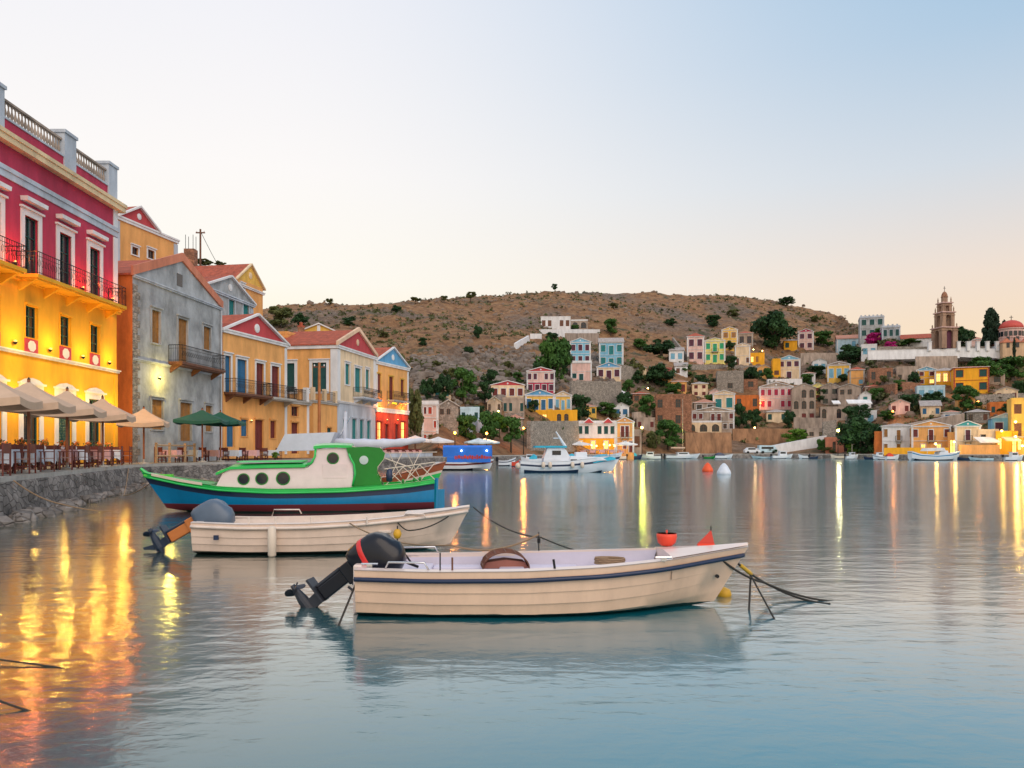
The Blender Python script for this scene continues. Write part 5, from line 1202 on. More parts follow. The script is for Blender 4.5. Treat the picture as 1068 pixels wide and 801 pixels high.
# ------------------------------------------------------------------ boats
HW = mat('boat_gelcoat', (.80, .66, .60), .28, var=.05, vscale=3, coat=.2); HW2 = mat('boat_white_paint', (.76, .65, .58), .45, var=.12, vscale=4, bump=.1, bscale=10); NAVY = mat('navy_trim', (.015, .03, .08), .35); BBL = mat('boat_blue_paint', (.0, .21, .46), .3, var=.1, vscale=3, coat=.3)
BGR = mat('boat_green_paint', (.02, .52, .10), .3, var=.12, vscale=3, coat=.3); BDG = mat('boat_dark_green_paint', (.006, .21, .02), .35, var=.1, vscale=3); ANT = mat('antifouling', (.13, .02, .03), .6, var=.2); DKW = mat('waterline_growth', (.02, .045, .035), .6, var=.3); LIL = mat('boat_inner_gelcoat', (.66, .62, .74), .4, var=.08, vscale=4)
BLK = mat('motor_cowl_black', (.008, .010, .018), .3, coat=.15, spec=.3); REDP = mat('red_decal', (.65, .02, .02), .3, coat=.3); MGY = mat('motor_grey', (.04, .045, .06), .45, metal=.3); BLG = mat('blue_grey_plastic', (.09, .13, .19), .4, var=.15); VRN = mat('varnished_rail', (.35, .09, .03), .3, var=.3, coat=.3); CRMW = mat('cream_boat_paint', (.7, .6, .5), .4, var=.1)
CYN = mat('cyan_tarp', (.03, .42, .62), .7, var=.2); WBT = mat('far_boat_white', (.70, .76, .84), .4, var=.06); TRP = mat('white_tarp', (.60, .64, .76), .75, var=.12, vscale=2); CHR = mat('steel_rail', (.6, .6, .62), .25, metal=.9); BWD = mat('ribbed_canvas', (.32, .12, .09), .8, var=.2)
def hull(name, parent, L, stations, rake, lay, prof, N=34, thick=.05, inner=None, deck=.10, zin=.12, capm=None, smooth=True, lap=.0, decks=(.82, 1.0)):
    """stations: [(s, half beam, sheer z, keel z)]; lay(z, s, i) -> material; prof: [(fraction of the depth, width factor)]"""
    B = lambda s: interp([(a[0], a[1]) for a in stations], s); Z = lambda s: interp([(a[0], a[2]) for a in stations], s); K = lambda s: interp([(a[0], a[3]) for a in stations], s)
    def sm(f, s): return sum(f(min(1, max(0, s+d)))*w for d, w in ((-.04, .25), (0, .5), (.04, .25))) if .04 < s < .96 else f(s)
    def X(s, z): return s*(L-rake)+rake*(s**4)*min(1.15, max(-.15, z/Z(1)))
    rings = []; inn = []; edge = []
    for i in range(N+1):
        s = i/N; b, zs, zk = sm(B, s), sm(Z, s), sm(K, s); row = []
        for f_, wf in prof:
            z = lerp(zs, zk, f_); k = max(0, (s-.55)/.45); wf2 = wf*(1-k*k*f_*.55); row.append((b*wf2, z))
        rings.append((s, row)); edge.append((s, b, zs))
    mb = MB()
    for sd in (-1, 1):
        rs = [[(X(s, z), sd*y, z) for y, z in row] for s, row in rings]
        n = len(mb.v); k = len(prof)
        for r_ in rs: mb.v += r_
        for a in range(N):
            for i in range(k-1):
                f = (n+a*k+i, n+a*k+i+1, n+(a+1)*k+i+1, n+(a+1)*k+i); mb.f.append(f if sd < 0 else f[::-1])
                zc = sum(mb.v[q][2] for q in f)/4; mb.m.append(mb.mi(lay(zc, (a+.5)/N, i)))
    s, row = rings[0]
    mb.face([(X(s, z), -y, z) for y, z in row]+[(X(s, z), y, z) for y, z in reversed(row)], lay(.3, 0, 0))
    h = mb.build(name, parent, smooth=smooth, sharp=35)
    # cap rail and inner skin
    cm = capm or inner or HW; c = MB()
    for sd in (-1, 1):
        rs = []
        for s, b, zs in edge:
            bi = max(.0, b-deck); x = X(s, zs); rs.append([(x, sd*b, zs-.0), (x, sd*(b+.02), zs+.012), (x, sd*bi, zs+.02), (x, sd*bi, zs-.03)])
        c.rings(rs, cm, closed=True)
    c.build('gunwale', parent)
    def HW_(s, z):
        b, zs, zk = sm(B, s), sm(Z, s), sm(K, s); k = max(0, (s-.55)/.45); pr = [(lerp(zs, zk, f_), b*wf*(1-k*k*f_*.55)) for f_, wf in prof]
        return interp(sorted(pr), z)
    if inner:
        c = MB()
        for sd in (-1, 1):
            rs = []
            for s, b, zs in edge:
                if s < .02 or s > decks[0]+.025: continue
                bi = max(.0, b-deck); zz = min(zin, zs-.1); w1 = max(0, min(bi, HW_(s, zs-.12)-.07)); w2 = max(0, min(bi*.92, HW_(s, zz)-.10))
                rs.append([(X(s, zs), sd*bi, zs), (X(s, zs-.12), sd*w1, zs-.12), (X(s, zz), sd*w2, zz), (X(s, zz), 0, zz)])
            c.rings(rs, inner, closed=False)
        b0, z0 = edge[1][1]-deck, edge[1][2]; c.face([(.12, -b0, z0), (.12, b0, z0), (.12, b0*.86, zin), (.12, -b0*.86, zin)], inner); c.box(.0, .12, -b0-.05, b0+.05, z0-.12, z0+.006, cm)
        c.build('inner_hull', parent, smooth=True, sharp=30)
        # foredeck
        c = MB(); pts = []
        for s, b, zs in edge:
            if decks[0] <= s <= decks[1]: pts.append((X(s, zs), b, zs+.025))
        for (xa, ba, za), (xb, bb, zb) in zip(pts, pts[1:]): c.face([(xa, -ba, za), (xb, -bb, zb), (xb, 0, zb+.03), (xa, 0, za+.03)], cm); c.face([(xa, 0, za+.03), (xb, 0, zb+.03), (xb, bb, zb), (xa, ba, za)], cm)
        xa, ba, za = pts[0]; c.face([(xa, -ba, za), (xa, 0, za+.03), (xa, ba, za), (xa, ba*.9, za-.25), (xa, -ba*.9, za-.25)], cm)
        c.build('foredeck', parent)
    return X, edge
def along(edge, X, off, dz, r, m, name, parent, s0=0, s1=1, n=5):
    mb = MB()
    for sd in (-1, 1): mb.tube([(X(s, zs+dz), sd*(b+off), zs+dz) for s, b, zs in edge if s0 <= s <= s1], r, m, n)
    return mb.build(name, parent, smooth=True)
def motor(parent, loc, tilt, cow, leg, stripe, label=None, sc=1.0, mid=None, turn=0):
    """outboard: x forward, z up, tilted about the transom; parts under one thing"""
    t = thing('outboard_motor', label, 'outboard motor', loc, 0); t.parent = None
    t.rotation_euler = (0, 0, turn); T_ = Matrix.Rotation(R(tilt), 4, 'Y') @ Matrix.Scale(sc, 4)
    mb = MB(); rs = []; n = 20
    P = [(-.02, .13, .09, 0), (.0, .2, .13, 0), (.06, .235, .155, .01), (.18, .25, .165, .02), (.30, .245, .155, .02), (.40, .20, .13, .0), (.45, .13, .09, -.02), (.465, .05, .04, -.03)]
    for z, a, b, o in P:
        ring = []
        for i in range(n):
            q = 2*math.pi*i/n; cx_, sy_ = math.cos(q), math.sin(q); e = .55
            ring.append(T_ @ Vector((o+1.12*a*math.copysign(abs(cx_)**e, cx_)+.03, 1.15*b*math.copysign(abs(sy_)**e, sy_), z*1.1+ (.04*cx_ if z > .3 else 0)))) 
        rs.append(ring)
    mb.rings(rs, cow); o = mb.build('cowl', t, smooth=True)
    if stripe:
        q = MB(); rs = []
        A_ = [(p_[0], p_[1]) for p_ in P]; B_ = [(p_[0], p_[2]) for p_ in P]; O_ = [(p_[0], p_[3]) for p_ in P]
        for lv in (.13, .14, .18, .19):
            ring = []
            for i in range(n):
                qa = 2*math.pi*i/n; cx_, sy_ = math.cos(qa), math.sin(qa); e = .55; z = lv-.065*cx_; ex_ = 1.0 if lv in (.13, .19) else 1.02
                ring.append(T_ @ Vector((interp(O_, z/1.1)+1.12*ex_*interp(A_, z/1.1)*math.copysign(abs(cx_)**e, cx_)+.03, 1.15*ex_*interp(B_, z/1.1)*math.copysign(abs(sy_)**e, sy_), z+(.04*cx_ if z > .3 else 0))))
            rs.append(ring)
        q.rings(rs, stripe, cap=False); q.build('stripe', o, smooth=True)
        q = MB(); q.prism([(.12, .02), (.2, .10), (.24, .06), (.2, .0)], -.176, .176, WHT); q.v = [tuple(T_ @ Vector(v)) for v in q.v]; q.build('decal', o)
    q = MB(); m2_ = mid or leg
    q.box(-.13, .10, -.09, .09, -.16, -.02, m2_, T_); q.box(-.10, .06, -.055, .055, -.50, -.16, m2_, T_); q.box(-.14, -.10, -.04, .04, -.5, -.16, leg, T_)
    q.build('midsection', t, bevel=.015)
    q = MB(); q.box(-.24, .06, -.10, .10, -.53, -.505, leg, T_); q.prism([(-.08, -.53), (.05, -.53), (.07, -.78), (-.06, -.78)], -.03, .03, leg)
    k0 = 8; q.v[k0:] = [tuple(T_ @ Vector(v)) for v in q.v[k0:]]
    n0 = len(q.v); q.lathe([(0, -.22), (.04, -.20), (.062, -.08), (.06, .06), (.035, .14), (0, .17)], leg, 12, M=T_ @ Matrix.Translation((-.02, 0, -.72)) @ Matrix.Rotation(R(90), 4, 'Y'))
    q.prism([(-.05, -.76), (.05, -.76), (-.06, -.95), (-.1, -.95)], -.012, .012, leg); q.v[-8:] = [tuple(T_ @ Vector(v)) for v in q.v[-8:]]
    q.build('gearcase', t, bevel=.006)
    q = MB(); MP = T_ @ Matrix.Translation((-.25, 0, -.72)) @ Matrix.Rotation(R(90), 4, 'Y')
    q.lathe([(.03, -.05), (.035, .05), (0, .08)], leg, 8, M=MP)
    for k in range(3):
        rs = []
        for j in range(5):
            r_ = .03+.10*j/4; tw_ = .9-.5*j/4; wd = (.035, .06, .07, .06, .02)[j]; a = k*2.094
            rs.append([MP @ (Matrix.Rotation(a, 4, 'Z') @ Vector((r_, s_*wd*math.cos(tw_), s_*wd*math.sin(tw_)+e_))) for s_, e_ in ((-1, 0), (1, 0), (1, .006), (-1, .006))])
        q.rings(rs, leg)
    q.build('propeller', t)
    q = MB(); q.box(.06, .13, -.11, .11, -.28, .0, leg); q.box(.02, .22, -.10, -.07, -.04, .01, leg); q.box(.02, .22, .07, .10, -.04, .01, leg); q.tube([(.05, 0, -.25), (-.12, 0, -.12)], .02, CHR, 8); q.tube([(-.1, -.04, -.2), (.08, -.04, -.34)], .014, leg, 6)
    q.v = [tuple(Matrix.Scale(sc, 4) @ Vector(v)) for v in q.v]; q.build('transom_bracket', t); return t
def rope(pts, r, m, name, label, cat='rope', sag=0, n=24):
    P = [Vector(p) for p in pts]; out = []
    for a, b in zip(P, P[1:]):
        for i in range(n): out.append(a.lerp(b, i/n)-Vector((0, 0, sag*4*(i/n)*(1-i/n))))
    out.append(P[-1]); mb = MB(); mb.tube(out, r, m, 6); return tag(mb.build(name, smooth=True), label, cat)
def hullmat(name, col, bands, rough=.3, coat=.2):
    m = mat(name, col, rough, var=.16, vscale=2.2, coat=coat, streak=.35); t = m.node_tree; b = t.nodes['Principled BSDF']; L = t.links.new; src = b.inputs['Base Color'].links[0].from_socket
    co = t.nodes.new('ShaderNodeTexCoord'); sp = t.nodes.new('ShaderNodeSeparateXYZ'); L(co.outputs['Object'], sp.inputs[0]); nz = t.nodes.new('ShaderNodeTexNoise'); nz.inputs['Scale'].default_value = 3; L(co.outputs['Object'], nz.inputs[0])
    ad = t.nodes.new('ShaderNodeMath'); ad.operation = 'MULTIPLY_ADD'; L(nz.outputs[0], ad.inputs[0]); ad.inputs[1].default_value = .03; L(sp.outputs[2], ad.inputs[2])
    for z, c in bands:
        gt = t.nodes.new('ShaderNodeMath'); gt.operation = 'LESS_THAN'; L((ad if z < .1 else sp).outputs[0 if z < .1 else 2], gt.inputs[0]); gt.inputs[1].default_value = z+(.015 if z < .1 else 0)
        mx_ = t.nodes.new('ShaderNodeMix'); mx_.data_type = 'RGBA'; L(gt.outputs[0], mx_.inputs[0]); L(src, mx_.inputs[6]); mx_.inputs[7].default_value = (*c, 1); src = mx_.outputs[2]
    L(src, b.inputs['Base Color']); return m
HUL1 = hullmat('near_hull_paint', (.78, .55, .40), [(.045, (.02, .04, .035))]); HUL2 = hullmat('second_hull_paint', (.76, .60, .50), [(.05, (.02, .05, .05))], .45, 0); HUL3 = hullmat('caique_blue_paint', (.0, .20, .44), [(.24, (.13, .02, .03)), (.04, (.02, .03, .03))])
# --- near motor boat
nb = thing('motor_boat', 'cream fibreglass motor boat with navy rub rail, nearest in the foreground', 'boat', (-1.70, 9.30, 0), R(1.0))
ST = [(0, .70, .515, -.10), (.2, .80, .505, -.12), (.45, .84, .515, -.12), (.65, .76, .545, -.11), (.8, .56, .585, -.08), (.92, .27, .64, -.02), (1, .02, .675, .05)]
PR = [(0, 1.0), (.10, 1.0), (.14, .995), (.145, .975), (.36, .965), (.365, .945), (.56, .93), (.565, .905), (.75, .87), (.82, .74), (1, .02)]
X, E = hull('hull', nb, 4.45, ST, .42, lambda z, s, i: HUL1, PR, N=44, inner=LIL, deck=.11, zin=.16, capm=HW, decks=(.80, 1))
along(E, X, .012, -.09, .026, NAVY, 'rub_rail', nb)
for xa, xb, zt, nm, hw_ in ((.15, .75, .42, 'stern_bench', .56), (1.55, 1.85, .42, 'thwart', .62), (2.75, 3.0, .42, 'thwart', .50)):
    q = MB(); q.box(xa, xb, -hw_, hw_, .24, zt, LIL); q.build(nm, nb, bevel=.02)
for sd in (-1, 1):
    q = MB(); a_, b_ = sorted((sd*.36, sd*.58)); q.box(.75, 2.5, a_, b_, .2, .40, LIL); q.build('side_bench', nb, bevel=.02)
    q = MB(); q.tube([(.32, sd*.66, .52), (.36, sd*.66, .60), (.75, sd*.72, .60), (.80, sd*.72, .515)], .012, CHR, 6); q.build('grab_rail', nb, smooth=True)
for p0, p1, r_, m_ in (((.92, -.74, .5), (.92, -.74, .71), .008, IRN), ((1.05, -.745, .5), (1.05, -.745, .66), .011, WOD), ((2.15, -.76, .5), (2.13, -.76, .64), .014, IRN)):
    q = MB(); q.tube([p0, p1], r_, m_, 5); q.build('rowlock', nb)
q = MB(); q.tube([(2.05, .76, .5), (2.05, .76, .78)], .008, IRN, 5); q.box(2.03, 2.07, .74, .78, .64, .70, IRN); q.build('rowlock', nb)
for x, y, z in ((3.35, -.56, .60), (.14, -.55, .535)):
    q = MB(); q.tube([(x-.09, y, z+.03), (x+.09, y, z+.03)], .014, CHR, 6); q.box(x-.03, x+.03, y-.02, y+.02, z-.01, z+.03, CHR); q.build('cleat', nb)
q = MB(); q.lathe([(.022, 0), (.022, .03)], IRN, 8, M=Matrix.Translation((4.05, -.145, .36)) @ Matrix.Rotation(R(90), 4, 'X')); q.build('bow_eye', nb)
q = MB(); q.prism([(-.0, -.12), (.10, -.12), (.10, .42), (.0, .42)], -.45, .45, HW) ; q.build('transom_pad', nb, loc=(-.06, 0, .12), bevel=.02)
Mn = nb.matrix_basis.copy(); Mn = Matrix.Translation(nb.location) @ Matrix.Rotation(R(1.0), 4, 'Z')
def onb(x, y, z): return Mn @ Vector((x, y, z))
motor(nb, onb(-.06, -.12, .46), 52, BLK, MGY, REDP, 'black tilted outboard motor with red stripe on the nearest boat', 1.04, BLK, R(1)+R(-8))
q = MB(); q.tube([onb(.12, -.1, .62), onb(.28, .02, .66), onb(.45, -.02, .52), onb(.6, .1, .44)], .018, IRN, 6); q.tube([onb(.1, 0, .66), onb(.35, .12, .72), onb(.5, .3, .46)], .012, IRN, 6)
tag(q.build('fuel_hose', smooth=True), 'black fuel hose and cable from the motor into the nearest boat', 'hose')
# lying on it
t = MB(); rr = []
for i in range(15):
    a = math.pi*i/14; rr.append([(math.cos(a)*.36, y, .27*math.sin(a)) for y in (-.22, -.20, .20, .22)])
for k in range(14):
    x_ = MB()
t.rings([[(p[0]*(1 if j % 3 else .97), p[1], p[2]*(1 if j % 3 else .97)) for j, p in enumerate(r_)] for r_ in rr], BWD, closed=False, cap=False)
for y in (-.22, -.07, .07, .22): t.tube([(math.cos(math.pi*i/14)*.365, y, .275*math.sin(math.pi*i/14)) for i in range(15)], .012, WOD, 5)
for i in range(1, 14, 2): a = math.pi*i/14; t.tube([(math.cos(a)*.368, -.22, .278*math.sin(a)), (math.cos(a)*.368, .22, .278*math.sin(a))], .01, WOD, 5)
t.prism([(-.36, 0), (.36, 0), (.30, .10), (0, .14), (-.30, .10)], -.15, .15, BWD)
o = t.build('wicker_fish_basket', loc=onb(1.62, .35, .40), rz=.1); o.scale = (.76, .8, .72); tag(o, 'brown ribbed half-round basket standing in the nearest boat', 'basket')
q = MB(); q.lathe([(0, 0), (.07, .01), (.11, .05), (.125, .12), (.12, .16)], mat('orange_plastic', (.85, .07, .03), .45, var=.1), 20); q.lathe([(.12, .16), (.09, .16), (.0, .145)], MC['orange_plastic'], 20); q.box(-.01, .01, -.01, .01, .0, .2, MC['orange_plastic'])
tag(q.build('bucket', loc=onb(3.60, .46, .63), smooth=True), 'small orange plastic bucket on the far gunwale of the nearest boat', 'bucket')
q = MB(); q.box(-.10, .10, -.02, .02, 0, .03, MC['orange_plastic']); q.prism([(-.11, .02), (.10, .02), (.06, .19)], -.008, .008, mat('red_flag', (.6, .06, .04), .7)); q.tube([(.06, 0, 0), (.06, 0, .24)], .007, IRN, 5)
tag(q.build('pennant', loc=onb(4.02, .22, .66)), 'small red triangular pennant near the bow of the nearest boat', 'pennant')
q = MB(); q.tube([(.18*math.cos(a*.6), .10*math.sin(a*.6), .01+.002*a) for a in range(40)], .013, ROT, 5); tag(q.build('coiled_rope', loc=onb(2.88, .3, .43)), 'small coil of brown rope on the middle seat of the nearest boat', 'rope')
# ropes
bow = onb(4.15, -.14, .64)
def fl(px, py, z=0): D = F*(CH-z)/(py-HY); return at(px, py, D)
rope([bow, fl(806, 612, .12), fl(866, 630, .0)], .014, ROP, 'mooring_rope', 'upper dark mooring rope from the bow of the nearest boat', sag=.04)
rope([onb(4.0, -.2, .63), fl(798, 608, .22), fl(880, 628, -.02)], .014, ROP, 'mooring_rope', 'lower dark mooring rope spreading from the same bow', sag=.05)
rope([fl(783, 600, .32), fl(781, 640, -.03)], .012, ROP, 'mooring_rope', 'rope hanging straight down into the water off the bow')
rope([fl(783, 600, .32), fl(810, 650, -.03)], .012, ROP, 'mooring_rope', 'rope slanting down to the water off the bow')
rope([bow.lerp(fl(806, 612, .12), .30)-Vector((0, .01, .03)), bow.lerp(fl(806, 612, .12), .52)-Vector((0, .01, .04))], .024, ROY, 'chafe_guard', 'yellow and black chafe guard on the bow rope', 'rope guard', n=6)
rope([onb(.0, -.45, .40), fl(352, 655, -.02)], .013, ROP, 'mooring_rope', 'dark rope running from the stern down to the left'); rope([onb(-.02, -.35, .33), onb(.0, -.42, -.02)], .016, ROP, 'mooring_rope', 'short dark rope hanging beside the transom of the nearest boat')
rope([onb(2.05, .76, .75), onb(.95, .72, .62), onb(-1.0, 4.5, .55)], .012, ROT, 'slack_line', 'tan line sagging across the nearest boat towards the second boat', sag=.12)
q = MB(); q.lathe([(0, -.07), (.07, -.05), (.1, .0), (.08, .06), (.02, .09), (0, .09)], mat('mooring_yellow', (.7, .38, .02), .5, var=.3), 16)
tag(q.build('mooring_float', loc=(2.62, 9.95, .02), smooth=True), 'weedy yellow mooring float just beyond the bow of the nearest boat', 'float')
# --- second boat
sb = thing('rowing_boat', 'white clinker-ribbed open boat with a grey outboard, second from the viewer', 'boat', (-5.55, 14.45, 0), R(4.0)); 
ST2 = [(0, .70, .56, -.08), (.2, .82, .53, -.1), (.45, .86, .54, -.1), (.65, .78, .58, -.1), (.8, .58, .64, -.06), (.92, .28, .69, .0), (1, .02, .75, .1)]
X2, E2 = hull('hull', sb, 4.78, ST2, .40, lambda z, s, i: HUL2, PR, N=44, inner=HW2, deck=.12, zin=.18, capm=HW2, decks=(.78, 1))
along(E2, X2, .014, -.06, .03, HW2, 'rub_rail', sb)
for xa, xb in ((.5, .8), (1.9, 2.2), (3.1, 3.4)):
    q = MB(); q.box(xa, xb, -.66, .66, .36, .41, HW2); q.build('thwart', sb, bevel=.01)
q = MB(); q.lathe([(.05, 0), (.07, .03), (.075, .25), (.07, .48), (.04, .52)], CRMW, 10, (1.42, -.93, .0)); q.build('fender', sb, smooth=True)
for x in (1.0, 1.45, 2.05, 3.0):
    q = MB(); q.tube([(x, -.80, .52), (x, -.80, .66)], .018, HW2, 6); q.build('thole_pin', sb)
for xa, xb, y in ((1.05, 1.6, .72), (3.6, 4.0, -.52)):
    q = MB(); q.tube([(xa, y, .56), (xa+.04, y, .68), (xb-.04, y, .68), (xb, y, .60)], .014, HW2, 6); q.build('grab_rail', sb, smooth=True)
q = MB(); q.prism([(.42, .28), (.50, .28), (.50, .36), (.42, .36)], -.83, -.79, NAVY); q.build('registration_patch', sb)
Ms = Matrix.Translation(sb.location) @ Matrix.Rotation(R(4), 4, 'Z')
motor(sb, Ms @ Vector((-.03, -.15, .52)), 60, BLG, mat('dark_motor_leg', (.015, .03, .06), .4), None, 'blue-grey tilted outboard motor with orange midsection on the second boat', 1.15, mat('orange_primer', (.55, .18, .04), .5, var=.2), R(4)-R(5))
rope([Ms @ Vector((3.5, -.6, .56)), Ms @ Vector((3.75, -.62, .4)), Ms @ Vector((4.4, -.3, .62))], .012, ROP, 'painter_rope', 'dark painter looped along the bow of the second boat', sag=.05)
q = MB(); q.lathe([(0, -.09), (.05, -.07), (.075, 0), (.05, .07), (0, .09)], MC['mooring_yellow'], 12); q.tube([(0, 0, -.3), (0, 0, .14)], .012, IRN, 5); tag(q.build('net_float', loc=Ms @ Vector((3.52, -.80, .36)), smooth=True), 'yellow net float hanging on the side of the second boat', 'float')
rope([Ms @ Vector((4.85, 0, .76)), (0.5, 13.9, .3), (2.4, 13.2, -.02)], .012, ROP, 'mooring_rope', 'dark mooring rope from the bow of the second boat', sag=.12)
# --- blue and green caique
gz = math.atan2(-1.3, -8.4)
gb = thing('cabin_caique', 'blue and green wooden caique with white cabin and three portholes', 'boat', (-2.45, 25.0, 0), gz)
STG = [(0, .62, .93, -.1), (.12, .92, .80, -.15), (.35, 1.2, .70, -.2), (.6, 1.2, .68, -.2), (.78, .95, .76, -.15), (.9, .55, .92, -.05), (1, .04, 1.14, .1)]
PG = [(0, 1), (.05, 1.0), (.11, .998), (.12, .99), (.30, .985), (.55, .95), (.78, .86), (.9, .68), (1, .05)]
Xg, Eg = hull('hull', gb, 8.55, STG, .75, lambda z, s, i: BGR if i < 2 else (NAVY if i == 3 else HUL3), PG, N=40, inner=BGR, deck=.2, zin=.45, capm=BGR, decks=(.78, 1))
along(Eg, Xg, .03, -.10, .035, BGR, 'rub_rail', gb)
q = MB(); q.tube([(Xg(1, 1.1)-.25, 0, 1.0), (Xg(1, 1.14)+.05, 0, 1.27)], .06, BGR, 8, .045); q.box(Xg(1, 1.2)-.9, Xg(1, 1.2)-.1, -.09, .09, 1.03, 1.1, mat('bright_green_stem', (.1, .55, .05), .4)); q.build('stem_post', gb)
# inside the bow: white bulwark band
q = MB()
for sd in (-1, 1): q.rings([[(Xg(s, z), sd*(b+.035), z-.02), (Xg(s, z), sd*(b+.035), z+.055), (Xg(s, z), sd*(b-.03), z+.055)] for s, b, z in Eg if s > .80 and s < .985], CRMW, closed=False)
q.build('bulwark', gb)
# cabin: x from 2.2 (aft) to 6.2 (forward)
WPK = mat('cabin_white_paint', (.74, .62, .62), .5, var=.08, vscale=3)
def cabin_side():
    lo, hi = .70, 1.32
    prof = [(2.42, .72), (6.35, .66), (6.12, 1.14), (5.95, 1.26), (3.72, 1.30), (3.55, 1.46), (3.45, 1.85), (2.60, 1.88), (2.42, 1.55)]
    return prof
cs = cabin_side(); hb = .88
q = MB(); n = len(cs); tf = lambda z: hb-(z-.7)*.10
q.face([(x, -tf(z), z) for x, z in cs], WPK); q.face([(x, tf(z), z) for x, z in reversed(cs)], WPK)
for i in range(n):
    (xa, za), (xb, zb) = cs[i], cs[(i+1) % n]; q.face([(xa, -tf(za), za), (xa, tf(za), za), (xb, tf(zb), zb), (xb, -tf(zb), zb)], WPK)
q.build('cabin', gb)
def slab(pts, m, name, wd, t=.06, over=.06):
    q = MB(); rs = []
    for x, z in pts:
        w_ = tf(z)+over; rs.append([(x, -w_, z-.01), (x, -w_, z+t), (x, -w_*.5, z+t+.05), (x, 0, z+t+.07), (x, w_*.5, z+t+.05), (x, w_, z+t), (x, w_, z-.01)])
    q.rings(rs, m); return q.build(name, gb)
LGR = mat('light_green_roof', (.25, .70, .42), .35, var=.35, vscale=2, coat=.3)
slab([(6.3, 1.10), (6.12, 1.18), (5.9, 1.27), (5.0, 1.30), (3.78, 1.32)], BGR, 'cabin_roof', hb)
q = MB(); q.box(3.9, 5.7, -.6, .6, 1.452, 1.475, LGR); 
for y in (-.45, -.15, .15, .45): q.tube([(3.85, y, 1.49), (5.8, y, 1.47)], .02, BGR, 5)
q.build('roof_grating', gb)
slab([(3.56, 1.86), (3.3, 1.89), (2.9, 1.90), (2.45, 1.88)], BGR, 'wheelhouse_roof', hb, .07, .07)
q = MB()
for sd in (-1, 1): q.tube([(3.80, sd*(tf(1.32)+.015), 1.36), (3.62, sd*(tf(1.4)+.02), 1.44), (3.52, sd*(tf(1.6)+.02), 1.62), (3.5, sd*(tf(1.85)+.02), 1.86)], .035, BGR, 6)
q.build('roof_edge', gb, smooth=True)
for x, z, r_, nm in ((5.53, .975, .145, 0), (5.02, .985, .155, 0), (4.42, .99, .17, 1), (3.0, 1.575, .15, 0)):
    for sd in (-1, 1):
        y = sd*(tf(z)+.0); M_ = Matrix.Translation((x, y, z)) @ Matrix.Rotation(R(90)*-sd, 4, 'X')
        q = MB(); q.lathe([(r_, -.02), (r_*1.18, 0), (r_*1.18, .03), (r_, .035), (r_*.97, -.02)], BDG, 24, M=M_); ph = q.build('porthole', gb, smooth=False)
        q = MB(); q.lathe([(r_, .0), (r_, .018), (.0, .02)], GLS, 24, M=M_); q.build('glass', ph)
# green aft panel of the wheelhouse with curved edge
q = MB()
for sd in (-1, 1):
    y = sd*(hb-.06); pr = [(2.43, .73), (1.55, .73), (1.62, .95), (1.72, 1.12), (1.70, 1.32), (1.52, 1.55), (1.48, 1.72), (1.62, 1.88), (2.0, 1.92), (2.60, 1.89), (2.52, 1.6), (2.40, 1.4), (2.36, 1.1), (2.43, .9)]
    q = MB(); q.prism(pr, y-.03, y+.03, BDG); q.build('wheelhouse_screen', gb)
q = MB()
for sd in (-1, 1): q.tube([(2.58, sd*(hb-.1), 1.86), (2.50, sd*(hb-.03), 1.6), (2.39, sd*(hb-.02), 1.4), (2.35, sd*(hb-.01), 1.12), (2.43, sd*(hb-.01), .75)], .035, BGR, 6); q.tube([(1.62, sd*(hb-.06), 1.9), (1.48, sd*(hb-.06), 1.72), (1.52, sd*(hb-.06), 1.55), (1.71, sd*(hb-.06), 1.30), (1.73, sd*(hb-.06), 1.12), (1.62, sd*(hb-.06), .93), (1.53, sd*(hb-.06), .73)], .022, CRMW, 6)
q.build('screen_edge', gb, smooth=True)
q = MB(); q.lathe([(.13, 0), (.13, .02), (0, .03)], mat('pale_glass', (.5, .6, .6), .2), 20, M=Matrix.Translation((2.1, hb-.03, 1.52)) @ Matrix.Rotation(R(-90), 4, 'X')); q.build('round_window', gb)
q = MB(); q.box(1.62, 2.38, -.8, .8, .60, .68, BDG); q.build('deck_hatch', gb)
# white raised panel on the wheelhouse, railing crosses, hanging fenders
for sd in (-1, 1):
    q = MB(); y = sd*(tf(1.15)+.012); a_, b_ = sorted((y-.01, y+.01)); q.box(2.6, 3.3, a_, b_, .98, 1.02, WPK); q.box(2.6, 3.3, a_-.01, b_-.01, 1.02, 1.4, WPK); q.build('side_panel', gb)
q = MB()
for sd in (-1,):
    pts = [(1.45, 1.62), (.1, 1.30)]
    for xa, xb in ((1.45, .95), (.95, .45), (.45, .0)):
        za, zb = interp([(0, .93), (1.0, .80), (1.6, .77)], xa), interp([(0, .93), (1.0, .80), (1.6, .77)], xb); y = .80
        q.tube([(xa, y, za), (xb, y, zb+.5)], .014, CRMW, 5); q.tube([(xb, y, zb), (xa, y, za+.5)], .014, CRMW, 5)
    q.tube([(1.5, .8, 1.25), (.0, .72, 1.45)], .016, CRMW, 5)
q.build('railing', gb)
q = MB(); q.tube([(2.5, .6, 1.95), (.7, .75, 1.28)], .018, CRMW, 5); q.build('stay', gb)
for x in (1.35,):
    q = MB(); q.lathe([(.0, 0), (.09, .04), (.1, .2), (.08, .38), (0, .42)], NAVY, 10, (x, .78, .85)); q.build('fender', gb, smooth=True)
for x in (.45, .62, .95):
    q = MB(); q.lathe([(.03, 0), (.045, .06), (.03, .12), (0, .13)], BDG, 8, (x, .95-.0, interp([(0, .95), (1, .82)], x))); q.build('bollard', gb)
q = MB(); q.tube([(Xg(0, .3)-.06, 0, -.2), (Xg(0, .9)-.1, 0, .95)], .07, BBL, 6); q.box(-.35, -.02, -.02, .02, -.2, .6, BBL); q.build('rudder', gb)
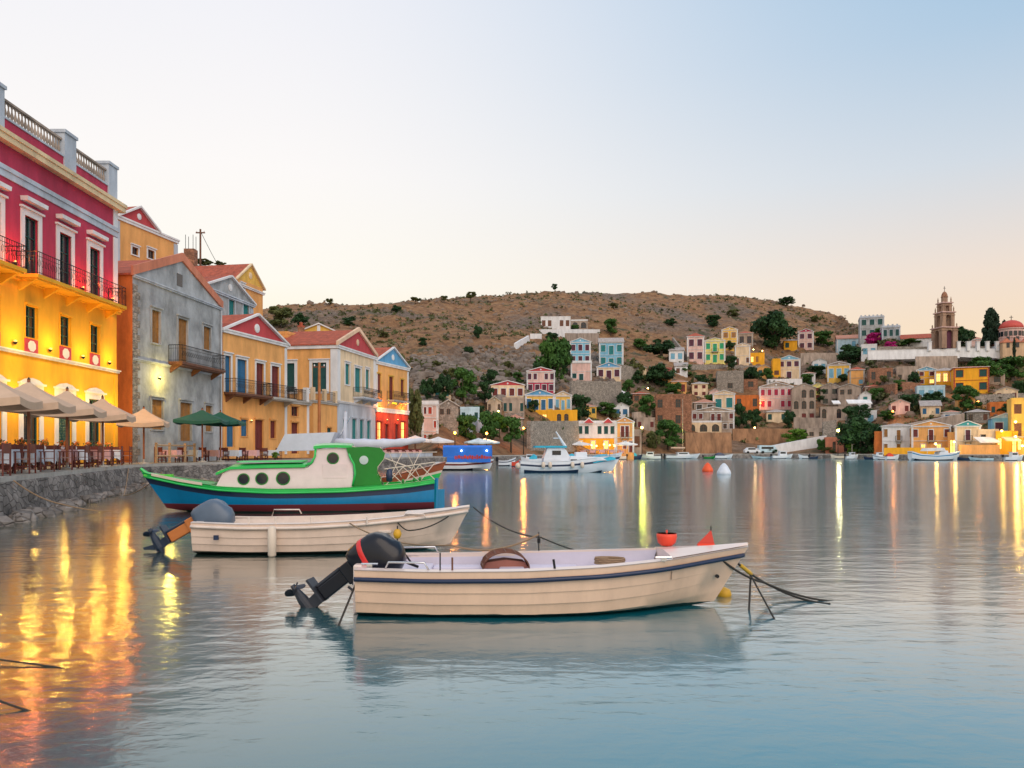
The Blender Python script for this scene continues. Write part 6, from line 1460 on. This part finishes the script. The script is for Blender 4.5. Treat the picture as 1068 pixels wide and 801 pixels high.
# --- green and brown sailing caique behind, with furled white sail
wb = thing('sailing_caique', 'green wooden boat with brown rail and furled white sail behind the cabin caique', 'boat', (-8.6, 27.6, 0), R(5))
STW = [(0, .5, .95, -.1), (.2, 1.0, .8, -.2), (.5, 1.15, .78, -.2), (.75, .9, .9, -.2), (.9, .45, 1.15, 0), (1, .04, 1.38, .1)]
Xw, Ew = hull('hull', wb, 6.3, STW, .6, lambda z, s, i: VRN if i < 3 else (CRMW if i < 4 else BGR), [(0, 1), (.05, 1), (.12, .99), (.2, .98), (.27, .97), (.5, .94), (.75, .84), (1, .05)], N=26, inner=CRMW, deck=.12, zin=.5, capm=VRN, decks=(.8, 1))
q = MB(); q.tube([(2.75, 0, .5), (2.85, 0, 3.15)], .09, TRP, 8, .05); q.tube([(2.6, 0, 2.2), (3.0, .1, 3.0)], .03, CHR, 6); q.build('mast', wb)
q = MB(); rs = []
for i in range(17):
    f_ = i/16; x = lerp(2.2, 5.6, f_); r_ = .17*math.sin(math.pi*min(1, f_*.8+.16))**.6; z = 2.13-.12*math.sin(math.pi*f_)+.05*f_; rs.append([(x, math.cos(k*.785)*r_*.7, z+math.sin(k*.785)*r_+.02*math.sin(i*2+k)) for k in range(8)])
q.rings(rs, TRP); q.build('furled_sail', wb, smooth=True)
q = MB(); q.prism([(.65, 1.78), (.95, 2.35), (2.6, 2.42), (2.35, 1.82)], -.9, .9, TRP); q.build('awning', wb)
for xa, xb in ((3.7, 4.1), (4.4, 4.8), (5.0, 5.4)):
    q = MB(); q.tube([(xa, -.95+.1*(xa-3.7), .85), (xb, -.8+.2*(xb-3.7), 1.7)], .014, CRMW, 5); q.tube([(xb, -.95+.25*(xa-3.7), .9), (xa, -.85, 1.7)], .014, CRMW, 5); q.build('rail_stanchion', wb)
q = MB(); q.tube([(3.6, -.85, 1.7), (6.0, -.2, 1.75)], .014, CRMW, 5); q.build('railing', wb)
# --- simple motor boats (small in the picture)
def small_boat(px, pyw, wpx, label, hm=None, stripe=None, cabin=None, D=None, flip=False, turn=0, cover=None, mast=0, motor_=True, h=.75, name='small_boat', cat='boat', Hm=None):
    D = D or F*CH/(pyw-HY); L = wpx*D/F; x0 = (px-wpx/2-CX)/F*D; x1 = (px+wpx/2-CX)/F*D; hm = hm or WBT
    t = thing(name, label, cat, (x1 if flip else x0, D, 0), (math.pi if flip else 0)+R(turn)); b = L*.17+.12
    st = [(0, b*.85, h*.85, -.1), (.3, b, h*.8, -.1), (.6, b*.95, h*.85, -.1), (.85, b*.5, h*1.05, 0), (1, .03, h*1.3, .1)]
    X_, E_ = hull('hull', t, L, st, L*.1, lambda z, s, i: (stripe or hm) if i == 1 else (NAVY if z < .06 else hm), [(0, 1), (.15, 1), (.3, .98), (.7, .88), (1, .05)], N=14, inner=hm, deck=.12, zin=.25, capm=hm, decks=(.62, 1))
    if cabin:
        q = MB(); cw = b*.62; a, c = L*.32, L*.66; zt = h+cabin; q.prism([(a, h*.5), (c+L*.06, h*.7), (c-L*.02, zt), (a+L*.02, zt)], -cw, cw, hm); cb = q.build('cabin', t, bevel=.03)
        q = MB(); q.box(a+L*.05, c-L*.04, -cw-.02, cw+.02, h+cabin*.35, h+cabin*.8, GLS); q.build('window', cb)
        q = MB(); q.box(a-.1, c+.05, -cw-.08, cw+.08, zt+.002, zt+.06, hm); q.build('roof', cb)
    if cover:
        q = MB(); rs = []
        for i in range(7):
            f_ = i/6; x = lerp(L*.05, L*.5, f_); hh = h+.12+.45*math.sin(math.pi*(f_*.8+.1)); rs.append([(x, -b*.9, h*.82), (x, -b*.6, hh*.9), (x, 0, hh), (x, b*.6, hh*.9), (x, b*.9, h*.82)])
        q.rings(rs, cover); q.build('cover', t)
    if mast:
        q = MB(); q.tube([(L*.5, 0, h*.5), (L*.5, 0, mast)], .06, CHR, 6, .035); q.tube([(L*.5, 0, mast*.98), (L*.98, 0, h*1.3)], .015, IRN, 4); q.build('mast', t)
    if motor_ and not cover:
        q = MB(); q.box(-.35, -.02, -.15, .15, h*.75, h*.75+.5, BLK); q.box(-.25, -.1, -.06, .06, -.3, h*.75, MGY); q.build('motor', t, bevel=.05)
    return t
# white harbour cruiser in mid water
def cruiser():
    D = 66.5; s = D/F; x0 = (542-CX)*s; L = 108*s
    t = thing('cabin_cruiser', 'white wooden cabin cruiser with navy stripe in the middle of the harbour', 'boat', (x0, D, 0), R(3))
    st = [(0, 1.1, .95, -.2), (.2, 1.35, .84, -.3), (.5, 1.4, .92, -.3), (.75, 1.1, 1.15, -.2), (.9, .55, 1.4, 0), (1, .04, 1.62, .1)]
    X_, E_ = hull('hull', t, L, st, .9, lambda z, s_, i: NAVY if i == 2 else (NAVY if z < .1 else WBT), [(0, 1), (.10, 1), (.2, 1), (.33, .99), (.6, .93), (.85, .75), (1, .05)], N=26, inner=WBT, deck=.25, zin=.4, capm=WBT, decks=(.4, 1))
    z = lambda py: CH+(HY-py)*s; X1 = lambda px: (px-542)*s
    q = MB(); q.prism([(X1(566), .6), (X1(596), .9), (X1(590), z(470)), (X1(587), z(467)), (X1(570), z(467)), (X1(566), z(478))], -.85, .85, WBT); c = q.build('wheelhouse', t, bevel=.05)
    for a, b in ((575, 584),): q = MB(); q.box(X1(a), X1(b), -.88, .88, z(474.5), z(470), GLS); q.build('window', c)
    q = MB(); q.box(X1(557), X1(590), -1.0, 1.0, z(467)+.002, z(465), CYN); q.build('roof', c)
    q = MB(); q.prism([(X1(592), .8), (X1(632), 1.0), (X1(624), z(476.5)), (X1(594), z(475.5))], -.95, .95, WBT); c2 = q.build('trunk_cabin', t, bevel=.04)
    for a, b in ((594, 600.5), (604, 611)): q = MB(); q.box(X1(a), X1(b), -.985, .985, z(483), z(479), SRD if False else GLS); q.build('window', c2)
    q = MB(); rs = []
    for i in range(9):
        f_ = i/8; x = lerp(X1(617), X1(642), f_); hh = z(478)+.25*math.sin(math.pi*f_); zz = z(483)+.3*f_; w_ = lerp(1.05, .55, f_); rs.append([(x, -w_, zz), (x, -w_*.7, hh), (x, 0, hh+.1), (x, w_*.7, hh), (x, w_, zz)])
    q.rings(rs, CYN); q.build('cover', t)
    q = MB(); q.tube([(X1(590), 0, z(466)), (X1(580), 0, z(450))], .14, WBT, 6, .05); q.tube([(X1(577), -.3, z(457)), (X1(586), .3, z(457))], .04, WBT, 5); q.build('radar_mast', t)
    q = MB(); railing(q, [(X1(612), -1.15), (X1(635), -.75), (X1(648), 0), (X1(635), .75), (X1(612), 1.15)], 1.3, .55, CHR, .9, False); q.build('railing', t)
    q = MB(); q.box(X1(600), X1(612), -.5, .5, z(477), z(471.5), WBT); q.build('deck_locker', t, bevel=.05)
    for px in (565, 572, 595, 605):
        q = MB(); q.lathe([(0, 0), (.13, .06), (.16, .25), (.13, .5), (0, .56)], CRMW, 10, (X1(px), -1.52, .35)); q.build('fender', t, smooth=True)
    q = MB(); q.lathe([(0, -.28), (.2, -.2), (.28, 0), (.2, .2), (0, .28)], CRMW, 12, (-.15, -.8, .55)); q.build('stern_fender', t, smooth=True)
cruiser()
def tour_boat():
    D = 74; s = D/F; t = thing('tour_boat', 'white hulled tour boat under a big bright blue canopy with red lettering band', 'boat', ((455-CX)*s, D, 0), 0); L = 60*s; X1 = lambda px: (px-455)*s; z = lambda py: CH+(HY-py)*s
    hull('hull', t, L, [(0, 1, .75, -.1), (.5, 1.1, .72, -.1), (.85, .6, .85, 0), (1, .03, 1.0, .1)], .4, lambda z_, s_, i: SRD if i == 1 else (NAVY if z_ < .08 else WBT), [(0, 1), (.15, 1), (.35, .98), (.7, .9), (1, .05)], N=16, inner=WBT, deck=.12, zin=.3, capm=WBT)
    BB = mat('bright_blue_canvas', (.015, .17, .72), .6, var=.12)
    q = MB(); w = 1.0; rs = []
    for px in (463, 488, 513): rs.append([(X1(px), -w, z(476.5)), (X1(px), -w, z(466.5)), (X1(px), -w*.6, z(464.5)), (X1(px), w*.6, z(464.5)), (X1(px), w, z(466.5)), (X1(px), w, z(476.5))])
    q.rings(rs, BB, closed=False, cap=False); q.box(X1(467), X1(512), -w-.02, -w+.02, z(482), z(476.6), BB); c = q.build('canopy', t)
    for px in (464, 480, 497, 512):
        q = MB(); q.tube([(X1(px), -w+.05, .7), (X1(px), -w+.05, z(466))], .03, CHR, 5); q.build('post', t)
    q = MB(); rn_ = random.Random(4); x = X1(475)
    while x < X1(512): 
        w_ = rn_.uniform(.08, .2); q.box(x, x+w_, -w-.05, -w-.022, z(478.3)+rn_.uniform(-.05, .05), z(475.2)+rn_.uniform(-.08, .08), RED); x += w_+.05
    q.build('lettering', c)
    for px in (482, 508):
        q = MB(); q.lathe([(0, -.09), (.09, 0), (0, .09)], mat('white_bulb', (1, 1, 1), .5, emit=(.85, .92, 1), es=9), 8, (X1(px), -w-.1, z(470))); q.build('lamp', t)
tour_boat()
for a in (
 (552, 483.5, 18, 'white boat with cyan stern cover moored left of the cruiser', None, None, .5, None, True), (564, 482.8, 22, 'small open white boat behind the cruiser stern', None, None, None, None, False),
 (529, 486, 18, 'low pale boat right of the blue tour boat', None, NAVY, None, None, False), (600, 481.6, 16, 'white boat with cyan tarpaulin behind the cruiser wheelhouse', None, None, None, None, False)):
    small_boat(a[0], a[1], a[2], a[3], a[4], a[5], a[6], None, a[8], cover=CYN if 'cyan' in a[3] else None)
for a in ((505, 487, 12, 'dark inflatable dinghy at the right end of the tour boat'),): small_boat(*a, hm=NAVY, h=.5)
small_boat(538, 486.5, 9, 'small red boat just left of the cruiser stern', hm=RED, motor_=False, h=.6)
shore_b = [
 (678, 'white and blue motorboat right of the quay lamp', 22, dict(cabin=.7)), (755, 'white boat with dark blue cover below the ochre wall', 20, dict(cover=NAVY)),
 (795, 'long pale turquoise boat below the white car', 24, dict(hm=PBL, motor_=False, h=.5)), (816, 'white cabin boat below the clipped bush', 22, dict(cabin=.9)),
 (838, 'small white boat left of an orange one', 11, dict()), (849, 'tiny dark dinghy under the white ramp', 9, dict(hm=NAVY, h=.5)), (873, 'beige open boat under the globe lamp', 13, dict(hm=CRMW, motor_=False)),
 (889, 'white boat with short mast below the bright green bush', 14, dict(cabin=.6, mast=3.2)), (917, 'white and blue boat below the orange shed', 16, dict(cabin=.6, stripe=NAVY)), (931, 'red-topped white boat before the yellow quay wall', 14, dict(cover=RED)),
 (1022, 'flat blue boat below the orange quay wall', 24, dict(hm=PBL, motor_=False, h=.5)), (1057, 'white cabin boat below the gold lamp-lit bar', 20, dict(cabin=.7)), (646, 'white boat moored before the orange quay house', 14, dict(cabin=.4)), (740, 'dark green skiff under the three-arched loggia', 12, dict(hm=BDG, h=.5)), (905, 'dark blue skiff between two white boats on the right', 10, dict(hm=NAVY, h=.5)), (664, 'dark boat with blue tarpaulin left of the yellow lamp', 12, dict(hm=NAVY, cover=CYN)), (1005, 'low dark boat right of the awning boat', 16, dict(hm=NAVY, h=.55)), (712, 'white sailing yacht with bare mast and beige sail cover', 36, dict(mast=13.0, cabin=.5, cover=None))]
for i, (px, lb, w, kw) in enumerate(shore_b):
    D = shore(px)-2.2-(1.5 if w > 20 else 0); kw.setdefault('h', .8 if w < 30 else .9)
    t = small_boat(px, 0, w, lb, D=D, flip=i % 2 == 0, turn=(i*37) % 13-6, **kw)
    if px == 712:
        q = MB(); q.tube([(1.2, 0, 2.4), (4.2, 0, 2.4)], .18, CAN, 8); q.build('sail_cover', t)
def awning_boat():
    D = 147.5; s = D/F; t = thing('fishing_caique', 'white and blue fishing caique with white awning before the orange-yellow house', 'boat', ((949-CX)*s, D, 0), 0); L = 52*s; X1 = lambda px: (px-949)*s; z = lambda py: CH+(HY-py)*s
    hull('hull', t, L, [(0, .9, 1.7, -.1), (.15, 1.4, 1.2, -.2), (.5, 1.5, 1.0, -.2), (.85, 1.2, 1.3, -.2), (1, .2, 1.7, 0)], .5, lambda z_, s_, i: BBL if i == 1 else (NAVY if z_ < .1 else WBT), [(0, 1), (.12, 1), (.25, .98), (.7, .85), (1, .05)], N=18, inner=WBT, deck=.2, zin=.4, capm=WBT)
    q = MB(); q.prism([(X1(963), z(470.5)), (X1(965), z(467.5)), (X1(981), z(467)), (X1(983), z(470))], -1.2, 1.2, WHT); q.build('awning', t)
    q = MB(); q.prism([(X1(976), .9), (X1(987), .9), (X1(986), z(470)), (X1(978), z(471))], -.9, .9, WBT); q.build('wheelhouse', t)
    for px in (964, 975): q = MB(); q.tube([(X1(px), -1.1, .9), (X1(px), -1.1, z(470.4))], .05, CHR, 5); q.build('post', t)
awning_boat()
# buoys
def buoy(px, pyw, d, m, label):
    D = F*CH/(pyw-HY); q = MB(); r_ = d/2; q.lathe([(0, -.2), (r_*.8, -.15), (r_, .0), (r_*.95, r_*.35), (r_*.55, r_*1.1), (r_*.2, r_*1.5), (0, r_*1.55)], m, 18); o = q.build('mooring_buoy', loc=((px-CX)/F*D, D, .05), smooth=True); tag(o, label, 'buoy', 'mooring buoys'); return o
buoy(738, 492, .95, mat('buoy_orange', (.85, .10, .02), .5, var=.15), 'orange conical mooring buoy off the arched villa'); buoy(755, 495, 1.05, mat('buoy_white', (.68, .74, .84), .5, var=.15), 'white conical mooring buoy right of the orange one')
# car on the quay
def car():
    D = 187; p = at(776, 472.5, D); t = thing('parked_car', 'white car parked on the quay below the white ramp', 'car', (p.x, D, 1.1), 0)
    q = MB(); q.prism([(0, .25), (3.6, .25), (3.6, .75), (2.9, .9), (2.3, 1.4), (.8, 1.42), (.2, .95), (0, .8)], -.8, .8, WBT); q.build('body', t, bevel=.06)
    for sd in (-.82, .80): q = MB(); q.box(.75, 2.45, sd, sd+.02, .92, 1.3, GLS); q.build('window', t)
    for x in (.7, 2.8):
        for y in (-.75, .75): q = MB(); q.lathe([(.3, -.1), (.3, .1), (.1, .11)], IRN, 12, M=Matrix.Translation((x, y, .3)) @ Matrix.Rotation(R(90), 4, 'X')); q.build('wheel', t)
car()
for px, lb in ((801, 'blue and white parked van on the quay ramp foot'),):
    p = at(px, 472, 187.5); t = thing('parked_van', lb, 'van', (p.x-1.8, 189, 1.1), 0); q = MB(); q.prism([(0, .3), (4.2, .3), (4.2, 1.0), (3.5, 1.9), (0, 1.95)], -.85, .85, PBL); q.build('body', t, bevel=.06)
    q = MB(); q.box(.5, 3.3, -.88, -.86, 1.1, 1.6, GLS); q.build('window', t)
    for x in (.8, 3.3): q = MB(); q.lathe([(.33, -.1), (.33, .1)], IRN, 12, M=Matrix.Translation((x, -.8, .33)) @ Matrix.Rotation(R(90), 4, 'X')); q.build('wheel', t)
# ------------------------------------------------------------------ lamps of the far shore
def lamp(px, py, D, label, bulb, e, col, post=True, r_=.22, z0=1.1, gnd=None):
    p = at(px, py, D); t = thing('street_lamp' if post else 'wall_lamp', label, 'lamp', (p.x, p.y, z0 if post else p.z-.4))
    b = (p.z-z0) if post else .4; q = MB()
    if post: q.tube([(0, 0, -.3), (0, 0, b-.25)], .08, IRN, 8, .05); q.build('pole', t)
    else: q.box(-.04, .04, 0, .5, b-.3, b-.22, IRN); q.build('bracket', t)
    q = MB(); q.lathe([(0, -r_), (r_*.7, -r_*.7), (r_, 0), (r_*.7, r_*.7), (0, r_)], bulb, 12, (0, 0, b)); q.build('lamp_globe', t, smooth=True)
    if e: l = glow((0, -.5, b), e, col, .25); l.parent = t
OR_, YE, WA = (1, .33, .06), (1, .85, .2), (1, .62, .28)
lamp(507.5, 452, 121, 'orange street lamp just above the blue tour boat', BLO, 500, OR_); lamp(474.5, 451.5, 111, 'orange street lamp left of the blue tour boat', BLO, 450, OR_)
lamp(546, 446.5, 134, 'orange wall lamp on the stone building right of the green trees', BLO, 500, OR_); lamp(519.7, 429, 150, 'yellow-green lamp among the tree tops', BLY, 250, YE, z0=3)
lamp(669.5, 446, 163, 'yellow-green quay lamp right of the orange quay house', BLY, 600, (.9, 1, .12), r_=.3); lamp(874, 449, 170, 'tall pale globe street lamp on the right quay', BLY, 500, (1, .95, .5), r_=.35)
for px, py, lb, b in ((675.7, 405, 'lone warm lamp on the dark slope', 'w'), (785.7, 364.6, 'warm lamp above the lamp-lit yellow house, left of two', 'w'), (795, 366, 'warm lamp above the lamp-lit yellow house, right of two', 'w'), (770, 372, 'warm lamp on the cream house of the terrace row', 'w'), (808, 377, 'warm lamp on the cream house with pale blue pediment', 'w'), (833, 408, 'orange lamp on the grey stone house', 'o'), (793, 420.5, 'orange lamps at the left of the pink pedimented house', 'o'), (931, 429, 'orange lamp on the rocky bank', 'o'), (913, 351, 'small white lamp over the bougainvillea', 'w'), (1012, 416, 'left of two orange lamps on the right slope', 'o'), (1020, 419, 'right of two orange lamps on the right slope', 'o'), (981, 392, 'lamp on the veranda of the yellow house', 'w'), (997.5, 406, 'orange lamp below the square yellow house', 'o'), (743, 454, 'small lamp on the ochre wall below the loggia', 'w'), (787, 446, 'small white lamp above the long ochre wall', 'w')):
    g = ground(px, py+5); lamp(px, py, g.y-3, lb, BLB if b == 'w' else BLO, 160, WA if b == 'w' else OR_, post=False, r_=.26)
for px, py, lb in ((1044.5, 449.5, 'warm lamp under the sky blue house'), (1059, 440, 'warm lamp beside the sky blue house'), (1059, 455.5, 'warm lamp on the big gold house'), (1066, 465, 'bright lamp at the right picture edge'), (995, 461, 'orange lamp in the gap between the quay house groups'), (975.5, 463, 'yellow lamp in the orange-yellow quay house doorway')):
    lamp(px, py, 148 if px > 1050 else 151, lb, BLB, 380 if px > 1050 else 180, (1, .6, .12), post=False, r_=.25)
# restaurant lights, parasols and tables before the white quay restaurant
for i, px in enumerate((611, 617, 622, 630, 636, 641, 648)):
    w = ['first', 'second', 'third', 'fourth', 'fifth', 'sixth', 'seventh'][i]
    lamp(px, 463.5+(i % 3)*.8, 159.5, w+' bulb from the left in the white quay restaurant terrace', BLB, 90, (1, .42, .1), post=False, r_=.22)
def far_parasol(px, D, label, m=WHT): parasol((*(at(px, 400, D).xy), 1.1), 2.6, 1.9, m, label, .2, .6, .2, 'white parasols on the far quay')
far_parasol(604, 158, 'white parasol left of the lamp-lit quay restaurant'); far_parasol(652, 158, 'white parasol right of the lamp-lit quay restaurant')
far_parasol(499, 119, 'pale blue parasol behind the tour boat, left', PBL); far_parasol(506, 122, 'pale blue parasol behind the tour boat, right', PBL); far_parasol(457, 108, 'white parasol before the pink flat-roofed house'); far_parasol(433, 99, 'white parasol beside the red restaurant front')
for i, px in enumerate((608, 618, 628, 638, 648)):
    p = at(px, 400, 157.5); place_table(p.x, p.y, 0, 1.1, ['leftmost', 'second', 'middle', 'fourth', 'rightmost'][i]+' table on the lamp-lit quay restaurant terrace', 'pink')
    place_chair(p.x-1, p.y, R(90), 1.1, 'chair left of the '+['leftmost', 'second', 'middle', 'fourth', 'rightmost'][i]+' table on the lamp-lit quay terrace')
# bollards and a slack rope on the near quay
rope([(-13.4, 21.6, 1.0), (-12.6, 22.5, .3), (-11.6, 24.5, -.02)], .02, ROT, 'quay_rope', 'brown rope hanging from the near quay into the water', sag=.1)
rope([(-17.9, 37.5, .95), (-14.5, 30.0, .12), (-10.5, 24.1, 1.15)], .016, ROT, 'mooring_rope', 'pale mooring line from the quay to the bow of the blue caique', sag=.15)
rope([fl(-30, 684, .05), fl(60, 696, .0), fl(95, 704, -.02)], .008, ROP, 'mooring_rope', 'dark line lying on the water at the left picture edge', sag=0)
rope([fl(-30, 720, .1), fl(10, 735, .03), fl(40, 745, -.02)], .008, ROP, 'mooring_rope', 'second dark line entering the water at the lower left')
